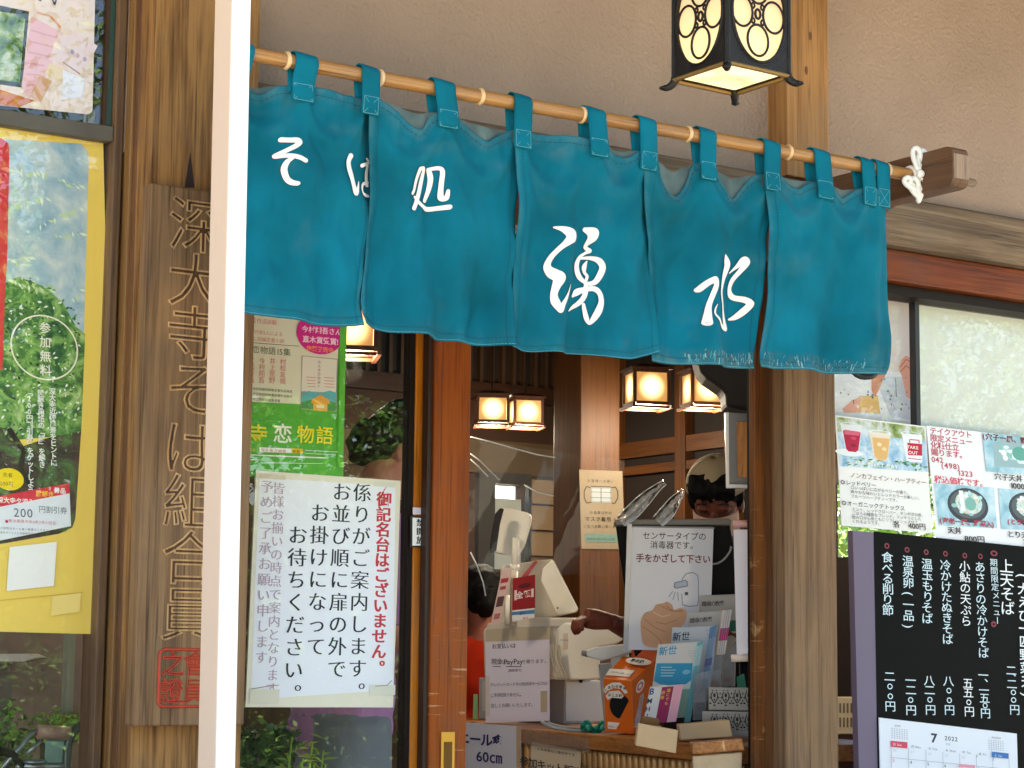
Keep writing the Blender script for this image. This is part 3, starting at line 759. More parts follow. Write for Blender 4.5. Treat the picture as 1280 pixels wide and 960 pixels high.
for pi, P_ in enumerate(PAN):
    P_['_t'] = sm(P_['top']); P_['_b'] = sm(P_['bot']); P_['_l'] = sm(P_['left']); P_['_r'] = sm(P_['right'])
    mb = MB(); rows = []; wear = []
    for j in range(NYY+1):
        row = []
        for i in range(NX+1):
            q = coons(P_, i/NX, j/NYY); row.append(cw(q[0], q[1], P_))
            v = j/NYY; u = i/NX
            a = max(0, (v-.9)/.1)*(.25, .2, .2, .95, .8)[pi] * (.6+.8*abs(noise.noise(Vector((q[0]/14., q[1]/5., 0)))))
            a = max(a, (1-v*14)*.6 if v < 1/14 else 0)
            a = max(a, min(.6, .9*max(0, 1-v/.25)*max(0, noise.noise(Vector((q[0]/34., q[1]/22., 3))))))
            a = max(a, .3*max(0, noise.noise(Vector((q[0]/50., q[1]/60., 8)))-.35)*2)
            a = max(a, .35*max(0, 1-abs(u-(.99 if pi in (0,) else .01))*40))
            wear.append(min(1, a))
        rows.append(row)
    mb.grid(rows, M_CLOTH)
    o = mb.build('panel', nor, smooth=True, solid=.0016)
    at_ = o.data.attributes.new('wear', 'FLOAT', 'POINT'); at_.data.foreach_set('value', wear)
    panels.append(o); ORG[o.name] = ORG[nor.name]
    # hem stitching: dashes a little above the bottom edge, and the turned hem fold
    st = MB()
    def dash(q0, q1, wpx, mat, off=.0022):
        d = Vector((q1[0]-q0[0], q1[1]-q0[1])); 
        if d.length < .01: return
        n = Vector((-d.y, d.x)).normalized()*wpx/2
        st.add([cw(q0[0]+n.x, q0[1]+n.y, P_, off), cw(q0[0]-n.x, q0[1]-n.y, P_, off), cw(q1[0]-n.x, q1[1]-n.y, P_, off), cw(q1[0]+n.x, q1[1]+n.y, P_, off)], [(0, 1, 2, 3)], mat)
    for i in range(70):
        q0, q1 = coons(P_, i/70, .962), coons(P_, (i+.72)/70, .962); dash(q0, q1, .9, M_STITCH)
        q0, q1 = coons(P_, (i+.1)/70, .992), coons(P_, (i+.95)/70, .992); dash(q0, q1, .8, M_STITCHL)
    for u in (.045, .955):
        for j in range(60):
            q0, q1 = coons(P_, u, j/60), coons(P_, u, (j+.7)/60); dash(q0, q1, .7, M_STITCH)
    for i in range(40):
        q0, q1 = coons(P_, i/40, .035), coons(P_, (i+.7)/40, .035); dash(q0, q1, .8, M_STITCH)
    if pi in (3, 4):        # frayed bottom hem
        R5 = random.Random(pi)
        for i in range(150 if pi == 3 else 110):
            u = R5.uniform(.3 if pi == 3 else .02, .98 if pi == 3 else .75); v0 = R5.uniform(.915, .97); ln = R5.uniform(.008, .035)
            q0, q1 = coons(P_, u, v0), coons(P_, min(1, u + R5.uniform(-.012, .012)), min(.998, v0+ln)); dash(q0, q1, R5.uniform(.35, .9), R5.choice((M_STITCHL, M_FADE, M_FADE, M_STITCHL, M_THREAD)), .0026)
    st.build('stitching', o)
    # faded back layer of the top hem, seen where the front sags
    hb = MB(); rows = [[], [], []]
    for i in range(NX+1):
        u = i/NX; q = coons(P_, u, 0); x = q[0]
        ytab = lerp(P_['top'][0][1], P_['top'][-1][1], u)
        lift = min(max(q[1]-ytab, 0)*.75, 30)
        for k, dy in enumerate((-lift, 2, 16)):
            p = at(x, q[1]+dy, YN); p.y += .006 - fold(x, q[1]+max(dy, 0), P_) + .002*k*0; rows[k].append(p)
    hb.grid(rows, M_FADE); hb.build('back_hem', o, smooth=True)
# tabs over the rod
def tabmesh(k, xc, ybase, hw):
    P_ = PAN[min(4, max(0, [0, 0, 1, 1, 2, 2, 3, 3, 4, 4, 4, 4][k]))]
    mb = MB(); rows = []
    cloth = at(xc, ybase, YN); zc = cloth.z
    xr = proj((cloth.x, YN, ZR))[0]
    half = (at(xc+hw, ybase, YN).x - at(xc-hw, ybase, YN).x)/2
    skew = .004*math.sin(k*1.7)
    path = []
    f0 = fold(xc, ybase+22, P_)
    zb_ = at(xc, ybase+23, YN).z
    path.append((YN - f0 - .004, zb_, 0)); path.append((YN - fold(xc, ybase+10, P_) - .0042, (zb_+zc)/2, .1)); path.append((YN - fold(xc, ybase, P_) - .004, zc, .3))
    for a in range(-8, 188, 18):
        t = math.radians(a); path.append((YN - (RR+.0035)*math.cos(t), ZR + .003*math.sin(cloth.x*2.3) + (RR+.0035)*math.sin(t), 1))
    path.append((YN+.012, zc+.01, .5)); path.append((YN+.004, zb_+.02, 0))
    for (y, z, s_) in path:
        rows.append([Vector((cloth.x + skew*s_ + half*q*(1-.08*s_*(1-abs(q))), y - .0015*(1-q*q), z - .002*q)) for q in (-1, -.6, -.2, .2, .6, 1)])
    mb.grid(rows, M_CLOTH); o = mb.build('tab', nor, smooth=True, solid=.003); ORG[o.name] = ORG[nor.name]
    st = MB()
    def W2(a, b): # a across -1..1, b 0..1 up the sewn patch
        z = lerp(zb_+.003, zc-.001, b); y = YN - lerp(fold(xc, ybase+22, P_), fold(xc, ybase, P_), b) - .0075
        return Vector((cloth.x + half*.82*a, y, z))
    def seg(p, q):
        d = (q-p).normalized(); n = Vector((-d.z, 0, d.x))*.0006; st.add([p+n, p-n, q-n, q+n], [(0, 1, 2, 3)], M_STITCHL)
    c4 = [W2(-1, 0), W2(1, 0), W2(1, 1), W2(-1, 1)]
    for i in range(4): seg(c4[i], c4[(i+1) % 4])
    seg(c4[0], c4[2]); seg(c4[1], c4[3])
    st.build('cross_stitch', o)
for k, (xc, yb_, hw) in enumerate(TABS): tabmesh(k, xc, yb_, hw)

# brush lettering laid on the cloth: strokes as (x, y, width) in print units
M_INK = plain('#f3efe9', rough=.8, name='white_dye'); M_RIM = plain('#123c4a', rough=.9, name='dye_rim')
def zz(ox, oy, pts): return [(ox + x/4., oy + y/4., w/4.) for x, y, w in pts]
def lettering(panel_i, ox, oy, strokes, grow=1.0, clipx=None):
    P_ = PAN[panel_i]; mb = MB()
    for layer, (extra, off, mat) in enumerate(((1.1, .0024, M_RIM), (0, .0034, M_INK))):
        for si, s_ in enumerate(strokes):
            c = crom(zz(ox, oy, s_), 9)
            n = len(c); vs = []; fs = []
            for i, (x, y, w) in enumerate(c):
                a, b = c[max(i-1, 0)], c[min(i+1, n-1)]; d = Vector((b[0]-a[0], b[1]-a[1])); d = d.normalized() if d.length > 1e-6 else Vector((1, 0))
                nn = Vector((-d.y, d.x)); h = (w*grow + extra)/2
                for q in (-1, -.5, 0, .5, 1):
                    xx, yy = x+nn.x*h*q, y+nn.y*h*q
                    if clipx: xx = min(xx, clipx)
                    vs.append(cw(xx, yy, P_, off + .0001*si))
            for i in range(n-1):
                for j in range(4): fs.append((i*5+j, i*5+j+1, i*5+j+6, i*5+j+5))
            mb.add(vs, fs, mat)
            for (x, y, w), sgn in ((c[0], -1), (c[-1], 1)):     # rounded ends
                h = (w*grow+extra)/2
                if w < 3 and layer == 1 and si < 0: continue
                ring = [cw(min(x+h*math.cos(t*math.pi/8), clipx or 9e9), y+h*math.sin(t*math.pi/8), P_, off + .0001*si+.00003) for t in range(16)]
                mb.add(ring, [tuple(range(16))], mat)
    mb.build('lettering', panels[panel_i])
SO = [[(202, 540, 20), (240, 545, 22), (280, 553, 24), (262, 575, 20), (225, 595, 18), (182, 618, 18), (215, 622, 18), (255, 630, 18), (303, 652, 20)],
      [(245, 635, 14), (222, 655, 18), (213, 690, 19), (225, 730, 20), (245, 752, 20), (268, 764, 18)]]
BA = [[(556, 618, 22), (540, 650, 22), (537, 700, 24), (545, 770, 22), (560, 812, 24), (574, 785, 14), (585, 752, 6)],
      [(618, 665, 16), (645, 655, 14), (672, 640, 12)], [(648, 630, 10), (660, 640, 12)], [(655, 660, 14), (650, 710, 16), (655, 760, 16)],
      [(660, 745, 12), (630, 755, 14), (614, 780, 15), (620, 805, 14), (640, 812, 16), (660, 815, 12)]]
KOU = [[(882, 692, 18), (872, 740, 17), (862, 790, 16), (848, 812, 14)], [(882, 690, 16), (905, 692, 16), (903, 740, 17), (890, 800, 17), (868, 850, 19), (842, 892, 18)],
       [(862, 830, 14), (890, 868, 18), (930, 886, 20), (975, 886, 20), (1012, 886, 22)], [(932, 695, 16), (938, 740, 16), (930, 800, 16), (914, 848, 16)],
       [(930, 692, 15), (965, 690, 18), (982, 705, 18), (978, 770, 18), (982, 835, 19), (1000, 842, 18), (1008, 805, 14)]]
lettering(0, 300, 40, SO, grow=1.2); lettering(0, 300, 40, BA, clipx=467, grow=1.2); lettering(1, 300, 40, KOU, grow=1.15)
YU = [[(350, 183, 10), (385, 200, 34), (415, 232, 58), (392, 262, 34), (365, 290, 22), (340, 330, 19), (328, 375, 24), (345, 412, 44), (368, 438, 50), (358, 480, 34), (350, 520, 30), (358, 560, 46), (382, 590, 40), (402, 560, 26), (422, 520, 18), (438, 466, 5)],
      [(520, 190, 24), (550, 205, 48), (552, 232, 40), (532, 262, 18), (528, 278, 16), (545, 296, 20), (530, 305, 14), (505, 325, 18), (490, 360, 26), (495, 395, 28), (512, 428, 24), (535, 448, 18)],
      [(515, 330, 12), (550, 330, 18), (590, 345, 28), (612, 375, 30), (605, 415, 34), (580, 450, 26), (545, 455, 18), (525, 440, 14)],
      [(540, 345, 6), (530, 372, 22), (532, 400, 14), (545, 420, 14), (538, 450, 16)],
      [(468, 520, 14), (492, 500, 34), (530, 486, 26), (575, 482, 26), (606, 505, 30), (614, 545, 30), (600, 590, 34), (578, 635, 26), (562, 655, 12), (548, 628, 22), (535, 585, 20), (530, 560, 16)],
      [(540, 450, 16), (540, 490, 26), (530, 525, 26), (505, 555, 24), (475, 575, 18), (448, 594, 6)]]
lettering(2, 600, 240, YU)
MI = [[(130, 330, 26), (160, 298, 30), (200, 282, 34), (205, 310, 34), (185, 355, 28), (162, 410, 26), (150, 460, 30), (142, 500, 34)],
      [(248, 160, 8), (262, 185, 26), (270, 215, 30), (258, 290, 20), (249, 350, 14), (256, 420, 20), (268, 480, 28), (274, 520, 28), (250, 515, 26), (215, 490, 20), (185, 460, 10), (190, 430, 8), (206, 405, 3)],
      [(292, 245, 6), (325, 215, 18), (358, 182, 36), (370, 195, 34), (345, 235, 24), (318, 280, 22), (312, 325, 24), (335, 360, 26), (385, 375, 28), (404, 398, 26), (380, 435, 30), (350, 460, 26), (316, 472, 10)]]
lettering(3, 840, 280, MI)
# ================================================================ inside of the shop
XW, YB = 5.5, 3.6
def atpl(px, py, p0, n):
    r = ray(px, py); n = Vector(n); return CAM + r * ((Vector(p0) - CAM).dot(n) / r.dot(n))
def onp(p0, n, off=0):
    n = Vector(n).normalized(); p = Vector(p0) - n*off
    return lambda x, y: atpl(x, y, p, n)
def dep(d0, k=0.0, x0=640):
    return lambda x, y: atd(x, y, d0 + k*(x-x0))
DH = Vector((math.sin(math.radians(33.7)), math.cos(math.radians(33.7)), 0))
def slab(mb, pts, f, th, mat, ext=None):
    q = [f(*p) for p in pts]; mb.prism(q, (ext or DH)*th, mat); return mb
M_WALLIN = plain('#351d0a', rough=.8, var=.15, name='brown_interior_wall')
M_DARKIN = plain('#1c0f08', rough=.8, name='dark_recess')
struct(MB().box((XL, .125, .004), (XW, YB, .02), plain('#4a3526', rough=.5, name='shop_floor')).build('floor', origin=(2, 2, 0)))
struct(MB().box((XL, .125, 2.76), (XW, YB, 2.80), M_BROWN).build('ceiling', origin=(2, 2, 2.7)))
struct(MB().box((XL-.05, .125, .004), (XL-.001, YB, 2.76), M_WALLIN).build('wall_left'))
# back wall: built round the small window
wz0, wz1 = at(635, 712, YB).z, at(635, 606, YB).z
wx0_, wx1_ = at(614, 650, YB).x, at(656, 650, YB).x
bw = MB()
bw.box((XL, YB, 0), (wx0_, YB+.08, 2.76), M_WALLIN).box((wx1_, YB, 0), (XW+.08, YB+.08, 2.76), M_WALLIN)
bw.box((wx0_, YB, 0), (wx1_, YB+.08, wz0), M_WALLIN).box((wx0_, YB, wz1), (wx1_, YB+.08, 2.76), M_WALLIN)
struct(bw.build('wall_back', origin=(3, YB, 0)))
SCRM = plain('#b4bcb8', rough=.9, name='pale_screen'); N_, L_2, B_ = nodes(SCRM); tr_ = N_.new('ShaderNodeBsdfTranslucent'); tr_.inputs[0].default_value = (.28, .32, .31, 1); ms_ = N_.new('ShaderNodeMixShader'); ms_.inputs[0].default_value = .22
L_2.new(B_.outputs[0], ms_.inputs[1]); L_2.new(tr_.outputs[0], ms_.inputs[2]); L_2.new(ms_.outputs[0], N_['Material Output'].inputs[0])
wn = thing('back_window', 'small far window with a pale screen in a dark frame', 'window', ((wx0_+wx1_)/2, YB, wz0))
dk = plain('#2b2a28', rough=.5, name='dark_frame')
f = .05
MB().box((wx0_-f*1.7, YB-.03, wz0-f), (wx0_, YB-.001, wz1+f), dk).box((wx1_, YB-.03, wz0-f), (wx1_+f*.3, YB-.001, wz1+f), dk).box((wx0_+.0005, YB-.03, wz1), (wx1_-.0005, YB-.001, wz1+f), dk).build('frame', wn)
MB().box((wx0_, YB+.03, wz0), (wx1_, YB+.034, wz1-.06), SCRM).build('screen', wn)
MB().box((wx0_, YB+.05, wz0), (wx1_, YB+.054, wz1), glassy('far_glass')).build('pane', wn)
# clapboards right of it
cb = thing('clapboard_panel', 'beige horizontal clapboards beside the small far window', 'panel', (5.3, YB-.03, wz0))
cbm = plain('#8a7254', rough=.7, var=.1, name='clapboard')
zt = at(672, 600, YB).z; dz = .115
for i in range(8):
    z1_ = zt - i*dz; x0_, x1_ = wx1_+.02, at(692, 640, YB-.03).x+.05
    MB().prism([Vector((x0_, YB-.012, z1_)), Vector((x0_, YB-.034, z1_-dz+.006)), Vector((x0_, YB-.004, z1_-dz+.006)), Vector((x0_, YB-.004, z1_))], (x1_-x0_, 0, 0), cbm).build('clapboard', cb)
# lattice transom over the back wall
lz1, lz0 = 2.75, at(640, 483, YB).z
la = thing('lattice_transom', 'dark wooden lattice transom high on the far back wall', 'lattice', (4, YB-.06, lz0))
MB().box((2.8, YB-.05, lz0-.075), (XW-.01, YB-.001, lz0), M_BROWN).build('bottom_rail', la)
MB().box((2.8, YB-.012, lz0+.001), (XW-.01, YB-.001, lz1), M_DARKIN).build('backing', la)
sl = None; n = 46
for i in range(n):
    x = 2.85 + i*.058
    if sl is None: sl = MB().box((x, YB-.045, lz0+.001), (x+.018, YB-.013, lz1), wood('slat_wood', '#35220f', '#4c331c', 'z')).build('slat', la)
    else: o = sl.copy(); COL.objects.link(o); o.location.x = i*.058
# lighter wainscot band below the lattice on the back wall
MB().box((2.8, YB-.02, at(640, 594, YB).z), (wx1_+.6, YB-.001, at(640, 553, YB).z), plain('#4c3a20', rough=.7, var=.1, name='ochre_band')).build('wall_band', label='ochre brown band of panelling under the lattice', cat='panelling')
# right side wall with an opening to the garden
oy0, oy1, oz0, oz1 = 1.15, 1.97, .80, 1.72
rwm = MB()
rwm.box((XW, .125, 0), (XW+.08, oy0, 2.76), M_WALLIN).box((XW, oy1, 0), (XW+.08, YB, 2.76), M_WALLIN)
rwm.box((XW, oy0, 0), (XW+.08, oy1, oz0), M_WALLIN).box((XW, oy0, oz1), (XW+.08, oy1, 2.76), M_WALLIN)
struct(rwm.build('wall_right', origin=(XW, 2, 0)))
gw = thing('garden_opening', 'side window opening onto bright green garden leaves', 'window', (XW, 1.55, oz0))
yy = atx(1060, 760, XW-.02).y
MB().box((XW-.03, yy-.02, oz0), (XW+.02, yy+.055, 1.43), M_BLACKW).build('post', gw)
MB().box((XW-.04, oy0-.04, oz1), (XW-.001, oy1+.04, oz1+.05), M_BROWN).build('frame', gw)
# sliding screens of the side wall
scn = thing('wooden_screen', 'brown framed wooden screen on the side wall behind the lit lamps', 'screen', (XW-.03, 2.6, .02))
y0_ = atx(935, 600, XW).y - .3; y1_ = YB-.06
def zx(px, py): return atx(px, py, XW-.03).z
z_a, z_b, z_c = zx(850, 540)+.0, zx(850, 557), zx(850, 572)
M_SCR = wood('screen_wood', '#4a2608', '#623812', 'y', rough=.5)
M_SCRZ = wood('screen_stile_wood', '#4a2608', '#623812', 'z', rough=.5)
def yx(px): return atx(px, 560, XW-.03).y
for (za, zb_) in ((zx(850, 546), zx(850, 566)), (zx(850, 577), zx(850, 588)), (2.5, 2.6)):
    MB().box((XW-.05, y0_, min(za, zb_)), (XW-.012, y1_, max(za, zb_)), M_SCR).build('rail', scn)
for (pa, pb) in ((862, 849), (925, 911), (778, 768)):
    a, b = sorted((yx(pa), yx(pb))); MB().box((XW-.055, a, .3), (XW-.0505, b, 2.7), M_SCRZ).box((XW-.0504, a+.001, .3), (XW-.012, b-.001, 2.7), M_SCRZ).build('stile', scn)
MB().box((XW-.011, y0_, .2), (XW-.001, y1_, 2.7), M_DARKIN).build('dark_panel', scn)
# inner pillar
yi = 2.2; px0, px1 = at(726, 520, yi).x, at(775, 520, yi).x
dpt = px0/ (at(692, 520, 0).x/4.05) - 4.05 - yi
ip = thing('inner_pillar', 'square ochre-brown pillar standing inside the doorway', 'pillar', ((px0+px1)/2, yi+.1, .02))
MB().box((px0, yi, .02), (px1, yi+dpt, 2.76), M_INNER).build('shaft', ip, bevel=.004)

# ---- lamps
def lampglow(k, s0, s1):
    m = bpy.data.materials.new('lamp_paper'); N, L, B = nodes(m)
    g = N.new('ShaderNodeNewGeometry'); tc = N.new('ShaderNodeTexCoord')
    d = N.new('ShaderNodeVectorMath'); d.operation = 'LENGTH'; L.new(tc.outputs['Object'], d.inputs[0])
    r = N.new('ShaderNodeMapRange'); r.interpolation_type = 'SMOOTHSTEP'; r.inputs[1].default_value = k*.50; r.inputs[2].default_value = k*.66; r.inputs[3].default_value = 1; r.inputs[4].default_value = 0
    L.new(d.outputs['Value'], r.inputs[0])
    mx = N.new('ShaderNodeMix'); mx.data_type = 'RGBA'; L.new(r.outputs[0], mx.inputs[0]); mx.inputs[6].default_value = cc((1, .45, .11)); mx.inputs[7].default_value = cc((1, .78, .38))
    m2 = N.new('ShaderNodeMapRange'); L.new(r.outputs[0], m2.inputs[0]); m2.inputs[3].default_value = s0; m2.inputs[4].default_value = s1
    B.inputs['Base Color'].default_value = (.3, .24, .15, 1)
    L.new(mx.outputs[2], B.inputs['Emission Color']); L.new(m2.outputs[0], B.inputs['Emission Strength']); return m
LAMPW = 3.2
M_LF = wood('lamp_frame_wood', '#3f1f0e', '#5c3018', 'z', rough=.5)
def pendant(c, w, h, deg, label, s0=.125, s1=.55):
    """square paper lamp in a wooden frame hanging by a rod; c = middle of the box"""
    c = Vector(c); t = thing('hanging_lamp', label, 'lamp', c, 'lit square paper lamps inside the shop')
    R_ = Matrix.Rotation(-math.radians(deg), 4, 'Z'); g = lampglow(w*1.0, s0, s1)
    def part(nm, fn, **k):
        mb = MB(); fn(mb); mb.v = [c + (R_ @ p) for p in mb.v]; return mb.build(nm, t, **k)
    a = w/2; b = h/2; f = w*.045
    def frame(m):
        for sx in (-1, 1):
            for sy in (-1, 1): m.box((sx*a-f, sy*a-f, -b), (sx*a+f, sy*a+f, b), M_LF)
            for z in (-b, b):
                m.box((sx*a-f*.9, -a+f, z-f), (sx*a+f*.9, a-f, z+f), M_LF); m.box((-a+f, sx*a-f*.9, z-f), (a-f, sx*a+f*.9, z+f), M_LF)
        m.box((-a, -f*.8, -b-f*.8), (a, f*.8, -b+f*.8), M_LF)
    part('frame', frame)
    def cap(m):
        p = [(-1, -1), (1, -1), (1, 1), (-1, 1)]
        m.add([Vector((x*a*1.22, y*a*1.22, b+f)) for x, y in p] + [Vector((x*a*1.22, y*a*1.22, b+f*2.2)) for x, y in p] + [Vector((x*a*.55, y*a*.55, b+f*5)) for x, y in p],
              [(3, 2, 1, 0), (0, 1, 5, 4), (1, 2, 6, 5), (2, 3, 7, 6), (3, 0, 4, 7), (4, 5, 9, 8), (5, 6, 10, 9), (6, 7, 11, 10), (7, 4, 8, 11), (8, 9, 10, 11)], M_LF)
    part('cap', cap)
    def foot(m):
        for s_ in (-1, 1): m.box((s_*a*1.12-f, -a*1.3, -b-f*3.2), (s_*a*1.12+f, a*1.3, -b-f*1.4), M_LF)
        for s_ in (-1, 1): m.box((-a*1.12+f, s_*a*.9-f, -b-f*3), (a*1.12-f, s_*a*.9+f, -b-f*1.6), M_LF)
    part('foot_frame', foot)
    e = a - f*.3
    for (p, q) in (((-e, -e), (e, -e)), ((e, -e), (e, e)), ((e, e), (-e, e)), ((-e, e), (-e, -e))):
        def pane(m, p=p, q=q):
            d = (Vector(q)-Vector(p)).normalized()*f; p2 = Vector(p)+d; q2 = Vector(q)-d
            m.add([Vector((p2.x, p2.y, -b+f)), Vector((q2.x, q2.y, -b+f)), Vector((q2.x, q2.y, b-f)), Vector((p2.x, p2.y, b-f))], [(0, 1, 2, 3)], g)
        part('paper_pane', pane)
    for s_ in (-1, 1):
        def pane(m, s_=s_): m.add([Vector((x*(a-f*1.3), y, -b-.0005)) for x, y in ((-1, s_*f), (1, s_*f), (1, s_*(a-f*1.3)), (-1, s_*(a-f*1.3)))], [(0, 1, 2, 3)], g)
        part('bottom_pane', pane)
    ld = bpy.data.lights.new('lamp_light', 'POINT'); ld.energy = LAMPW; ld.color = (1, .86, .68); ld.shadow_soft_size = .05
    lo = bpy.data.objects.new('lamp_light', ld); COL.objects.link(lo); lo.parent = t; lo.location = (0, 0, -b - f*7)
    part('hanger', lambda m: m.tube([Vector((0, 0, b+f*4.5)), Vector((0, 0, 2.755-c.z))], .004, M_IRON, n=8))
    return t
pendant(at(808, 486, 1.7), .124, .113, 20, 'lit square paper lamp in a brown frame, left of the two hanging nearest the doorway')
pendant(at(879, 487, 1.85), .126, .116, 20, 'lit square paper lamp in a brown frame, half hidden by the black hood')
pendant(at(615, 513, 2.8), .12, .098, 30, 'lit square paper lamp deep inside beside the door stile')
pendant(at(657, 516, 2.95), .115, .10, 22, 'lit square paper lamp deep inside, nearer the inner pillar')
pendant(at(436, 414, 1.3), .15, .12, 25, 'lit square paper lamp seen through the door glass under the curtain')
# black hood in front of the second lamp
hd = MB(); dd = dep(6.0)
out = [(866, 425), (872, 452), (876, 465), (883, 473), (892, 479), (902, 486), (907, 492), (908, 508), (940, 514), (955, 500), (955, 425)]
slab(hd, out, dd, .16, plain('#120c0a', rough=.6, name='black_hood', bump=.5, bscale=20))
hd.build('black_hood', label='black curved hood hanging in front of the second lit lamp', cat='hood', bevel=.01)
# silver framed panel by the right jamb
sp = thing('silver_panel', 'silver metal box frame mounted beside the dark door jamb', 'panel', atd(925, 610, 5.75))
sf = plain('#6f7174', rough=.35, metal=.8, name='brushed_aluminium')
dS = dep(5.75)
b_ = MB(); slab(b_, [(906, 515), (946, 517), (946, 611), (908, 610)], dS, .012, sf); b_.build('back_plate', sp, bevel=.002)
b_ = MB(); slab(b_, [(906, 515), (911, 515), (912, 609), (908, 610)], dep(5.735), .015, plain('#e3e4e6', rough=.25, metal=.4, name='bright_edge')); b_.build('rim', sp, bevel=.002)
b_ = MB(); slab(b_, [(911.5, 605), (946, 606), (946, 610), (908, 610)], dep(5.735), .015, plain('#e3e4e6', rough=.25, metal=.4, name='bright_edge')); b_.build('rim', sp, bevel=.001)
b_ = MB(); slab(b_, [(921, 527), (946, 528), (946, 597), (922, 596)], dep(5.742), .007, wood('panel_inset', '#a5692c', '#c08040', 'z', rough=.4)); b_.build('wooden_inset', sp)
b_ = MB()
for (x, y) in ((914, 520), (914, 564), (914, 606)): b_.ball(atd(x, y, 5.748), .0025, M_BLACKW, 8, 6)
b_.build('screws', sp) if False else None
# mask notice taped to the inner pillar
nb_p = plain('#857762', rough=.8, var=.06, name='tan_paper')
K = plain('#2a2622', rough=.8, name='black_ink'); 
def ink(c): return plain(c, rough=.75, name='ink')
ms = Sheet((724, 587), (778, 589), (727, 686), yi-.004, 'mask_notice', 'tan paper notice with a face mask drawing taped on the inner pillar', 'notice', nb_p)
ms.text('お客様へお願い', 736, 601, 4.6, K, step=4.9)
ms.line([(738, 608), (764, 609)], 1, K).rect(738, 609, 764, 629, ink('#7d8890')).rect(739.5, 610.5, 762.5, 627.5, ink('#98a2a8'))
ms.line([(751, 610), (751, 629)], .8, K).line([(738, 615), (764, 616)], .5, K).line([(738, 622), (764, 623)], .5, K)
ms.line([(738, 610), (733, 608), (730, 614), (730, 622), (733, 629), (739, 628)], 1.2, K).line([(764, 610), (769, 609), (772, 615), (772, 623), (768, 630), (764, 629)], 1.2, K)
ms.text('お食事以外の', 739, 641, 4.4, K, step=4.6).text('マスク着用', 734, 649, 6.4, K, step=6.6, off=.012).text('の', 768, 650, 4, K).text('ご協力お願い致します', 731, 658, 4.0, K, step=4.5)
ms.rect(731, 667, 772, 679, ink('#5f7f78')).text('新型感染拡大防止対策', 735, 674, 3.4, K, step=3.5)
ms.done()
# clear hanging vinyl sheet with folds catching the light
vin = glassy('clear_vinyl', refl=.5, rough=.05, body=.03, bodycol=(.85, .87, .85), bump=.2)
vs = MB(); rows = []
for j in range(20):
    r = []
    for i in range(30):
        q = i/29; w = j/19
        p = atd(585 + 195*q, 548 + 28*q + w*(165-20*q), 6.3 + .03*math.sin(q*5+w*2))
        r.append(p)
    rows.append(r)
vs.grid(rows, vin); vs.build('vinyl_sheet', smooth=True, label='clear vinyl droplet sheet hanging across the inside of the doorway', cat='vinyl sheet')
vg = plain('#dfe6e6', rough=.12, metal=.0, coat=1, name='pale_vinyl_glint')  # opaque pale colour paints the glints along rims and creases
vinf = glassy('vinyl_fold', refl=5, rough=.12, body=.4, bodycol=(.9, .93, .93))  # whitish body puts the glints of the folds into their colour
def vfold(pts, label, d0=6.05):
    mb = MB(); c = crom(pts, 8); rows = []
    for i, (x, y, w) in enumerate(c):
        a, b = c[max(i-1, 0)], c[min(i+1, len(c)-1)]; dd_ = Vector((b[0]-a[0], b[1]-a[1])).normalized(); nn = Vector((-dd_.y, dd_.x))
        rows.append([atd(x+nn.x*w*q, y+nn.y*w*q, d0 - .03*math.cos(q*2.2) + .006*math.sin(i*.9+q*4)) for q in (-1, -.6, -.2, .2, .6, 1)])
    mb.grid(rows, vinf)
    for q in (0, -1):   # pale rims painted as glints
        mb.tube([r[q] for r in rows], .0016, vg, n=6)
    mb.build('vinyl_fold', smooth=True, label=label, cat='vinyl fold')
vfold([(776, 652, 7), (790, 640, 9), (806, 624, 8), (820, 611, 5), (831, 603, 3)], 'clear crumpled vinyl fold leaning left above the sanitiser sign')
vfold([(822, 652, 8), (834, 640, 9), (843, 627, 7), (850, 618, 4), (854, 612, 2)], 'clear crumpled vinyl fold standing upright by the capped person')
for pts in ([(588, 690), (596, 706), (604, 728), (607, 745)], [(655, 606), (672, 616), (692, 620)], [(588, 546), (612, 552), (640, 560), (670, 568), (694, 572)], [(588, 567), (600, 576), (612, 588), (624, 600)], [(588, 574), (598, 583), (610, 596)]):
    MB().tube([atd(x, y, 6.2) for x, y in pts], .0022, vg, n=6).build('vinyl_edge', smooth=True, label={690: 'short vinyl crease low beside the door stile', 606: 'faint vinyl crease across the clapboards', 546: 'long clear vinyl sheet edge sloping to the inner pillar', 567: 'upper short vinyl crease beside the door stile', 574: 'lower short vinyl crease beside the door stile'}[pts[0][1]], cat='vinyl edge')

# ---- counter
E0, E1 = Vector((3.50, .07, 0)), Vector((3.885, 2.46, 0))
cdir = (E1-E0).normalized(); cn = Vector((-cdir.y, cdir.x, 0))      # outward, towards the doorway
ct = thing('counter', 'wooden reception counter with a bamboo-clad front', 'counter', E0 + Vector((.3, 1, .02)))
M_CTOP = wood('counter_edge_wood', '#8a4f22', '#b87a42', 'y', rough=.45, worn='#d6a878')
tb = MB(); e2, e3 = Vector((4.48, 2.46, 0)), Vector((4.1, .07+.06, 0)); e0 = E0 + cdir*.06
tb.prism([Vector((p.x, p.y, .775)) for p in (e0, e3, e2, E1)], (0, 0, .045), M_CTOP); tb.build('counter_top', ct, bevel=.004)
tb = MB(); i0, i1 = e0 - cn*.04, E1 - cn*.04
tb.prism([Vector((p.x, p.y, .02)) for p in (i0, Vector((4.08, .16, 0)), Vector((4.46, 2.44, 0)), i1)], (0, 0, .752), M_BROWNZ); tb.build('counter_body', ct)
bam = wood('counter_bamboo', '#9a6a34', '#c99a5c', 'z', rough=.4, scale=.4)
L_ = (E1-e0).length; nb_ = int(L_/.036); st0 = None
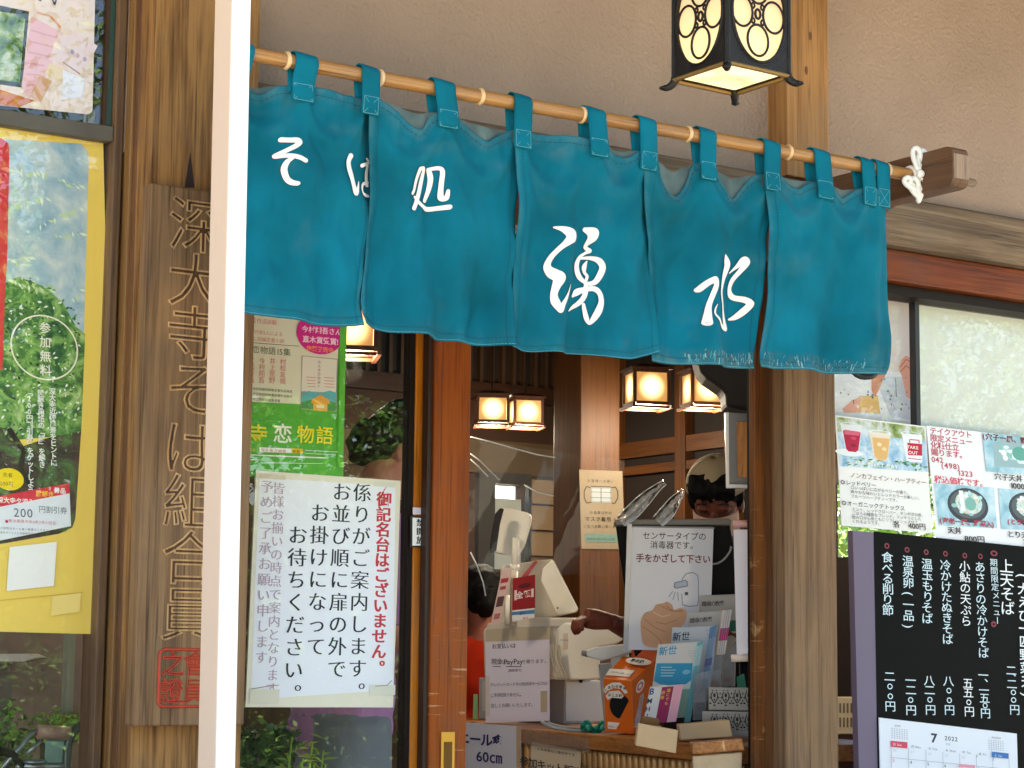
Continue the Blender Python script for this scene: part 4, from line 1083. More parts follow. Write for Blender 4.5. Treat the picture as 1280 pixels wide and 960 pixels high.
for i in range(nb_):
    p = e0 + cdir*(.02+i*.036) - cn*.022
    if st0 is None:
        s_ = MB(); pts = []; rad = []
        for z in (.03, .2, .204, .21, .216, .42, .424, .43, .436, .65, .654, .66, .666, .772): pts.append(Vector((p.x, p.y, z))); rad.append(.0165)
        for k in (2, 3, 6, 7, 10, 11): rad[k] = .0182
        s_.tube(pts, rad, bam, n=10); st0 = s_.build('bamboo_stalk', ct, smooth=True); b0 = p
    else:
        o = st0.copy(); COL.objects.link(o); o.location = p - b0 + Vector((0, 0, random.uniform(-.05, 0)*0)); 
cf = onp(e0, cn, -.004)
uk = Sheet((578, 903), (651, 908), (578, 985), cf, 'umbrella_notice', 'white handwritten notice for 60 cm umbrellas taped low on the counter', 'notice', plain('#dcdae8', rough=.8, name='lilac_paper'))
navy = ink('#1e1a66')
uk.text('ビニール傘', 566, 922, 16.5, navy, step=14.5, off=.03).text('60㎝', 604, 945, 17, navy, step=15, off=.02).text('円です', 582, 968, 15, navy, off=.02)
uk.frac(.93, 0, 1, .6, ink('#c8a882')); uk.done()
kn = Sheet((662, 927), (728, 939), (660, 1010), onp(e0, cn, -.016), 'kit_notice', 'cream kit sale poster under clear film on the counter front', 'poster', plain('#dccab0', rough=.7, name='cream_card'), rnd=4)
kn.text('工芸体験もご案内中です', 674, 936, 4.2, K, step=4.4).text('参加キット販売中', 655, 952, 13, K, step=11.5, off=.015).line([(722, 938), (729, 939)], 1.5, K).text('店内にて', 668, 966, 9, K)
kn.done()
fl = MB(); slab(fl, [(654, 912), (735, 922), (737, 942), (655, 931)], onp(e0, cn, -.021), .0005, glassy('clear_tape', refl=2, body=.15, bodycol=(.75, .65, .55)), ext=-cn); fl.build('tape_strip', label='wide clear tape strip across the kit poster top', cat='tape')

# ---- cash drawer and register
Kp = atz(705, 905, .82)
dr = thing('till_box', 'grey metal till box on the counter under the register', 'till', (Kp.x+.15, Kp.y+.25, .8205))
grey = plain('#bfc1c2', rough=.45, name='grey_enamel'); lgrey = plain('#d6d9dc', rough=.45, name='pale_enamel')
ydr = Kp.x/(atx(598, 880, Kp.x).x/(atx(598, 880, Kp.x).y+4.05)) - 4.05
xdr = at(755, 900, Kp.y).x; zdr = at(705, 850, Kp.y).z
MB().box((Kp.x, Kp.y, .8205), (xdr, ydr, zdr), grey).build('housing', dr, bevel=.004)
MB().box((Kp.x+.004, Kp.y-.004, .828), (xdr-.004, Kp.y-.0005, zdr-.006), lgrey).build('drawer_front', dr, bevel=.002)
MB().box((Kp.x-.003, Kp.y+.25, .85), (Kp.x-.0005, Kp.y+.5, zdr-.01), lgrey).build('side_plate', dr)
cream = plain('#e6dcc8', rough=.4, name='aged_cream_plastic', var=.06); crm2 = plain('#f4ecdc', rough=.35, name='cream_plastic'); dgrey = plain('#8d8577', rough=.5, name='taupe_plastic')
rg = thing('cash_register', 'cream cash register with a raised customer display and tilted screen', 'cash register', (Kp.x+.1, Kp.y+.2, zdr))
d67 = dep(6.75, -.0008, 700)
b_ = MB(); slab(b_, [(604, 786), (612, 782), (690, 779), (742, 783), (744, 850), (606, 850)], dep(6.86, -.0008, 700), .26, cream); b_.build('body', rg, bevel=.012)
b_ = MB(); slab(b_, [(610, 779), (650, 772), (728, 772), (744, 779), (744, 784), (690, 784), (606, 789)], dep(6.84, -.0008, 700), .27, plain('#c9c0b2', rough=.5, name='taupe_top')); b_.build('top_plate', rg, bevel=.006)
b_ = MB(); slab(b_, [(697, 786), (706, 778), (738, 779), (765, 786), (778, 795), (779, 800), (768, 806), (750, 809), (750, 849), (713, 850), (704, 843), (698, 815)], d67, .17, crm2); b_.build('printer_cover', rg, bevel=.014)
b_ = MB()
for k in range(4):
    b_.tube([atd(x - k*3.6, y, 6.72) for x, y in crom([(699, 806), (700, 820), (704, 835), (710, 848)], 5)], .0035, plain('#c9bda8', rough=.4, name='rib'), n=6)
b_.build('vent_ribs', rg, smooth=True)
b_ = MB(); slab(b_, [(744, 783), (748, 785), (776, 796), (776, 799), (758, 797), (744, 790)], dep(6.74), .01, dgrey); b_.build('paper_slot', rg, bevel=.001)
b_ = MB(); slab(b_, [(704, 792), (712, 791), (713, 812), (704, 811)], dep(6.742), .004, plain('#e3cdb4', rough=.5, name='old_sticker')); b_.build('sticker', rg)
b_ = MB(); b_.ball(atd(726, 850, 6.745), (.008, .004, .01), M_BLACKW, 12, 8); b_.build('button', rg, smooth=True)
b_ = MB()
for pts in ([(700, 800), (742, 801), (776, 803)], [(716, 806), (719, 848)]): b_.tube([atd(x, y, 6.742 if x > 695 else 6.86) for x, y in pts], .0008, K, n=4)
b_.build('panel_seams', rg)
b_ = MB(); slab(b_, [(722, 815), (738, 814), (738, 822), (722, 823)], dep(6.744), .002, plain('#d8b890', rough=.5, name='label')); b_.build('label', rg)
# screen
b_ = MB(); slab(b_, [(626, 709), (632, 706), (689, 699), (692, 700), (723, 761), (721, 765), (700, 770), (660, 774), (622, 782)], dep(7.0), .05, plain('#c9bfae', rough=.4, name='screen_housing')); b_.build('screen_housing', rg, bevel=.004)
b_ = MB(); slab(b_, [(678, 711), (690, 699.5), (722, 760), (719, 765), (697, 769), (676, 726)], dep(6.975), .024, crm2); b_.build('screen_bezel', rg, bevel=.004)
b_ = MB(); b_.ball(atd(697, 760, 6.97), .003, K, 8, 6); b_.build('screw', rg)
# customer display on its pole
b_ = MB(); slab(b_, [(627, 635), (640, 636), (661, 641), (665, 645), (664, 655), (656, 682), (650, 692), (632, 693.5), (618, 690), (615, 686), (620, 655)], dep(6.9), .05, crm2); b_.build('display_head', rg, bevel=.008)
b_ = MB(); slab(b_, [(619, 642), (625, 635), (630, 636), (625, 655), (620.5, 688), (614, 692), (611.5, 686), (615, 662)], dep(6.82), .02, plain('#08090b', rough=.6, spec=.1, name='display_glass')); b_.build('display_window', rg, bevel=.002)
b_ = MB(); b_.tube([atd(645, 672, 6.885), atd(644, 708, 6.885)], .0125, crm2, n=16); b_.tube([atd(643.5, 706, 6.885), atd(643.5, 712, 6.885)], .0155, crm2, n=16); b_.tube([atd(643, 712, 6.885), atd(641, 781, 6.885)], .0125, crm2, n=16)
b_.tube([atd(634, 744, 6.85), atd(634, 780, 6.85)], .009, crm2, n=12)
b_.build('pole', rg, smooth=True)
# cards on the register
rc = Sheet((641, 723), (669, 718), (640, 777), dep(6.80), 'red_card', 'red and white card reading full-amount offer leaning on the display pole', 'card', plain('#f0ecea', rough=.5, name='white_card'))
rc.poly([(641, 723), (669, 718), (669, 760), (640, 763)], ink('#9c1420')).oval(656, 732, 8, 3, ink('#5c0d18')).text('全額', 649.5, 744, 9.5, ink('#f5eee8'), step=9.5, off=.03).poly([(640, 765), (668, 762), (668, 767), (640, 769)], ink('#4a86b8')).text('最大', 651, 767, 4, ink('#1f3d66')).rect(643, 738, 646, 750, ink('#efd9d6')).rect(664, 736, 667, 746, ink('#efd9d6')).text('還元', 655, 773, 3.5, ink('#b02030'))
rc.done()
b_ = MB(); slab(b_, [(651, 722), (668, 701), (673, 702), (665, 712), (659, 722)], dep(6.83), .004, plain('#a8303a', rough=.5, name='red_ribbon')); b_.build('red_strap', rc.root)
lf = Sheet((628, 711), (640, 709), (613, 782), dep(6.84), 'leaflet', 'narrow pale pink leaflet standing left of the register pole', 'leaflet', plain('#d9b9b4', rough=.6, name='pink_leaflet'))
lf.frac(.1, .18, .9, .26, ink('#b03040')).frac(.15, .5, .85, .68, ink('#5a3c40')).frac(.2, .32, .8, .38, ink('#a84650')).frac(.2, .8, .8, .9, ink('#b06a70')); lf.done()
pp = Sheet((607, 790), (687, 787), (607, 903), dep(6.835, -.0008, 700), 'payment_notice', 'white payment notice taped over the register and till', 'notice', plain('#dcd4e2', rough=.8, name='mauve_white_paper'))
I2 = ink('#3c3644')
pp.text('お支払いは', 618, 808, 6.6, I2, step=6, off=.012)
pp.text('現金', 617.5, 827, 8, I2, step=7, off=.01).text('又は', 629, 828, 5, I2, step=4.6).text('PayPay', 634, 827, 9, I2, step=7.6, off=.012).text('で賜ります。', 655, 827, 5.6, I2, step=5.6)
pp.line([(616, 833), (626, 833)], .9, I2).line([(633, 833), (652, 833)], .9, I2).text('[御客様で]', 637, 838, 4, I2, step=3.6)
pp.text('クレジットカードその他決済サービスは', 615, 856, 5.0, ink('#5a5262'), step=3.95).text('ご利用頂けません。', 616, 869, 5.6, ink('#6a6272'), step=4.6).text('宜しくお願いいたします。', 616, 882, 5.6, ink('#6a6272'), step=4.6)
tp = ink('#b7a78f'); pp.rect(607, 787, 688, 799, tp).rect(607, 845, 612, 895, ink('#d1c4bd')).rect(676, 863, 684, 889, tp); pp.done()
# small barcode reader, tall pale box, green stick, cables, teal clip
sc_ = thing('barcode_reader', 'white handheld reader with a grey tip beside the register', 'reader', atd(775, 842, 6.45))
wt = plain('#dfe6e6', rough=.35, name='pale_blue_white_plastic')
b_ = MB(); slab(b_, [(733, 813), (745, 809), (788, 804), (791, 808), (790, 816), (775, 820), (752, 826), (734, 821)], dep(6.45), .05, wt); b_.build('head', sc_, bevel=.004)
b_ = MB(); slab(b_, [(764, 820), (786, 816), (786, 858), (766, 858)], dep(6.46), .05, wt); b_.build('grip', sc_, bevel=.004)
b_ = MB(); b_.tube([atd(727, 816, 6.47), atd(735, 817, 6.47)], [.008, .012], plain('#7d807f', rough=.4, name='grey_tip'), n=12); b_.build('tip', sc_, smooth=True)
b_ = MB(); slab(b_, [(749, 830), (790, 826), (792, 914), (757, 914)], dep(6.5), .06, plain('#aab0ae', rough=.5, name='grey_green_box')); b_.build('tall_box', label='tall grey-green box standing behind the orange collection box', cat='box', bevel=.003)
b_ = MB(); slab(b_, [(592, 868), (597, 868), (597, 899), (591, 899)], dep(7.1), .02, plain('#7fb076', rough=.5, name='pale_green')); b_.build('green_stick', label='pale green stick beside the grey till box', cat='stick')
cab = plain('#9fa0a0', rough=.5, name='grey_cable')
b_ = MB(); b_.tube([atd(x, y, 6.25) for x, y in crom([(676, 902), (690, 909), (705, 912), (725, 914), (752, 913)], 6)], .005, cab, n=8); b_.build('cable', smooth=True, label='thick grey cable drooping over the counter edge, lower of two', cat='cable')
b_ = MB(); b_.tube([atd(x, y, 6.35) for x, y in crom([(684, 903), (700, 908), (722, 910), (745, 909)], 6)], .004, cab, n=8); b_.build('cable', smooth=True, label='thinner grey cable lying above the drooping one on the counter', cat='cable')
b_ = MB(); teal = plain('#1fa08c', rough=.6, name='teal_cloth')
rows = []
for j in range(9):
    rows.append([atd(726 + 29*i/11 , 905 + j*1.2 - 3*math.sin(i*.7) + 2*math.cos(j*1.3+i), 6.2 - .03*math.sin(j*.8)*math.cos(i*.9)) for i in range(12)])
b_.grid(rows, teal); b_.build('teal_cloth', smooth=True, solid=.006, label='small crumpled teal cloth next to the orange box', cat='cloth')

# ---- orange collection box
ob = thing('collection_box', 'orange cardboard collection box with a round black hole', 'collection box', atd(785, 916, 6.2))
orange = plain('#e06a14', rough=.5, name='orange_card'); orange2 = plain('#c2531a', rough=.5, name='dark_orange_card')
A0, B0, C0, D0 = atd(754, 848, 6.1), atd(790, 851, 6.05), atd(792, 918, 6.05), atd(757, 914, 6.1)
A1, B1, C1, D1 = atd(778, 820, 6.25), atd(819, 826, 6.22), atd(818, 906, 6.22), atd(782, 903, 6.25)
b_ = MB(); b_.add([A0, B0, C0, D0, A1, B1, C1, D1], [(3, 2, 1, 0), (1, 2, 6, 5), (0, 1, 5, 4), (4, 5, 6, 7), (3, 7, 6, 2), (0, 4, 7, 3)], orange); b_.build('carton', ob, bevel=.0015)
b_ = MB(); b_.prism([atd(791, 804, 6.27), atd(822, 806, 6.24), atd(819.5, 827, 6.225), atd(789, 821, 6.255)], DH*.004, orange2); b_.build('header', ob)
bf = Sheet((754, 848), (790, 851), (757, 914), lambda x, y: atpl(x, y, A0, (B0-A0).cross(D0-A0)), 'x', None, None, None, parent=ob, prints='front_print')
Wk = ink('#efe8df')
bf.oval(775.5, 883, 13.6, 15.6, ink('#3a2a20')).oval(775.5, 883, 12.6, 14.8, plain('#14161a', rough=.35, name='hole_black')).rect(759.5, 902, 790, 913, Wk).text('募金にご協力ください', 762, 908, 2.8, K, step=2.9)
bf.poly([(754, 862), (758, 857), (766, 853), (775, 853), (781, 858), (785, 866), (781, 867), (776, 861), (767, 860), (759, 864), (757, 867)], Wk)
for i, ch in enumerate('しあわせ募金'):
    bf.text(ch, 757 + i*4.8, 862.5 - 4.5*math.sin(math.pi*(i+.6)/6.5), 4.6, K, off=.02)
bf.poly([(757, 870), (762, 864), (774, 863), (780, 870), (777, 873), (765, 872), (760, 875)], Wk).text('はこぶ箱', 762, 868.5, 4.3, K, step=4.6, off=.02); bf.done()
bt = Sheet((778, 820), (819, 826), (754, 848), lambda x, y: atpl(x, y, A0, (B0-A0).cross(A1-A0)), 'x', None, None, None, parent=ob, prints='top_print')
bt.poly([(762, 836), (793, 838), (786, 846), (757, 844)], Wk).text('ご協力をお願いします', 764, 840, 3, K, step=2.8).oval(798, 827, 16, 5.5, Wk).text('募金箱', 791, 826, 6, K, step=5.6, off=.03).rect(784, 833, 797, 835.4, plain('#3c1a0a', name='slot')); bt.done()
bs = Sheet((790, 851), (819, 826), (792, 918), lambda x, y: atpl(x, y, B0, (B1-B0).cross(C0-B0)), 'x', None, None, None, parent=ob, prints='side_print')
bs.oval(800, 858, 7, 7, Wk).oval(800, 858, 5, 5, ink('#d8788c'), hole=.5); bs.done()

# ---- magazines in a clear stand
def mag(name, tl, tr, bl, d, label, mat, fn, th=.012, k=0):
    s_ = Sheet(tl, tr, bl, dep(d, k, tl[0]), name, label, 'booklet', mat, th=th)
    fn(s_); return s_.done()
wp_ = plain('#d9d6d2', rough=.5, name='coated_paper'); cy_ = ink('#2f9bc4'); nv = ink('#223a5a'); gp = ink('#b9bdc0')
mag('booklet', (875, 745), (922, 743), (872, 860), 6.15, 'grey-white booklet at the very back of the stand, topmost title', plain('#b8b5b2', rough=.5, name='grey_paper'), lambda s: (s.text('職場の教養', 880, 755, 7, I2, step=5.6, off=.01), s.frac(.0, .28, 1, .4, ink('#2f7d68'))))
mag('booklet', (861, 767), (906, 763), (856, 870), 6.05, 'grey-white booklet second from the back, title partly covered', plain('#c2bfbd', rough=.5, name='grey_paper2'), lambda s: (s.text('職場の教養', 865, 776, 7, I2, step=5.6, off=.01)))
mag('booklet', (841, 785), (896, 782), (832, 880), 5.95, 'pale booklet with black title standing behind the blue one', plain('#c4ccd6', rough=.5, name='blue_paper'), lambda s: (s.text('新世', 846, 796, 11.5, nv, step=11, off=.015), s.rect(882, 787, 889, 789, gp), s.rect(884, 792, 889, 793.5, gp)))
def m3(s):
    s.text('新世', 829, 814, 12, cy_, step=11.5, off=.015)
    s.poly([(821, 829), (866, 829), (864, 850), (858, 855), (840, 857), (824, 855), (817, 851)], cy_)
    for i in range(4): s.line([(826, 834+i*3.6), (840+((i*5) % 7), 834+i*3.6)], .8, ink('#cfe6f0'))
    for i in range(3): s.line([(860, 814+i*3), (868, 813.6+i*3)], .6, gp)
    s.oval(858, 840, 5, 3, ink('#7fc3dd')); s.frac(.0, .62, .9, 1, ink('#8ab0a0'))
mag('booklet', (823, 806), (877, 802), (810, 900), 5.85, 'white and blue booklet in the front row of the stand', wp_, m3)
def m4(s):
    s.frac(.36, .02, .72, 1, ink('#9c2258')).frac(.74, 0, 1, 1, ink('#e8a8b8'))
    s.text('B', 817, 864, 11, ink('#26437a'), off=.02).text('M', 813, 876, 9, nv, off=.02).text('H', 811, 886, 9, nv, off=.02).text('I', 812, 895, 9, nv, off=.02)
    s.text('誰にでも', 836, 863, 5, ink('#e8c23a'), vert=True, step=5.5, off=.01).text('研修', 829, 866, 5.2, ink('#e8c23a'), vert=True, step=6, off=.01)
mag('booklet', (813, 859), (854, 856), (804, 905), 5.7, 'small white, magenta and pink booklet leaning at the front', wp_, m4)
def edge(pts, d, col, name, label, bands=()):
    b_ = MB(); slab(b_, pts, dep(d), .03, plain(col, rough=.4, name=name)); o = b_.build('booklet_stack', label=label, cat='booklets', bevel=.001)
    for (t0, t1, c) in bands:
        q = [(lerp(pts[0][0], pts[3][0], t0), lerp(pts[0][1], pts[3][1], t0)), (lerp(pts[1][0], pts[2][0], t0), lerp(pts[1][1], pts[2][1], t0)), (lerp(pts[1][0], pts[2][0], t1), lerp(pts[1][1], pts[2][1], t1)), (lerp(pts[0][0], pts[3][0], t1), lerp(pts[0][1], pts[3][1], t1))]
        b2 = MB(); slab(b2, q, dep(d-.004), .003, plain(c, rough=.4, name='band')); b2.build('coloured_band', o)
    b3 = MB()
    for t in (.25, .5, .75):
        a, b = (lerp(pts[0][0], pts[1][0], t), lerp(pts[0][1], pts[1][1], t)), (lerp(pts[3][0], pts[2][0], t), lerp(pts[3][1], pts[2][1], t))
        b3.tube([atd(*a, d-.005), atd(*b, d-.005)], .0006, plain('#8d9aa0', rough=.6, name='page_gap'), n=4)
    b3.build('page_gaps', o)
edge([(872, 803), (879, 801), (863, 902), (856, 903)], 5.84, '#5cc0cc', 'cyan_pages', 'upright stack of cyan-edged booklets right of the blue cover', ((.05, .3, '#b5e2e6'),))
edge([(888, 784), (896, 781), (885, 862), (876, 864)], 5.94, '#8fb4dc', 'blue_pages', 'upright stack of pale blue-edged booklets in the middle of the stand', ((.0, .18, '#4f86c4'), (.5, .62, '#5d62b0')))
edge([(904, 763), (915, 762), (906, 818), (896, 819)], 6.0, '#e8e4e2', 'white_pages', 'upright stack of white booklets banded in bright pink', ((.4, .68, '#d02a86'),))
ac = glassy('smoked_acrylic', tint=(.8, .82, .84), refl=1.6, body=.22, bodycol=(.5, .53, .55))
hs = thing('booklet_stand', 'clear acrylic booklet stand with slanted pockets on the counter', 'booklet stand', atd(870, 915, 5.9))
for pts, d in (([(866, 842), (892, 838), (880, 896), (877, 900), (866, 900)], 5.80), ([(893, 820), (905, 820), (897, 877), (894, 879), (884, 878)], 5.9), ([(905, 822), (921, 800), (917, 855), (913, 858), (902, 858)], 6.0), ([(800, 870), (806, 864), (799, 912), (792, 908)], 5.72)):
    b_ = MB(); slab(b_, pts, dep(d), .003, ac); b_.build('pocket', hs, bevel=.001)
for pts, d, c in (([(891, 838), (900, 838), (898, 850), (890, 850)], 5.93, '#d9cfc6'), ([(889, 851), (898, 851), (893, 876), (886, 876)], 5.93, '#d08a54'), ([(908, 845), (916, 845), (915, 852), (906, 852)], 6.03, '#c08494')):
    b_ = MB(); slab(b_, pts, dep(d), .008, plain(c, rough=.5, name='tucked_card')); b_.build('tucked_card', hs)
b_ = MB(); slab(b_, [(897, 905), (899, 908), (934, 866), (930, 842), (921, 846), (922, 868)], dep(6.06), .004, plain('#2c8a6c', rough=.5, name='green_card')); b_.build('green_card', hs)
# silver openwork basket
sv = thing('openwork_basket', 'silver openwork metal basket behind the cardboard blocks', 'basket', atd(905, 918, 5.75))
slv = plain('#9b9a98', rough=.4, metal=.55, name='silver_tin', bump=.4, bscale=150); hole = plain('#26221f', rough=.8, name='pierced_hole')
for (ya, yb2, sh) in ((859, 887, 0), (889, 914, 2)):
    s_ = Sheet((886-sh*4, ya), (942, ya+1), (886-sh*4, yb2), dep(5.72+sh*-.01), 'tin_band', None, None, slv, parent=sv, th=.004, prints='pierced_pattern')
    for c in range(4):
        cx = 893 + c*14.2
        for sgn in (-1, 1):
            s_.line([(cx, ya+20), (cx+sgn*3.5, ya+15), (cx+sgn*4.2, ya+9), (cx+sgn*2, ya+6)], 1.3, hole)
            s_.oval(cx+sgn*5.2, ya+20, 1.5, 1.1, hole); s_.oval(cx+sgn*2.4, ya+4.2, .8, .9, hole); s_.oval(cx+sgn*5.4, ya+13, .8, 1.4, hole)
        s_.oval(cx, ya+10, 1.6, 2.6, hole); s_.oval(cx, ya+15.5, 1.1, 1.3, hole); s_.oval(cx, ya+22.5, 1.6, 1.0, hole); s_.oval(cx+7.1, ya+17, .8, 1.3, hole); s_.oval(cx+7.1, ya+8, .7, 1.6, hole)
    s_.done()
b_ = MB(); slab(b_, [(872, 914), (942, 915), (942, 921), (872, 920)], dep(5.70), .12, slv); b_.build('base', sv, bevel=.002)
b_ = MB(); slab(b_, [(886, 860), (942, 861), (942, 914), (884, 913)], dep(5.80), .10, plain('#57524c', rough=.6, name='basket_inside')); b_.build('inside', sv)
# cardboard blocks
card = plain('#d8b488', rough=.85, name='cardboard', var=.08, bump=.3, bscale=80)
b_ = MB(); slab(b_, [(798, 904), (848, 913), (845, 942), (794, 932)], dep(5.35), .05, card); b_.build('cardboard_block', label='cardboard block hanging over the counter edge below the small booklet', cat='block', bevel=.003)
b_ = MB(); slab(b_, [(803, 895), (825, 899), (824, 908), (801, 904)], dep(5.45), .05, plain('#7d5428', rough=.7, name='brown_wrap')); b_.build('brown_block', label='small dark brown block wedged behind the hanging cardboard block', cat='block', bevel=.002)
b_ = MB(); slab(b_, [(848, 906), (912, 900), (916, 921), (851, 925)], dep(5.6), .08, card); b_.build('cardboard_block', label='pale cardboard block lying in front of the silver basket', cat='block', bevel=.003)
b_ = MB(); slab(b_, [(866, 945), (928, 940), (927, 1000), (866, 1000)], dep(5.28), .03, plain('#c9ad8a', rough=.7, var=.15, vscale=30, name='pale_wood_strip')); slab(b_, [(864, 928), (928, 923), (931, 938), (866, 943)], dep(5.26), .05, M_CTOP); b_.build('edge_board', label='short worn board fixed at the counter’s near corner', cat='board', bevel=.004)

# ---- sanitiser stand
sn = thing('sanitiser_stand', 'black sanitiser stand with a printed sensor notice', 'stand', atd(850, 850, 6.2))
bk = plain('#08090a', rough=.5, spec=.15, name='black_plastic')
b_ = MB(); slab(b_, [(770, 655), (912, 654), (917, 680), (926, 860), (800, 860), (784, 760)], dep(6.25), .03, bk); b_.build('backboard', sn, bevel=.004)
b_ = MB(); slab(b_, [(768, 651), (772, 649), (910, 648), (915, 651), (914, 657), (769, 657)], dep(6.2), .07, plain('#6e6a66', rough=.4, metal=.3, name='grey_trim')); b_.build('top_trim', sn, bevel=.003)
b_ = MB(); b_.tube([atd(x, y, 6.2) for x, y in crom([(914, 683), (912, 690), (905, 699), (897, 704), (890, 705)], 6)], .003, plain('#8d8f90', rough=.4, name='tube')); b_.build('hose', sn, smooth=True)
s_ = Sheet((787, 657), (892, 659), (782, 812), dep(6.17), 'sign_paper', None, None, plain('#dfe2ee', rough=.35, name='laminated_paper', coat=.5), parent=sn, th=.002, prints='sign_print')
s_.text('センサータイプの', 808, 669.5, 10.6, K, step=10, off=.004).text('消毒器です。', 817.5, 681, 10.4, K, step=10, off=.004).text('手をかざして下さい', 800, 697.5, 11.2, ink('#7c1f30'), step=10.4, off=.02)
lb = ink('#8ea0b4'); 
s_.line([(852, 733), (853, 723), (858, 717), (866, 715.5), (872, 719), (873, 727), (873, 750), (872, 757), (862, 758), (853, 756), (852, 742)], 1.2, lb)
s_.poly([(843, 728), (857, 724.5), (860, 727), (860, 733), (845, 736), (842, 734)], lb).poly([(844.5, 729), (856.5, 726), (858.5, 728), (858.5, 731.6), (845.6, 734.6), (843.6, 733)], ink('#c9d0e2')).rect(856, 740, 860, 744, ink('#56606c'))
for a, b in (((841, 739), (836, 746)), ((844, 740), (841, 750)), ((847, 740), (848, 751))): s_.line([a, b], 1, lb)
hand = ink('#e5b48f'); hl = ink('#f3d3b6'); hk = ink('#c98f6a')
s_.poly(crom([(801, 790), (801, 776), (806, 766), (815, 763), (820, 756), (829, 754), (834, 752), (840, 756), (843, 762), (851, 760), (858, 764), (857, 775), (852, 784), (850, 797), (842, 808), (812, 809), (803, 803)], 5), hand).line(crom([(826, 757), (835, 762), (843, 764), (853, 763)], 5), 1, hk).line(crom([(803, 783), (812, 789), (822, 797), (828, 806)], 5), 1, hk)
s_.line([(816, 765), (828, 771), (838, 768)], 1.6, hl).line([(820, 778), (832, 780), (846, 775)], 1, hk).line([(806, 774), (818, 784), (832, 790)], 1, hk).line([(832, 757), (842, 764), (853, 764)], 1, hk)
s_.rect(787, 657, 893, 661, ink('#9a9da6')).done()
b_ = MB(); slab(b_, [(784, 655), (790, 655), (785, 815), (779, 815)], dep(6.16), .004, plain('#a9adb6', rough=.2, coat=1, name='sleeve_edge')); b_.build('sleeve_edge', sn)
# white rolled strip by the jamb
wr = thing('hanging_strip', 'white paper strip with a pink top roll hanging along the door jamb', 'strip', atd(925, 830, 5.5))
b_ = MB(); slab(b_, [(917, 662), (936, 662), (936, 818), (921, 818)], dep(5.5), .003, plain('#efe6ea', rough=.6, name='white_strip')); b_.build('paper_strip', wr)
b_ = MB(); b_.tube([atd(917, 655, 5.5), atd(938, 654.5, 5.5)], .010, plain('#e0a8a0', rough=.5, name='pink_roll'), n=16); b_.build('top_roll', wr, smooth=True)
b_ = MB(); b_.tube([atd(914, 823, 5.49), atd(938, 822, 5.49)], .010, plain('#ead6c6', rough=.5, name='pale_dowel'), n=16); b_.build('bottom_dowel', wr, smooth=True)
# ================================================================ posters, notices, menus
# left door: green and cream poster, framed queue notice, small plate
YG = .050
gp_ = Sheet((262, 383), (433, 400), (256, 593), YG, 'green_poster', 'green and cream book poster inside the door glass, magenta circle on top', 'poster', plain('#4fae2c', rough=.5, name='green_print'))
cr_ = ink('#e3dfc8'); red_ = ink('#d4686c'); G2 = ink('#3a4a34')
gp_.poly([(262, 383), (424, 399), (419, 512), (258, 500)], cr_)
gp_.text('受賞作品8編', 308, 400, 7.6, red_, step=7.2).text('八受賞作家5人による', 303, 414, 5.8, red_, step=5.4).text('下ろし短編恋愛小説', 306, 423, 6, red_, step=5.6)
gp_.line([(300, 428), (372, 434)], .7, G2).text('寺恋物語15集', 308, 437, 10.4, G2, step=10)
for st_, x, y in (('江國香織', 312.5, 452), ('今村翔吾', 325.5, 452.5), ('井上荒野', 338.5, 453), ('村松友視', 351.5, 454)): gp_.text(st_, x, y, 8.4, red_, vert=True, step=8.2)
for i, w_ in enumerate((62, 60, 46)): gp_.text('深大寺恋物語短編集受賞作品発売中です'[:w_//4], 308, 487+i*6.5, 4.0, G2, step=3.8)
gp_.poly([(375, 446), (421, 451), (419, 520), (373, 515)], ink('#9a9a88')).poly([(376, 447), (420, 452), (418, 495), (374, 492)], ink('#e6dfd0'))
gp_.poly([(374, 497), (383, 492), (398, 495), (410, 492), (419, 495), (418, 519), (374, 514)], ink('#5fb0b4')).poly([(374, 506), (392, 502), (418, 508), (418, 519), (374, 514)], ink('#4d9a4a'))
gp_.poly([(386, 508), (388, 503), (398, 497), (408, 503), (411, 509)], ink('#e8a23c')).poly([(389, 508), (407, 509), (407, 519), (389, 517)], ink('#f0b650')).poly([(393, 510), (403, 511), (403, 515), (393, 514)], ink('#f3e3c0'))
gp_.text('深大寺恋物語十', 397, 455, 4.4, ink('#9a6a6a'), vert=True, step=5.2)
for i in range(4): gp_.line([(380+i*.6, 474+i*4), (392, 475+i*4)], .7, red_).line([(403, 475+i*4), (416, 476+i*4)], .7, red_)
mg = ink('#d8108a'); gp_.oval(398, 418, 30, 27, mg); pk = ink('#ffd9ec')
gp_.text('今村翔吾さん', 379, 412, 9.0, pk, step=8.6, off=.02).text('直木賞受賞!', 380, 425, 9.4, pk, step=8.8, off=.02).text('絶賛発売中', 384, 437, 7.4, ink('#ff9a3c'), step=7, off=.02)
yl = ink('#f2e334'); wh = ink('#f3f5e8')
gp_.text('大寺', 296, 543, 25, yl, step=24, off=.015).text('恋', 350, 546, 26, wh, off=.015).text('物語', 379, 548, 24, yl, step=24, off=.015)
gp_.poly([(321, 562), (361, 565), (361, 571), (321, 568)], wh).text('深大寺恋物語', 325, 566, 5, ink('#c23a5c'), step=5.4).poly([(361, 565), (375, 566), (375, 572), (361, 571)], ink('#f3c21c')).text('検索', 364, 569, 5, K)
gp_.text('SHOP', 303, 564, 6, yl).line([(308, 571), (404, 579)], 1.6, wh).line([(378, 568), (420, 572)], .7, wh).line([(378, 572), (412, 575)], .6, wh).line([(303, 577), (322, 578)], 1, wh).line([(330, 582), (400, 586)], .7, wh)
gp_.poly([(424, 399), (433, 400), (425, 591), (419, 591)], ink('#5cb83a')); gp_.done()
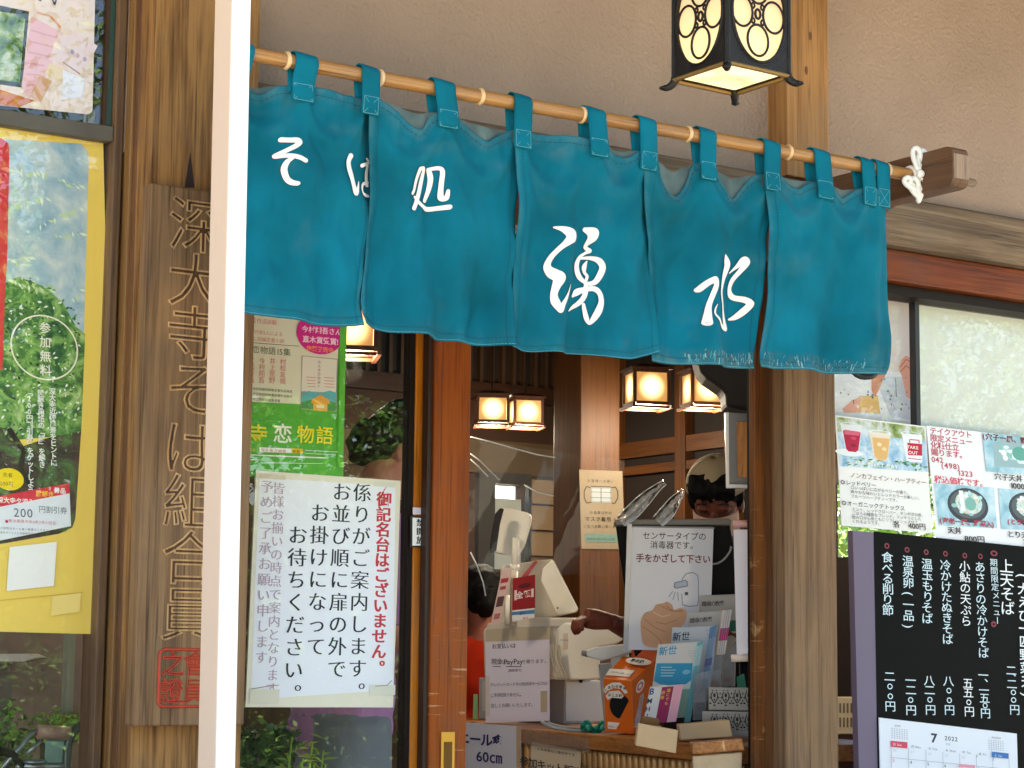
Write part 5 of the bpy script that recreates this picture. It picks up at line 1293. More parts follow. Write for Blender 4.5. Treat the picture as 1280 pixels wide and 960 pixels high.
# framed notice
qn = Sheet((320, 588), (501, 601), (307, 884), YG-.006, 'queue_notice', 'large framed white notice in vertical black and red characters on the door', 'notice', plain('#e6dfc8', rough=.5, name='cream_frame'), th=.005)
qn.poly([(324, 597), (494, 608), (488, 874), (313, 875)], ink('#ebecef')); M1 = ink('#22242c')
qn.text('御記名台はございません。', 479, 626, 20.5, ink('#c63440'), vert=True, step=19.8, off=.018, min_=.02)
def col(s, x, y, st_=28.4, size=25.5, mat=M1, dx=-.085): 
    for i, ch in enumerate(s): qn.text(ch, x + dx*.5*i, y + st_*i, size, mat, vert=True, off=-.010, min_=.022)
for st_, x, y in (('係りがご案内します。', 451, 617), ('お並び順に扉の外で', 425, 616), ('お掛けになって', 397.5, 643), ('お待ちください。', 370, 671)): col(st_, x, y, dx=-2.0)
gp3 = ink('#b8a0b0')
col('皆様お揃いの時点で案内となります', 347, 611, st_=16.8, size=16, mat=gp3, dx=-1.2); col('予めご了承お願い申します', 333, 609, st_=19.5, size=17, mat=gp3, dx=-1.4)
for (x0_, y0_, x1_, y1_, c) in ((324, 592, 355, 600, '#d9ccb0'), (465, 602, 493, 610, '#dcd8c8'), (312, 862, 346, 882, '#d8d2ba'), (458, 866, 490, 881, '#d6d3c0')): qn.rect(x0_, y0_, x1_, y1_, ink(c))
qn.line([(313, 862), (330, 860), (346, 859)], 1, ink('#9a8a6a')).line([(465, 868), (480, 868), (486, 862)], 1, ink('#9a8a6a'))
qn.done()
pl_ = Sheet((514, 645), (536.5, 646), (514, 684), .018, 'door_plate', 'small white black-edged plate on the orange door stile', 'sign', plain('#1b1a1a', rough=.4, name='black_edge'), th=.004)
pl_.poly([(515.6, 647), (535, 648), (534.6, 682), (515.4, 682)], ink('#eceae2'))
pl_.text('禁開放', 525, 653.5, 10, M1, vert=True, step=11, off=.01, min_=.03); pl_.done()
b_ = MB(); slab(b_, [(516, 634), (529, 635), (529, 643), (516, 643)], lambda x, y: at(x, y, .021), .002, plain('#d9cdd4', rough=.4, name='masking_tape')); b_.build('tape_piece', label='small pale tape piece just above the door plate', cat='tape')

# left window posters
YL = .028
tp_ = Sheet((-60, -70), (120, -44), (-66, 125), YL, 'cream_poster', 'cream poster with a pink craft picture in the upper window light', 'poster', plain('#ecd9cb', rough=.5, name='cream_print'), rnd=8)
P2 = ink('#e8b8bc'); P3 = ink('#dba0a6')
tp_.poly([(-60, -6), (-2, 8), (34, 16), (25, 113), (-2, 108), (-60, 96)], ink('#333a35')).poly([(-60, 6), (0, 16), (24, 20), (29, 26), (22, 106), (0, 103), (-60, 92)], blotch('garden_photo', [(.35, '#2f5a2c'), (.5, '#7fa060'), (.62, '#c9d8c0'), (.75, '#b8603c')], scale=22))
tp_.poly([(37, 22), (76, 44), (60, 92), (34, 128), (24, 112)], P2)
for i in range(6): tp_.line([(36-i*1.3, 40+i*14), (68-i*5, 50+i*12)], 2.2, P3)
tp_.line([(44, 18), (60, 22), (76, 40), (72, 56)], 3, ink('#dfa070'))
tp_.poly([(76, 32), (121, 62), (99, 104), (58, 78)], ink('#ecd2c8')).poly([(78, 36), (118, 62), (98, 98), (62, 76)], ink('#e6d0cc')).line([(76, 82), (98, 98)], 1.6, ink('#a07460')).oval(88, 69, 2.4, 3, ink('#9aa0c0')).oval(95, 74, 2.4, 3, ink('#c89aa0')).oval(104, 79, 2.4, 3, ink('#b0a0b0'))
tp_.poly([(60, 82), (92, 98), (84, 112), (52, 96)], ink('#e8cfa0')).poly([(47, 98), (62, 106), (48, 132), (34, 124)], ink('#d8a880')).poly([(-10, 112), (40, 130), (20, 138), (-20, 130)], ink('#d07a40')).poly([(76, 92), (104, 104), (100, 128), (74, 130)], ink('#e6e8f0'))
tp_.line([(42, -2), (49, 3)], 2, K).line([(62, -2), (66, 8), (68, 2)], 2, K); tp_.done()
yp_ = Sheet((-70, 144), (129, 177), (-60, 788), YL-.0, 'yellow_poster', 'tall yellow-bordered event poster with a leafy photograph and painted reflections in the left window', 'poster', plain('#f6d562', rough=.5, name='yellow_print'), th=.0016)
# picture field: printed sky and foliage, with the window's reflections painted in
sky_ = blotch('poster_sky', [(.3, '#7fa4b8'), (.45, '#a2bec6'), (.58, '#c2d0cc'), (.70, '#e2ead8')], scale=14, detail=7)
lea_ = blotch('poster_leaves', [(.32, '#1f3d20'), (.45, '#3f7434'), (.55, '#7aa850'), (.68, '#b9d08a'), (.8, '#e6efd8')], scale=26, detail=8, dist=1.2)
dkp = blotch('poster_shade', [(.3, '#2e1f1c'), (.5, '#45342c'), (.62, '#4c7238'), (.8, '#88a860')], scale=12, detail=7, dist=1.2)
def fld(s, pts, mat): return s.poly(pts, mat)
yp_.poly([(-20, 173), (100, 180), (109, 190), (110, 205), (101, 470), (-20, 450)], sky_)
yp_.poly([(-20, 372), (20, 352), (52, 366), (76, 388), (92, 420), (104, 430), (98, 560), (-20, 560)], lea_)
yp_.poly([(-20, 540), (10, 545), (20, 570), (60, 560), (98, 556), (90, 668), (86, 678), (70, 684), (-20, 690)], dkp)
rnd = random.Random(3); lf1, lf2 = ink('#dfeccb'), ink('#c6dba0')
for (x0_, y0_, n_, sl_) in ((5, 262, 12, -.28), (48, 285, 12, -.5), (66, 300, 9, -.1), (20, 215, 9, .1), (0, 330, 8, 0), (70, 225, 8, .4), (88, 380, 7, -1), (2, 352, 14, .3)):
    for i in range(n_):
        x = x0_ + i*4.4; y = y0_ + sl_*i*4.4 + rnd.uniform(-3, 3); a = rnd.uniform(.2, 1.6)*rnd.choice((-1, 1)); l_ = rnd.uniform(6, 13)
        if x > 100: continue
        dx, dy = math.cos(a)*l_, abs(math.sin(a))*l_; yp_.poly([(x, y), (x+dx*.5-dy*.16, y+dy*.5+dx*.16), (x+dx, y+dy), (x+dx*.5+dy*.16, y+dy*.5-dx*.16)], rnd.choice((lf1, lf2)), dk=.03)
gls = [ink(c_) for c_ in ('#4f8a3c', '#7fb050', '#a9cc78', '#dbe8c0', '#2f5c2c', '#1f4020', '#eef3e2')]
for i in range(420):
    x, y = rnd.uniform(0, 98), rnd.uniform(352, 560)
    top_ = 352 + max(0, abs(x-22)-6)*.62 + (0 if x < 60 else (x-60)*.35)
    if y < top_ - rnd.uniform(-2, 9): continue
    a = rnd.uniform(0, 6.28); l_ = rnd.uniform(3, 7); dx, dy = math.cos(a)*l_, math.sin(a)*l_
    if (x-52)**2 + (y-445)**2 < 200: continue
    if x + dx > 97: continue
    yp_.poly([(x, y), (x+dx*.5-dy*.25, y+dy*.5+dx*.25), (x+dx, y+dy), (x+dx*.5+dy*.25, y+dy*.5-dx*.25)], rnd.choice(gls), dk=.02)
yp_.line([(8, 655-110), (26, 575), (22, 596), (44, 640)], 6, ink('#2c1a18'))
yp_.poly([(-70, 150), (0, 174), (8, 180), (9, 195), (6, 330), (3, 380), (0, 470), (-70, 470)], ink('#d6333a'))
yp_.oval(52, 445, 43, 42, ink('#f3f0d4'), n=48, hole=.955).text('参加無料', 52.5, 420, 15.5, ink('#f6f3de'), vert=True, step=18.2, off=.012)
for st_, x, y in (('深大寺近隣風景をヒントに', 61.5, 502), ('謎解き用紙の「謎」を解き', 47, 503), ('「200円割引券」をゲットしよう!!', 32.5, 501)): yp_.text(st_, x, y, 9.2, wh, vert=True, step=8.3, off=.02)
yp_.oval(8, 609, 18, 14, ink('#f6d91c')).text('先着', 3, 603, 6.4, ink('#7a5a10'), step=6.4).text('1000名', -3, 613, 7, ink('#7a5a10'), step=6.6)
yp_.poly([(-60, 634), (82, 621), (84, 676), (-60, 690)], ink('#e9edee')).poly([(-60, 634), (82, 621), (82.6, 634), (-60, 648)], ink('#df3348'))
yp_.text('深大寺夕涼み', -3, 634, 8, wh, step=7.6, off=.02).text('謎解き', 44, 630.5, 8, ink('#ffd23a'), step=7.6, off=.02).text('景品', 66.5, 629, 8, wh, step=7.6, off=.02)
yp_.text('200', 20, 652, 15.5, ink('#5a6266'), step=15.5).text('円割引券', 48, 651, 9.6, ink('#5a6266'), step=9)
yp_.oval(4.5, 661.5, 2, 2, ink('#c8343c')).text('有効期限令和4年7月31日迄', 9, 661, 4.6, ink('#d8707c'), step=5).text('ご利用はお一人様一枚限りとさせていただきます', -2, 669, 3.2, G2, step=3.8).text('他のサービスとの併用不可', -2, 674.5, 3.2, G2, step=3.4)
yp_.poly([(8, 694), (66, 694), (62, 749), (4, 748)], ink('#f0efe4')); yp_.line([(-60, 757), (98, 762)], .7, ink('#d0a83a')).poly([(60, 762), (96, 762), (94, 786), (58, 786)], ink('#f2d77c')); yp_.done()
b_ = MB(); slab(b_, [(118, 342), (131, 343), (121, 603), (110, 602)], lambda x, y: at(x, y, .034), .001, plain('#7fae6c', rough=.6, name='green_sheet')); b_.build('green_slip', label='narrow green sheet edge behind the yellow poster', cat='sheet')
b_ = MB(); slab(b_, [(105, 705), (116, 706), (115, 738), (104, 738)], lambda x, y: at(x, y, .034), .001, plain('#7c8a80', rough=.5, name='grey_tape')); b_.build('tape_piece', label='upper grey-green tape piece beside the yellow poster foot', cat='tape')
b_ = MB(); slab(b_, [(103, 753), (114, 753), (112, 780), (101, 780)], lambda x, y: at(x, y, .034), .001, plain('#8c9a8e', rough=.5, name='grey_tape2')); b_.build('tape_piece', label='lower grey-green tape piece beside the yellow poster foot', cat='tape')

# right window: frosted sheet and photo poster behind the glass, menus and board in front
b_ = MB(); slab(b_, [(1146, 373), (1330, 397), (1330, 600), (1146, 575)], lambda x, y: at(x, y, .075), .002, plain('#e2e6da', rough=.6, name='frosted_sheet', var=.05)); o_ = b_.build('frosted_sheet', label='large blank pale sheet behind the right window glass', cat='sheet')
ph = Sheet((1030, 352), (1139, 367), (1034, 540), .075, 'photo_poster', 'pale poster with a photograph of hands and a kimono', 'poster', plain('#dfd2cd', rough=.5, name='pale_pink_print'))
skin = ink('#dfa08c'); kim = ink('#dfe0e4'); kim2 = ink('#c3c6d0'); mot = ink('#6a6a78')
ph.poly([(1036, 466), (1104, 466), (1138, 470), (1138, 532), (1036, 520)], kim).poly([(1088, 470), (1106, 470), (1103, 480), (1092, 500), (1088, 490)], ink('#cf8a70'))
ph.poly([(1104, 474), (1130, 474), (1138, 500), (1138, 530), (1112, 524), (1098, 490)], kim2).poly([(1122, 462), (1126, 452), (1132, 447), (1140, 452), (1140, 505), (1132, 500), (1128, 480)], skin)
ph.line([(1124, 462), (1132, 452), (1139, 456)], 1.2, ink('#b86a58')).line([(1124, 468), (1132, 460), (1139, 466)], 1.2, ink('#b86a58'))
ph.poly([(1073, 497), (1096, 497), (1099, 520), (1072, 517)], ink('#dcae6c')).poly([(1052, 512), (1064, 502), (1074, 498), (1076, 504), (1070, 510), (1074, 518), (1054, 517)], skin)
for i in range(26):
    x, y = rnd.uniform(1040, 1136), rnd.uniform(472, 516); ph.oval(x, y, rnd.uniform(.5, 1.6), rnd.uniform(.8, 2), mot, n=7)
ph.line([(1118, 476), (1119, 500)], .8, mot).line([(1108, 488), (1117, 516)], .8, ink('#a0a4b4')); ph.done()
YM = .018
mn = Sheet((1044, 519), (1157, 533), (1052, 657), YM-.002, 'drinks_menu', 'white herb tea menu card with a photograph of three iced cups', 'menu', plain('#ece9e4', rough=.4, name='menu_card', coat=.3), th=.002)
mn.poly([(1045.5, 521), (1155, 534.5), (1160, 592), (1050, 583)], blotch('menu_photo', [(.3, '#3f5c2c'), (.42, '#8aa04a'), (.52, '#c8cdbf'), (.62, '#d8e4ec'), (.75, '#8fb8d4')], scale=17, detail=5))
mn.poly([(1047, 540), (1157, 552), (1160, 592), (1050, 583)], blotch('table_photo', [(.35, '#7fb0d0'), (.5, '#b9d4e4'), (.65, '#e8f0f2')], scale=24, detail=5))
mn.oval(1061, 566, 17, 4.6, ink('#eef0f0')).poly([(1050, 530), (1077, 532), (1073, 562), (1070, 566), (1060, 565), (1056, 561)], ink('#e2e4e6')).poly([(1053, 538), (1075, 541), (1072, 563), (1069, 565.5), (1060, 564.5), (1057, 561)], ink('#b3123e')).poly([(1055, 537), (1074, 540), (1073, 545), (1055, 543)], ink('#d8607c')).oval(1063, 531.5, 14, 3, ink('#dfe6e8'), hole=.8)
mn.poly([(1085, 540), (1112, 542), (1109, 572), (1106, 577), (1095, 576), (1091, 571)], ink('#eadcc4')).poly([(1089, 547), (1111, 549), (1108, 573), (1105, 576), (1096, 575), (1092, 571)], ink('#e3b470')).oval(1099, 541, 14, 3, ink('#e6ecec'), hole=.8).oval(1098, 556, 3, 2.4, ink('#f4dcb0')).oval(1104, 562, 3, 2.4, ink('#f0d2a0')).oval(1066, 548, 3.4, 2, ink('#cf3c62')).oval(1066, 557, 3.4, 2, ink('#8c0c30'))
mn.poly([(1126, 542), (1152, 544), (1152, 580), (1132, 578)], ink('#eef0f2')).poly([(1133, 554), (1152, 556), (1152, 571), (1134, 570)], ink('#c4143c')).line([(1136, 554), (1136, 550), (1148, 551), (1148, 555)], 1.2, ink('#c4143c')).text('TAKE', 1135.5, 559.5, 5.6, wh, step=5.2, off=.02).text('OUT', 1137, 566.5, 5.6, wh, step=5.4, off=.02).oval(1138, 543, 14, 3, ink('#e6ecec'), hole=.8).line([(1134, 574), (1151, 576)], .9, ink('#c4143c'))
gl = ink('#4c8c3c')
for i in range(54):
    x = 1062 + i*1.75; y = 576 + i*.17 + rnd.uniform(-5, 5); a = rnd.uniform(0, 3.1); r_ = rnd.uniform(2.2, 4)
    mn.poly([(x, y), (x+math.cos(a)*r_-1, y+math.sin(a)*r_*.6+1), (x+math.cos(a)*r_*1.8, y+math.sin(a)*r_), (x+math.cos(a)*r_+1, y+math.sin(a)*r_*.4-1)], rnd.choice((gl, ink('#7ab050'), ink('#2f6e34'))), dk=.03)
mn.text('TEA EVERY DAY', 1070, 578.5, 6.2, wh, step=6.4, off=.03)
mn.text('ノンカフェイン・ハーブティー', 1065, 594.5, 7.6, ink('#8a5a48'), step=6.9)
mn.text('◎レッドベリー', 1053, 603, 7, I2, step=6.3).text('◎オーガニックデトックス', 1054.5, 629, 7, I2, step=6.6)
for i, t_ in enumerate(('口いっぱいに広がるベリーの香り。', '爽やかな味わいとレッドカラーが美しい、', 'フルーツハーブティーです。')): mn.text(t_, 1064.5, 610+i*5.4, 5, ink('#6a6468'), step=4.7)
for i, t_ in enumerate(('ミント、レッドクローバー、タンポポの根、', 'ごぼうの種等をブレンド。スッキリとした', '飲み口が心身ともにリフレッシュさせて', 'くれるようです。')): mn.text(t_, 1066, 637+i*5, 4.9, ink('#6a6468'), step=4.6)
mn.text('各', 1119, 658, 9, K, min_=.02).text('400円', 1138, 660.5, 9.4, K, step=8.4, off=.0, min_=.015); mn.done()
tm = Sheet((1158, 532), (1330, 552), (1171, 676), YM-.004, 'takeout_menu', 'white takeout menu card with three photographs of rice bowls', 'menu', plain('#eeedee', rough=.4, name='menu_card2', coat=.3), th=.002)
R1 = ink('#c04a5c'); lbk = blotch('bowl_photo', [(.35, '#7fb4c4'), (.5, '#a8d0dc'), (.65, '#cfe4ea')], scale=14, detail=3)
for i, t_ in enumerate(('テイクアウト', '限定メニュー', '化粧仕立', '賜ります。', '042')): tm.text(t_, 1166+i*.6, 538.5+i*9.0, 9.4, R1, step=8.6, off=.02)
tm.text('(498)', 1180, 582, 9.6, R1, step=9.4, off=.02).text('1323', 1200, 592, 9.6, R1, step=9.6, off=.02).text('税込価格です。', 1172, 599.5, 10, ink('#dc5a6c'), step=9.2, off=.02)
def bowl(pts, c, rx, ry, shift=0):
    tm.poly(pts, lbk); tm.oval(c[0], c[1], rx, ry, ink('#3c4246')).oval(c[0], c[1]-1.5, rx*.86, ry*.82, ink('#5a6468'))
    tm.oval(c[0]+1, c[1]-3, rx*.66, ry*.66, blotch('tempura_photo', [(.3, '#4f8c84'), (.42, '#9ccac6'), (.52, '#e8efe6'), (.6, '#c9b98a'), (.7, '#dfeeea')], scale=55, detail=6, dist=2))
    rr = random.Random(int(c[0]))
    for i in range(14):
        a = rr.uniform(0, 6.28); q = rr.uniform(.5, 1.0); x, y = c[0]+math.cos(a)*rx*.7*q, c[1]-3+math.sin(a)*ry*.72*q
        tm.oval(x, y, rr.uniform(1.6, 3.6), rr.uniform(1.4, 3), ink(rr.choice(('#cfe4e2', '#e6f0ec', '#9cc8c8', '#bfe0e0', '#f0f4f0'))), n=9)
    tm.oval(c[0]+3, c[1]-2, rx*.28, ry*.4, ink('#7fb8ac'), n=9)
bowl([(1167, 604), (1240, 611), (1244, 663), (1173, 657)], (1208, 633), 25, 22)
tm.line([(1199, 614), (1202, 640)], 5, ink('#f2f6f2'))
bowl([(1245, 612), (1330, 620), (1330, 670), (1249, 664)], (1284, 640), 26, 22)
tm.poly([(1225, 540), (1330, 552), (1330, 602), (1230, 590)], lbk).poly([(1238, 556), (1252, 548), (1330, 556), (1330, 590), (1240, 584)], ink('#9ab8bc'))
for i in range(30): tm.oval(1244+rnd.uniform(0, 60), 556+rnd.uniform(0, 26), rnd.uniform(3, 7), rnd.uniform(2, 5), ink(rnd.choice(('#dfeeee', '#b9dcdc', '#f0f5f2', '#8fc4bc'))), n=9)
tm.oval(1272, 568, 10, 9, ink('#5fa898'))
tm.text('(穴子一尾、野菜)', 1229, 545.5, 9, ink('#7c2030'), step=8.8, off=.03).text('(海老一尾、野菜入)', 1177, 651, 8.2, ink('#b8364c'), step=7.6, off=.03).text('(とり天、野菜)', 1260, 655, 8.2, ink('#b8364c'), step=7.6, off=.03)
tm.text('天丼', 1187, 663.5, 9.6, K, step=8.6, min_=.025).text('800円', 1208, 675, 10.5, K, step=9.4, min_=.02).text('穴子天丼', 1244, 597, 9.6, K, step=9, min_=.02).text('1000円', 1264, 609, 10.5, K, step=9.4, min_=.02).text('とり天丼', 1260, 671, 9.6, K, step=8.8, min_=.025).text('750円', 1280, 682, 10, K, step=9.4, min_=.02); tm.done()
# chalk board
bb = Sheet((1066, 663), (1330, 690), (1075, 1010), YM-.016, 'menu_board', 'black menu board with handwritten white vertical prices in a lilac frame', 'menu board', plain('#6d5f74', rough=.55, name='lilac_frame'), th=.02)
bb.poly([(1090, 664), (1330, 688), (1330, 1010), (1096, 1010)], plain('#050706', rough=.55, spec=.08, name='black_board', var=.3, vscale=5))
ch_ = ink('#d9ecf0'); chw = ink('#f2f5f4'); pr_ = ink('#8c3a44')
cols = [(1106, 696, '食べる削り節', 13.4, 845, '二〇〇円', ch_), (1130, 701, '温泉卵(一品)', 14.0, 851, '一二〇円', ch_), (1153, 704, '温玉もりそば', 14.2, 852, '八二〇円', ch_), (1176.5, 706, '冷かけたぬきそば', 13.6, 854, '八〇〇円', ch_), (1200.5, 707, '小鮎の天ぷら', 14.4, 858, '五五〇円', chw), (1220, 708, 'あさりの冷かけそば', 14.2, 849, '一、一五〇円', ch_)]
for x, y, t_, st_, y2, t2, c in cols:
    bb.oval(x-.2, y-13.5 if x < 1200 else y-12, 2.9, 3.6, pr_, hole=.55)
    for i, k in enumerate(t_): bb.text(k, x + i*.28, y+2 + i*st_, 15, c, vert=True, off=.004, jit=.06)
    n_ = len(t2); st2 = 49./(n_-1) if n_ > 4 else 12.4
    for i, k in enumerate(t2):
        if k == '〇': bb.oval(x+3+i*.4, y2+4+i*st2, 3.1, 3.6, c, hole=.66)
        else: bb.text(k, x+3 + i*.4, y2+4 + i*st2, 14.5, c, vert=True, off=.004, jit=.05)
bb.oval(1237, 692, 4.6, 3.8, pr_, hole=.5)
for i, k in enumerate('期間限定メニュー'): bb.text(k, 1237 + i*.5, 704 + i*(11.0), 10.8, ch_, vert=True, off=.004, jit=.04)
bb.oval(1236, 786, 3.4, 4, pr_, hole=.4)
for i, k in enumerate('上天そば'): bb.text(k, 1253 + i*.4, 709 + i*18.6, 20, chw, vert=True, off=.004, jit=.04)
for i, k in enumerate('二、二'): bb.text(k, 1258+i*.3, 848+i*9, 15, ch_, vert=True, off=.004)
for i in range(2): bb.oval(1260.5+i*.2, 877+i*10, 3.4, 3.6, ch_, hole=.66)
bb.text('円', 1262, 900, 15, ch_, vert=True, off=.004)
for i, k in enumerate('(大えび一匹野菜天)'): bb.text(k, 1274 + i*.5, 723 + i*17.6, 17, chw, vert=True, off=.01, jit=.03)
bb.done()
cl = Sheet((1099, 897), (1271, 917), (1102, 1040), YM-.022, 'calendar', 'white wall calendar open at July 2022 below the black board', 'calendar', plain('#e9ebf0', rough=.6, name='calendar_paper'), th=.003)
g_ = ink('#9fa4b0'); d_k = ink('#3a3d46')
cl.text('7', 1169, 923, 16, d_k, off=.03).text('2022', 1182, 923, 7.6, d_k, step=7.8, off=.01).text('July', 1182, 930, 4, g_)
for bx_, by_ in ((1113, 906), (1233, 921)):
    cl.text('AUGUST' if bx_ > 1200 else 'JUNE', bx_+6, by_+1, 3, d_k, step=3)
    for r in range(6):
        for c in range(7): cl.oval(bx_+1+c*3, by_+4.5+r*2.3+c*.36, .8, .6, g_, n=5)
cl.poly([(1112, 926), (1132, 928), (1132, 936), (1112, 933.5)], ink('#d84a62')).poly([(1237.5, 940.5), (1259, 943), (1259, 950), (1237.5, 947.5)], ink('#3a74b4'))
cl.text('日 Sun', 1116, 930.5, 3.6, wh).text('土 Sat', 1242, 945.5, 3.6, wh)
for i, t_ in enumerate(('月 Mon', '火 Tue', '水 Wed', '木 Thu', '金 Fri')): cl.text(t_, 1138+i*21, 933.5+i*2.5, 3.6, d_k)
for i in range(8): x = 1112+i*21; cl.line([(x, 933+i*2.4), (x+1.0, 1020)], .5, g_)
for j in range(5): cl.line([(1112, 947+j*17), (1260, 964+j*17)], .5, g_)
for i, t_ in enumerate(('3', '4', '5', '6', '7', '8', '9')): cl.text(t_, 1116+i*21, 951+i*2.4, 5.5, ink('#d84a62') if i == 0 else d_k)
cl.text('1', 1219, 946, 5.5, d_k).text('2', 1240, 950, 5.5, ink('#3a74b4')).poly([(1195, 956), (1215, 958), (1215, 962), (1195, 960)], ink('#e8a0ac')); 
for i in range(5): cl.text(str(26+i), 1116+i*21, 936+2+i*2.4, 4.5, ink('#c6c9d0'))
cl.done()
# round black thing behind the last panel
rb = MB(); c_ = at(1080, 428, -.22); 
rb.tube([c_ + Vector((.0, 0, 0)), c_ + Vector((0, .02, 0))], [.0, .0], M_IRON) if False else None
ring = []
for i in range(40):
    a = 2*math.pi*i/40; ring.append(c_ + Vector((math.cos(a)*.077, .004*math.sin(6*a), math.sin(a)*.089)))
rb.tube(ring, .007, plain('#1d1c1a', rough=.6, bump=.8, bscale=60, name='black_wicker'), n=8, closed=True)
for k in range(3):
    rr_ = (.9, .6, .3)[k]; rb.tube([c_ + Vector((math.cos(2*math.pi*i/30)*.07*rr_, .012, math.sin(2*math.pi*i/30)*.08*rr_)) for i in range(30)], .012, plain('#24221f', rough=.7, name='black_weave'), n=6, closed=True)
rb.prism([c_ + Vector((math.cos(2*math.pi*i/30)*.07, .012, math.sin(2*math.pi*i/30)*.082)) for i in range(30)], (0, .006, 0), plain('#181614', rough=.7, name='black_disc'))
rb.tube([c_ + Vector((0, .0, .09)), Vector((ax0+.02, c_.y+.02, ZR-.03))], .002, M_IRON, n=6)
rb.build('black_round_basket', smooth=True, label='round black woven disc peeking from behind the last curtain panel', cat='basket')
# ================================================================ hanging iron lantern
lm = emit((1, .72, .36), .55, 'lantern_paper')
def lantern_mat():
    m = bpy.data.materials.new('lantern_paper_glow'); N, L, B = nodes(m)
    g = N.new('ShaderNodeNewGeometry'); sp = N.new('ShaderNodeSeparateXYZ'); tc = N.new('ShaderNodeTexCoord'); L.new(tc.outputs['Object'], sp.inputs[0])
    r = N.new('ShaderNodeMapRange'); r.inputs[1].default_value = .02; r.inputs[2].default_value = .19; L.new(sp.outputs[2], r.inputs[0])
    n = N.new('ShaderNodeTexNoise'); n.inputs['Scale'].default_value = 25; L.new(tc.outputs['Object'], n.inputs['Vector'])
    cr = N.new('ShaderNodeValToRGB'); e = cr.color_ramp.elements
    e[0].position = .1; e[0].color = (1, .74, .36, 1); e[1].position = .9; e[1].color = (1, .60, .34, 1); L.new(r.outputs[0], cr.inputs[0])
    B.inputs['Base Color'].default_value = (.2, .16, .1, 1); L.new(cr.outputs[0], B.inputs['Emission Color'])
    s = N.new('ShaderNodeMapRange'); L.new(r.outputs[0], s.inputs[0]); s.inputs[3].default_value = LAN0; s.inputs[4].default_value = LAN1; L.new(s.outputs[0], B.inputs['Emission Strength'])
    return m
LAN0, LAN1 = .27, .15
Nn = atd(909, 75, 3.64)
fdir = math.radians(33.7 + 5.9); Vd = Vector((math.sin(fdir), math.cos(fdir), 0)); Rd = Vector((Vd.y, -Vd.x, 0))
aL = math.radians(49); el = (-Rd*math.cos(aL) + Vd*math.sin(aL)).normalized(); er = Vector((-el.y, el.x, 0)); er = er if er.dot(Rd) > 0 else -er
SD = .150; HL = .195; zb = Nn.z
lant = thing('hanging_lantern', 'lit black cast-iron hanging lantern with round flower windows', 'lantern', Nn + (el+er)*SD/2)
glow = lantern_mat()
def face(o, e, nrm):
    """pierced face from corner o along unit e"""
    mb = MB(); n = 40; cx, cz = SD/2, .098; rx, rz = SD*.42, .098*.90
    inner = []; outer = []
    for i in range(n):
        t = 2*math.pi*i/n; c, s_ = math.cos(t), math.sin(t); inner.append((cx+rx*c, cz+rz*s_))
        k = min(cx/abs(c) if abs(c) > 1e-6 else 9, (HL/2)/abs(s_) if abs(s_) > 1e-6 else 9); outer.append((cx+c*k, HL/2+s_*k))
    P3_ = lambda a, b, d: o + e*a + Vector((0, 0, b)) + nrm*d
    for d0, d1 in ((0, -.005),):
        vs = [P3_(*p, d0) for p in inner] + [P3_(*p, d0) for p in outer] + [P3_(*p, d1) for p in inner] + [P3_(*p, d1) for p in outer]
        fs = []
        for i in range(n): j = (i+1) % n; fs += [(i, j, n+j, n+i), (2*n+j, 2*n+i, 3*n+i, 3*n+j), (i, 2*n+i, 2*n+j, j), (n+j, 3*n+j, 3*n+i, n+i)]
        mb.add(vs, fs, M_IRON)
    mb.tube([P3_(*p, .0005) for p in inner], .0026, M_IRON, n=6, closed=True)
    mb.build('pierced_face', lant)
    mb = MB(); rr_ = .0017; kx, kz = .0275*SD/.136, .030
    def ringat(x, z, ax, az, w=rr_): mb.tube([P3_(x+ax*math.cos(2*math.pi*i/24), z+az*math.sin(2*math.pi*i/24), -.003) for i in range(24)], w, M_IRON, n=6, closed=True)
    for dx, dz in ((0, .048), (0, -.048), (-.037, 0), (.037, 0)): ringat(cx+dx, cz+dz, .0245, .0285, .0024)
    ringat(cx, cz, .006, .0085, .0025)
    for dx, dz in ((-.011, .014), (.011, .014), (-.011, -.014), (.011, -.014)): ringat(cx+dx, cz+dz, .0035, .0045, .002)
    mb.build('flower_tracery', lant, smooth=True)
    mb = MB(); mb.add([P3_(.003, .003, -.0075), P3_(SD-.003, .003, -.0075), P3_(SD-.003, HL-.003, -.0075), P3_(.003, HL-.003, -.0075)], [(0, 1, 2, 3)], glow); mb.build('paper_pane', lant)
C4 = [Nn, Nn+er*SD, Nn+er*SD+el*SD, Nn+el*SD]
face(Nn, er, -el); face(Nn, el, -er); face(Nn+el*SD, er, el); face(Nn+er*SD, el, er)
for c, d in zip(C4, ((-el-er), (er-el), (er+el), (el-er))):
    mb = MB(); d = d.normalized(); mb.tube([c - d*.004, c + Vector((0, 0, HL)) - d*.004], .0055, M_IRON, n=8); mb.build('corner_post', lant)
for c, d in zip(C4, ((-el-er), (er-el), (er+el), (el-er))):
    d = d.normalized(); q = crom([(0, 0), (.002, -.006), (.008, -.013), (.016, -.017), (.022, -.016)], 4)
    mb = MB(); mb.tube([c - d*.006 + d*a + Vector((0, 0, b_)) for a, b_ in q], [.009 - .004*i/len(q) for i in range(len(q))], M_IRON, n=8); mb.ball(c + d*.016 + Vector((0, 0, -.017)), (.008, .008, .004), M_IRON, 10, 6); mb.build('foot', lant, smooth=True)
mb = MB()
for a, b_ in zip(C4, C4[1:]+C4[:1]):
    mb.tube([a + Vector((0, 0, -.004)), b_ + Vector((0, 0, -.004))], .0042, plain('#8a6a3c', rough=.4, metal=.4, name='warm_iron_rim'), n=6)
mb.build('bottom_rim', lant)
gp2 = bpy.data.materials.new('lantern_floor_glow'); N_, L_2, B_ = nodes(gp2)
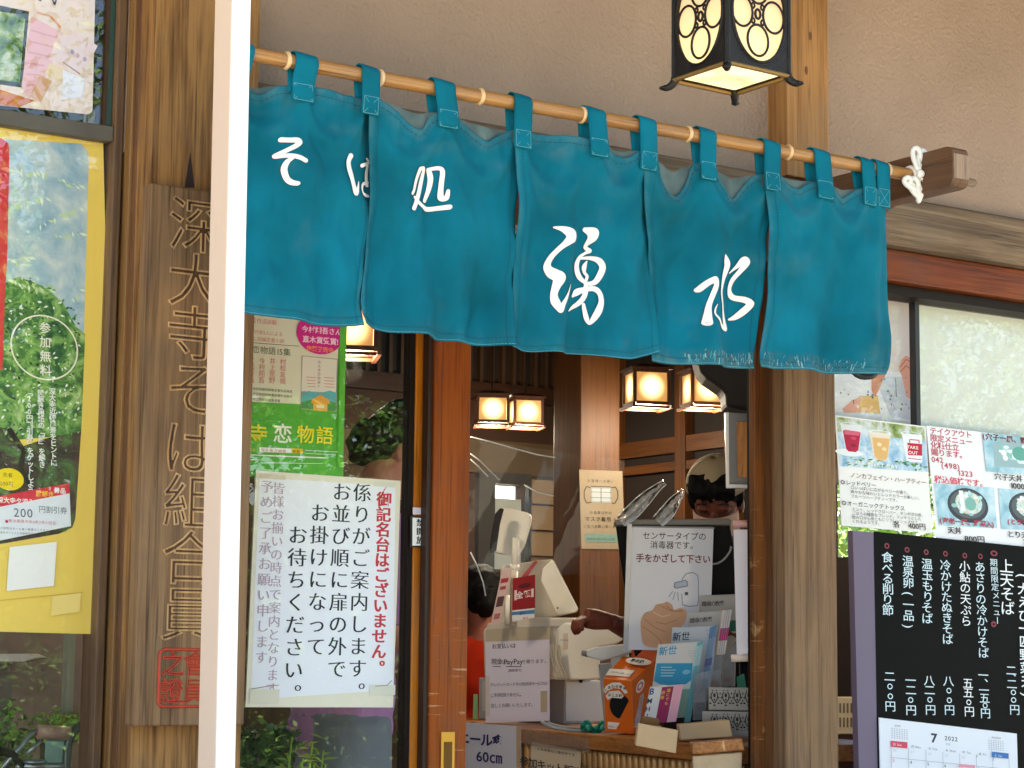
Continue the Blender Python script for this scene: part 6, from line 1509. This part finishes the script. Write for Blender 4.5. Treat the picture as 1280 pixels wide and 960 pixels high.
B_.inputs['Base Color'].default_value = (.2, .16, .1, 1); B_.inputs['Emission Color'].default_value = (1, .80, .42, 1); B_.inputs['Emission Strength'].default_value = .5
tc_ = N_.new('ShaderNodeTexCoord'); nn_ = N_.new('ShaderNodeTexNoise'); nn_.inputs['Scale'].default_value = 14; L_2.new(tc_.outputs['Object'], nn_.inputs['Vector']); mr_ = N_.new('ShaderNodeMapRange'); mr_.inputs[1].default_value = .35; mr_.inputs[2].default_value = .65; mr_.inputs[3].default_value = .17; mr_.inputs[4].default_value = .42; L_2.new(nn_.outputs['Fac'], mr_.inputs[0]); L_2.new(mr_.outputs[0], B_.inputs['Emission Strength'])
mb = MB(); mb.add([p + Vector((0, 0, .002)) for p in C4], [(0, 1, 2, 3)], gp2); mb.build('bottom_pane', lant)
ctr = Nn + (el+er)*SD/2; mb = MB()
def ringz(k, z, sag=0):
    out = []
    for c, c2 in zip(C4, C4[1:]+C4[:1]):
        for t in (0, .25, .5, .75):
            p = c.lerp(c2, t); q = ctr + (p-ctr)*k*(1 - .06*math.sin(math.pi*t)); out.append(Vector((q.x, q.y, zb + z - sag*(math.sin(math.pi*t)))))
    return out
rows = [ringz(.9, HL), ringz(1.55, HL-.012, -.0+.012), ringz(1.56, HL-.004, .012), ringz(1.2, HL+.02, .006), ringz(.6, HL+.055), ringz(.25, HL+.085), ringz(.12, HL+.10)]
rows = [r + [r[0]] for r in rows]; mb.grid(rows, M_IRON); mb.build('roof', lant)
mb = MB(); zc0 = zb+HL+.098
for k in range(40):
    z = zc0 + .012 + k*.021
    if z > 3.1: break
    ax_ = Vector((1, 0, 0)) if k % 2 else Vector((0, 1, 0))
    mb.tube([Vector((ctr.x, ctr.y, z)) + ax_*.007*math.cos(2*math.pi*i/12) + Vector((0, 0, .013*math.sin(2*math.pi*i/12))) for i in range(12)], .0022, M_IRON, n=5, closed=True)
mb.tube([Vector((ctr.x, ctr.y, z-.01)), Vector((ctr.x, ctr.y, 3.159))], .004, M_IRON, n=6)
mb.build('chain', lant, smooth=True)

# ================================================================ people
def fuse(mb, voxel, name, parent, mat, smooth_it=3, disp=None):
    me = bpy.data.meshes.new('tmp'); me.from_pydata(mb.v, [], mb.f); me.update()
    o = bpy.data.objects.new('tmp', me); COL.objects.link(o)
    md = o.modifiers.new('r', 'REMESH'); md.mode = 'VOXEL'; md.voxel_size = voxel
    s_ = o.modifiers.new('s', 'SMOOTH'); s_.iterations = smooth_it; s_.factor = .6
    bpy.context.view_layer.update(); ev = o.evaluated_get(bpy.context.evaluated_depsgraph_get())
    m2 = bpy.data.meshes.new_from_object(ev); o0 = ORG[parent.name]
    for v in m2.vertices:
        p = v.co.copy()
        if disp: p += disp(p)
        v.co = p - o0
    m2.materials.clear(); m2.materials.append(mat); m2.polygons.foreach_set('use_smooth', [True]*len(m2.polygons)); m2.update()
    r = bpy.data.objects.new(name, m2); m2.name = name; COL.objects.link(r); r.parent = parent; ORG[r.name] = o0
    bpy.data.objects.remove(o); bpy.data.meshes.remove(me); return r
def make_person(label, base, face_deg, head_pitch, arms, skinc, shirtc, pantc, hairc, lean=0, sleeve=.6, long_hair=0, cap=None, mask=None, scale=1.0, vox=.0085, crouch=0, apron=None):
    """base: point on the floor; face_deg: heading from +X counter-clockwise"""
    t = thing('person', label, 'person', base); base = Vector(base)
    a = math.radians(face_deg); Fw = Vector((math.cos(a), math.sin(a), 0)); Rt = Vector((Fw.y, -Fw.x, 0))
    hipz = .90
    def W_(p):   # p = (right, forward, up)
        x, y, z = p; z2 = z
        if z > hipz: d = z-hipz; y = y + math.sin(lean)*d; z2 = hipz + d*math.cos(lean)
        return base + (Rt*x + Fw*y + Vector((0, 0, z2 - crouch)))*scale
    nk = (0, .01, 1.44)
    def H_(p):   # head point around the neck pivot, pitched down
        x, y, z = p; y0, z0 = y-nk[1], z-nk[2]
        c, s_ = math.cos(head_pitch), math.sin(head_pitch)
        return W_((x, nk[1] + y0*c + z0*s_, nk[2] - y0*s_ + z0*c))
    Mr = Matrix((( Rt.x, Fw.x, 0), (Rt.y, Fw.y, 0), (0, 0, 1)))
    Mh = Mr @ Matrix.Rotation(-head_pitch - lean, 3, 'X')
    sk = plain(skinc, rough=.55, spec=.4, name='skin', var=.05, vscale=30)
    s = scale
    b = MB()
    def B(p, r, f=W_, M=Mr): b.ball(f(p), Vector(r)*s, sk, 14, 10, M)
    def T(pts, rad, f=W_): b.tube([f(p) for p in pts], [r*s for r in rad], sk, n=10)
    B((0, 0, .93), (.155, .11, .12)); B((0, 0, 1.07), (.13, .095, .14)); B((0, .005, 1.24), (.16, .11, .16)); T([(-.15, 0, 1.36), (.15, 0, 1.36)], [.055, .055])
    T([(0, -.005, 1.34), (0, .01, 1.46)], [.056, .05]); b.tube([W_((0, .0, 1.40)), H_((0, .005, 1.50))], [.052*s, .05*s], sk, n=10)
    B((0, .005, 1.575), (.074, .094, .098), H_, Mh); B((0, .052, 1.505), (.05, .052, .052), H_, Mh); B((0, .098, 1.545), (.011, .014, .02), H_, Mh); B((0, .083, 1.505), (.022, .014, .009), H_, Mh)
    for q in (-1, 1): B((q*.077, -.002, 1.548), (.010, .022, .033), H_, Mh); B((q*.034, .086, 1.575), (.02, .012, .012), H_, Mh)
    for q in (-1, 1):
        T([(q*.085, 0, .88), (q*.09, .015, .50), (q*.09, -.015, .10)], [.088, .058, .04]); B((q*.09, .05, .045), (.042, .12, .042))
    for q, pose in zip((-1, 1), arms):
        el_, wr_, fd, curl = pose; sh = (q*.175, 0, 1.345)
        T([sh, ((sh[0]+el_[0])/2, (sh[1]+el_[1])/2, (sh[2]+el_[2])/2), el_, ((el_[0]+wr_[0])/2, (el_[1]+wr_[1])/2, (el_[2]+wr_[2])/2), wr_], [.052, .044, .038, .034, .026])
        d = Vector(fd).normalized(); w0 = Vector(wr_); side = Vector((0, 0, 1)).cross(d); side = side.normalized() if side.length > .1 else Vector((1, 0, 0)); nrm = d.cross(side)
        if nrm.z > 0: nrm = -nrm
        T([tuple(w0), tuple(w0+d*.05), tuple(w0+d*.085)], [.026, .034, .032])
        for k, (off, ln) in enumerate(((-.030, .062), (-.010, .074), (.010, .070), (.029, .056))):
            p0 = w0 + d*.085 + side*off; a1 = curl*.5; p1 = p0 + (d*math.cos(a1) + nrm*math.sin(a1))*ln*.45; a2 = curl*1.3; p2 = p1 + (d*math.cos(a2) + nrm*math.sin(a2))*ln*.32; a3 = curl*2.1; p3 = p2 + (d*math.cos(a3)+nrm*math.sin(a3))*ln*.26
            T([tuple(p0 - d*.02), tuple(p0), tuple(p1), tuple(p2), tuple(p3)], [.0095, .0095, .009, .0085, .0075])
        th = side*(-q if q else 1)
        p0 = w0 + d*.03 + th*.026; T([tuple(p0), tuple(p0 + d*.028 + th*.022), tuple(p0 + d*.052 + th*.026 + nrm*.012)], [.013, .011, .009])
    body = fuse(b, vox, 'body', t, sk)
    # face features
    for q in (-1, 1):
        e_ = MB(); e_.tube([H_((q*.020, .0965, 1.570)), H_((q*.033, .1005, 1.5665)), H_((q*.046, .094, 1.570))], .0022*s, plain('#1d120d', rough=.6, name='lashes'), n=5); e_.build('eye', t, smooth=True)
        e_ = MB(); e_.tube([H_((q*.018, .098, 1.594)), H_((q*.034, .100, 1.599)), H_((q*.050, .092, 1.593))], .0028*s, plain(hairc, rough=.7), n=5); e_.build('eyebrow', t, smooth=True)
    e_ = MB(); e_.tube([H_((-.02, .0975, 1.507)), H_((0, .1, 1.5055)), H_((.02, .0975, 1.507))], .0032*s, plain('#8c4a42', rough=.5, name='lips'), n=5); e_.build('mouth', t, smooth=True)
    # hair
    h = MB(); hm = plain(hairc, rough=.6, spec=.15, name='hair', bump=1.0, bscale=180)
    h.ball(H_((0, -.012, 1.600)), Vector((.087, .098, .094))*s, hm, 20, 14, Mh); h.ball(H_((0, -.050, 1.565)), Vector((.082, .066, .085))*s, hm, 18, 12, Mh)
    for k in range(9): x = -.06 + k*.015; h.tube([H_((x, .05, 1.675)), H_((x*1.1, .092, 1.645)), H_((x*1.15 + .004*math.sin(k*2), .102, 1.608 - .012*abs(math.sin(k*1.9))))], [.016*s, .012*s, .004*s], hm, n=6)
    for q in (-1, 1): h.tube([H_((q*.074, .03, 1.64)), H_((q*.081, .025, 1.59)), H_((q*.078, .028, 1.545))], [.02*s, .012*s, .004*s], hm, n=6)
    h.tube([H_((0, -.085, 1.56)), H_((0, -.08, 1.50)), H_((0, -.06, 1.465))], [.05*s, .045*s, .02*s], hm, n=10)
    def hd_(p): n1 = noise.noise(p*60)*.004 + noise.noise(p*25)*.005; return Vector((n1, n1*.4, noise.noise(p*40 + Vector((9, 0, 0)))*.006))*s
    fuse(h, .007, 'hair', t, hm, 1, hd_)
    # shirt
    c = MB(); cm = plain(shirtc, rough=.85, spec=.15, name='shirt_cloth', bump=.4, bscale=400, var=.05)
    def CB(p, r): c.ball(W_(p), Vector(r)*s, cm, 16, 12, Mr)
    CB((0, 0, .93), (.178, .132, .14)); CB((0, 0, .84), (.176, .132, .10)); CB((0, 0, 1.06), (.162, .125, .16)); CB((0, .005, 1.24), (.185, .132, .175)); c.tube([W_((-.15, 0, 1.352)), W_((.15, 0, 1.352))], .066*s, cm)
    for q, pose in zip((-1, 1), arms):
        el_ = Vector(pose[0]); sh = Vector((q*.172, 0, 1.34)); c.tube([W_(tuple(sh)), W_(tuple(sh.lerp(el_, .5))), W_(tuple(sh.lerp(el_, sleeve)))], [.072*s, .064*s, .060*s], cm, n=12)
    def sd_(p): return Vector((noise.noise(p*11), noise.noise(p*11 + Vector((5, 5, 5))), 0))*.010*s + Vector((noise.noise(Vector((p.x*26, p.y*26, p.z*7))), 0, 0))*.005*s
    fuse(c, .010, 'shirt', t, cm, 2, sd_)
    if pantc:
        c = MB(); cm = plain(pantc, rough=.85, spec=.15, name='trouser_cloth', bump=.4, bscale=400)
        c.ball(W_((0, 0, .86)), Vector((.17, .125, .12))*s, cm, 16, 12, Mr)
        for q in (-1, 1): c.tube([W_((q*.088, 0, .86)), W_((q*.092, .012, .5)), W_((q*.092, -.012, .09))], [.105*s, .078*s, .066*s], cm, n=12)
        fuse(c, .012, 'trousers', t, cm, 2, sd_)
    if cap:
        k = MB(); km = plain(cap, rough=.8, name='cap_cloth')
        rows = []
        for i in range(9):
            th = math.radians(4 + i*10.5); rows.append([H_((.098*math.sin(th)*math.cos(ph), -.008 + .108*math.sin(th)*math.sin(ph), 1.607 + .105*math.cos(th))) for ph in [2*math.pi*j/24 for j in range(25)]])
        k.grid(rows, km); k.build('cap', t, smooth=True, solid=.003)
    if mask:
        k = MB(); km = plain(mask, rough=.8, name='mask_cloth'); rows = []
        for i in range(9):
            v = i/8; rows.append([H_((.074*math.sin(u), .028 + (.082 + .018*math.sin(v*math.pi))*math.cos(u), 1.553 - .075*v)) for u in [math.radians(-78 + 156*j/16) for j in range(17)]])
        k.grid(rows, km); k.build('face_mask', t, smooth=True, solid=.002)
    if apron:
        k = MB(); km = plain(apron, rough=.85, name='apron_cloth'); rows = []
        for i in range(10):
            z = 1.28 - .075*i; rows.append([W_((.15*math.sin(u), .03 + .142*math.cos(u) + .004*math.sin(u*9), z)) for u in [math.radians(-60 + 120*j/12) for j in range(13)]])
        k.grid(rows, km); k.build('apron', t, smooth=True, solid=.003)
    return t
pA = at(448, 700, .42)
make_person('person in a mauve shirt and grey trousers bowing behind the door glass', (pA.x, .50, .021), -14, math.radians(38),
            [((-.21, .04, 1.09), (-.07, .20, 1.03), (.8, .5, 0), .5), ((.21, .04, 1.09), (.07, .20, 1.01), (-.8, .5, 0), .5)], '#c98a72', '#b884b6', '#7c828a', '#1a1512', lean=math.radians(6), sleeve=1.0)
pC = atd(900, 640, 6.55)
make_person('person in a beige cap and white mask standing behind the sanitiser stand', (pC.x, pC.y, .021), 222, math.radians(30),
            [((-.24, .06, 1.10), (-.10, .26, 1.12), (.5, .8, .1), .8), ((.24, .10, 1.12), (.30, .30, 1.16), (.75, .55, .1), 1.1)], '#6e3828', '#1d1a1c', '#1b1a1d', '#080606', cap='#9a8a70', mask='#c9a592', scale=.975, sleeve=1.0, vox=.0055)
pB = atd(603, 760, 7.7)
make_person('person in a red-orange shirt stooping at the back beside the register', (pB.x, pB.y, .021), 70, math.radians(20),
            [((-.21, .02, 1.06), (-.12, .22, .98), (.2, .9, 0), .8), ((.20, .06, 1.06), (.06, .22, 1.0), (-.5, .6, 0), .8)], '#8a4a38', '#9c2208', '#33302f', '#0b0908', crouch=.30, scale=.98, vox=.011)
b_ = MB(); dark_r = '#7a3a34'

# ================================================================ plants and the garden
def leafmat(name, a, b):
    m = blotch(name, [(.3, a), (.7, b)], scale=5, rough=.5, detail=3); return m
def leaves(mb, n, pick, size, mats, elong=.45, droop=.3, rnd_=None):
    R = rnd_ or random
    for i in range(n):
        c = pick(R); a = R.uniform(0, 6.283); tl = R.uniform(-.9, .9) - droop
        d = Vector((math.cos(a)*math.cos(tl), math.sin(a)*math.cos(tl), math.sin(tl))); s_ = d.cross(Vector((R.uniform(-1, 1), R.uniform(-1, 1), R.uniform(-1, 1)))).normalized()
        L_ = size*R.uniform(.6, 1.4); w = L_*elong
        mb.add([c, c + d*L_*.5 + s_*w*.5, c + d*L_, c + d*L_*.5 - s_*w*.5], [(0, 1, 2, 3)], mats[R.randrange(len(mats))])
LG = [leafmat('leaf_green', '#33561f', '#5c8436'), leafmat('leaf_light', '#5e8c34', '#8fb552'), leafmat('leaf_dark', '#20401c', '#3c602a')]
LY = [leafmat('leaf_yellow', '#8fa63c', '#c2cf62'), leafmat('leaf_lime', '#6f9a34', '#a3c04c')]
bark = wood('tree_bark', '#3c3026', '#6a5846', 'z', rough=.9)
def clump_pick(c, r, k=7, seed=0):
    rr_ = random.Random(seed); cs = []
    for i in range(k):
        v = Vector((rr_.gauss(0, 1), rr_.gauss(0, 1), rr_.gauss(0, 1))).normalized()*rr_.uniform(.3, .85); cs.append((Vector(c) + Vector((v.x*r[0], v.y*r[1], v.z*r[2])), rr_.uniform(.28, .5)))
    def f(R):
        q, s_ = cs[R.randrange(len(cs))]; v = Vector((R.gauss(0, 1), R.gauss(0, 1), R.gauss(0, 1))).normalized()*R.uniform(.5, 1)**.5
        return q + Vector((v.x*r[0]*s_, v.y*r[1]*s_, v.z*r[2]*s_))
    return f
def tree(x, y, h, r, label, seed):
    t = thing('tree', label, 'tree', (x, y, 0), 'trees across the lane facing the shop'); rr_ = random.Random(seed); mb = MB()
    top = Vector((x+rr_.uniform(-.4, .4), y, h*.8)); mb.tube([(x, y, 0), (x+.05, y, h*.3), top], [.16, .12, .04], bark, n=8)
    for i in range(7):
        a = rr_.uniform(0, 6.28); z = h*rr_.uniform(.35, .65); mb.tube([(x+.04, y, z), (x+math.cos(a)*r*.5, y+math.sin(a)*r*.5, z+h*.13), (x+math.cos(a)*r*.8, y+math.sin(a)*r*.8, z+h*.2)], [.06, .035, .012], bark, n=6)
    mb.build('trunk', t, smooth=True); mb = MB(); leaves(mb, 10000, clump_pick((x, y, h*.66), (r, r, h*.34), 26, seed), .10, LG, rnd_=rr_); mb.build('crown', t)
tree(3.4, -9.5, 5.6, 1.7, 'broad green tree across the lane, mirrored in the left window', 1)
tree(7.2, -12.5, 7.2, 2.3, 'tall green tree across the lane, mirrored beyond the first', 2)
tree(12.5, -10.5, 6.4, 2.0, 'green tree across the lane, mirrored in the menu window', 3)
tree(17.5, -13, 7.5, 2.6, 'large far tree across the lane, mirrored at the right edge', 4)
tree(8.4, -10.2, 5.0, 1.9, 'rounded green tree with a low crown across the lane, mirrored in the door glass', 6)
tree(5.4, -11.2, 5.2, 1.8, 'green tree with a low crown across the lane, mirrored beside the yellow poster', 7)
tree(-.8, -12, 6.5, 2.2, 'green tree standing behind the viewer’s left side', 5)
mb = MB(); rr_ = random.Random(8)
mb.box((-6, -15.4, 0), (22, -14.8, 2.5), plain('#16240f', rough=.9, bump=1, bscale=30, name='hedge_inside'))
leaves(mb, 16000, lambda R: Vector((R.uniform(-6, 22), R.uniform(-15.5, -14), R.uniform(.0, 1)**.7*2.9)), .17, LG, rnd_=rr_); tag(mb.build('hedge', origin=(8, -15, 0)), 'long clipped green hedge far across the lane, mirrored low in the glass', 'hedge')
mb = MB(); rr_ = random.Random(18)
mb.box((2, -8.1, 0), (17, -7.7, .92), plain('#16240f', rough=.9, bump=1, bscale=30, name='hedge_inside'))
leaves(mb, 26000, lambda R: Vector((R.uniform(2, 17), R.uniform(-8.2, -7.5), R.uniform(.0, 1)**.7*1.05)), .045, [LG[0], LG[2], LG[1]], rnd_=rr_); tag(mb.build('hedge', origin=(8, -8, 0)), 'low green hedge along the near side of the lane, mirrored in the glass', 'hedge')
def shrub(name, c, r, n, size, mats, label, seed, group=None, elong=.45, stems=5, ground=0.02):
    t = thing(name, label, 'shrub', (c[0], c[1], ground), group); mb = MB(); rr_ = random.Random(seed)
    for i in range(stems):
        a = rr_.uniform(0, 6.28); q = rr_.uniform(.2, .7); mb.tube([(c[0], c[1], ground), (c[0]+math.cos(a)*r[0]*q*.5, c[1]+math.sin(a)*r[1]*q*.5, (ground+c[2])/2), (c[0]+math.cos(a)*r[0]*q, c[1]+math.sin(a)*r[1]*q, c[2])], [.012, .009, .004], bark, n=5)
    mb.build('stem', t); mb = MB(); leaves(mb, n, clump_pick(c, r, 9, seed), size, mats, rnd_=rr_, elong=elong); mb.build('foliage', t)
gx = atx(1055, 720, XW)
for i, (x, y, z, r, lb_) in enumerate(((8.3, 4.7, 1.2, 1.0, 'bright green garden shrub right outside the side opening'), (9.3, 6.2, 1.6, 1.3, 'taller sunlit garden shrub further out beyond the opening'), (8.6, 6.3, .9, 1.0, 'low garden shrub between the two taller ones outside'))):
    shrub('garden_shrub', (x, y, z), (r, r, z*.8), 3800, .085, [LG[1], LG[0], LY[1]], lb_, 20+i, ground=0)
shrub('garden_shrub', (5.7, 6.8, 1.6), (1.2, .8, .9), 2600, .085, [LG[1], LG[0]], 'garden shrub glimpsed through the top of the small far window', 31, ground=0)
# behind the left window: things added to stand in for its reflections
ew = plain('#8a7462', rough=.95, bump=.8, bscale=40, var=.35, vscale=7, name='reflection_tan')
MB().box((XL+.01, 1.5, .021), (2.56, 1.58, 2.5), ew).build('reflection_backdrop', label='mottled brown wall added for the garden mirrored in the left window', cat='wall')
shrub('shrub', tuple(at(72, 912, .75)), (.10, .08, .05), 420, .022, LY + [LG[1]], 'small bright yellow-green shrub standing in for one mirrored in the left window', 41)
shrub('shrub', tuple(at(4, 925, .7)), (.09, .08, .10), 380, .022, [LG[1], LG[0]], 'loose green shrub standing in for one mirrored at the left window edge', 42)
shrub('shrub', tuple(at(325, 945, .33)), (.10, .08, .11), 900, .028, [LG[2], LG[0], LG[2]], 'dark green shrub standing in for one mirrored in the lower door glass', 43)  # added plant in place of a reflection in the glass
# bamboo grass added behind the glass in place of mirrored leaves
bgc = at(385, 945, .22); t = thing('mirrored_grass', 'yellow-green bamboo grass standing in for pointed leaves mirrored in the lower door glass', 'plant', (bgc.x, bgc.y, .021)); rr_ = random.Random(5); mb = MB(); mb2 = MB()
for k in range(9):
    bx, by = bgc.x + rr_.uniform(-.06, .05), bgc.y + rr_.uniform(-.03, .03); top = bgc.z + rr_.uniform(-.05, .05); mb2.tube([(bgc.x + (bx-bgc.x)*.3, bgc.y, .022), (bx, by, top-.1), (bx+.01, by, top)], .0025, LY[1], n=5)
    for j in range(9):
        z = top - .10 + j*.015; a = rr_.uniform(0, 6.28); d = Vector((math.cos(a), math.sin(a)*.6, rr_.uniform(-.2, .5))).normalized(); L_ = rr_.uniform(.035, .065); s_ = d.cross(Vector((0, 0, 1))).normalized()*.0055; c = Vector((bx, by, z))
        mb.add([c, c+d*L_*.4+s_, c+d*L_ - Vector((0, 0, L_*.25)), c+d*L_*.4-s_], [(0, 1, 2, 3)], LY[j % 2])
mb2.build('stem', t, smooth=True); mb.build('foliage', t)
# furniture added behind the left window in place of its reflections
b_ = MB(); slab(b_, [(-30, 818), (34, 817), (46, 822), (30, 827), (-30, 826)], lambda x, y: at(x, y, .9), .12, plain('#c9bfb6', rough=.6, name='pale_top')); q = at(0, 830, .98); b_.box((q.x-.03, .97, .021), (q.x+.03, 1.02, at(0, 827, .98).z-.004), plain('#6f6259', rough=.7, name='table_leg')); b_.build('side_table', label='pale topped side table added for a reflection in the left window', cat='table')
b_ = MB(); q0_, q1_ = at(86, 785, .8), at(95, 785, .8); b_.box((q0_.x, .8, .021), (q1_.x, .83, 2.4), plain('#8d8f78', rough=.6, name='grey_green_post')); b_.build('pole', label='slim grey-green pole added for a reflection in the left window', cat='pole')
fr = thing('push_chair', 'metal framed push chair with a curved handle, added for a reflection in the left window', 'push chair', at(70, 960, .5))
stl = plain('#8d9694', rough=.3, metal=.7, name='steel_tube'); dE = lambda x, y: at(x, y, .45)
b_ = MB(); b_.tube([dE(x, y) for x, y in crom([(82, 1010), (83, 950), (86, 926), (94, 912), (108, 904), (118, 903)], 6)], .010, plain('#3a4442', rough=.35, metal=.4, name='dark_tube'), n=10); b_.build('curved_handle', fr, smooth=True)
b_ = MB(); b_.tube([dE(46, 914), dE(86, 917)], .016, plain('#9c7a68', rough=.6, name='tan_grip'), n=12); b_.build('grip', fr, smooth=True)
b_ = MB(); b_.tube([dE(46, 914), dE(38, 918), dE(24, 936), dE(-4, 968)], .006, stl, n=8); b_.tube([dE(52, 925), dE(33, 943)], .005, stl, n=8); b_.tube([dE(20, 958), dE(88, 958)], .008, stl, n=8); b_.build('frame', fr, smooth=True)
b_ = MB(); slab(b_, [(56, 925), (82, 925), (82, 975), (54, 975)], dE, .02, plain('#6f8f82', rough=.7, name='green_bag')); b_.build('seat_back', fr, bevel=.004)
b_ = MB(); c_ = dE(0, 968); b_.tube([c_ + Vector((.05*math.cos(2*math.pi*i/24), 0, .05*math.sin(2*math.pi*i/24))) for i in range(24)], .010, M_BLACKW, n=8, closed=True); b_.ball(dE(42, 952), (.03, .03, .008), stl, 12, 8); b_.build('wheel', fr, smooth=True)

# beige louvred unit low behind the menu window
lv = thing('vent_unit', 'beige louvred unit standing low between the post and the black board', 'vent', atx(1055, 918, XW-.35))
dL = lambda x, y: atx(x, y, XW-.35); bei = plain('#c9bda4', rough=.6, name='beige_plastic'); b_ = MB(); b_.prism([dL(1036, 871), dL(1080, 871), dL(1080, 918), dL(1036, 918)], (.15, 0, 0), bei); b_.build('case', lv, bevel=.004)
for j in range(2):
    for i in range(7):
        x = 1045+i*4.6; b_ = MB(); b_.prism([dL(x, 879+j*18), dL(x+1.6, 879+j*18), dL(x+1.6, 891+j*18), dL(x, 891+j*18)], (-.002, 0, 0), plain('#6a604c', rough=.7, name='slot')); b_.build('slot', lv)
b_ = MB(); b_.prism([dL(1034, 918.5), dL(1082, 918.5), dL(1082, 1010), dL(1034, 1010)], (.2, 0, 0), M_BROWN); b_.build('stand', lv)
bpy.data.objects.remove(_fo)
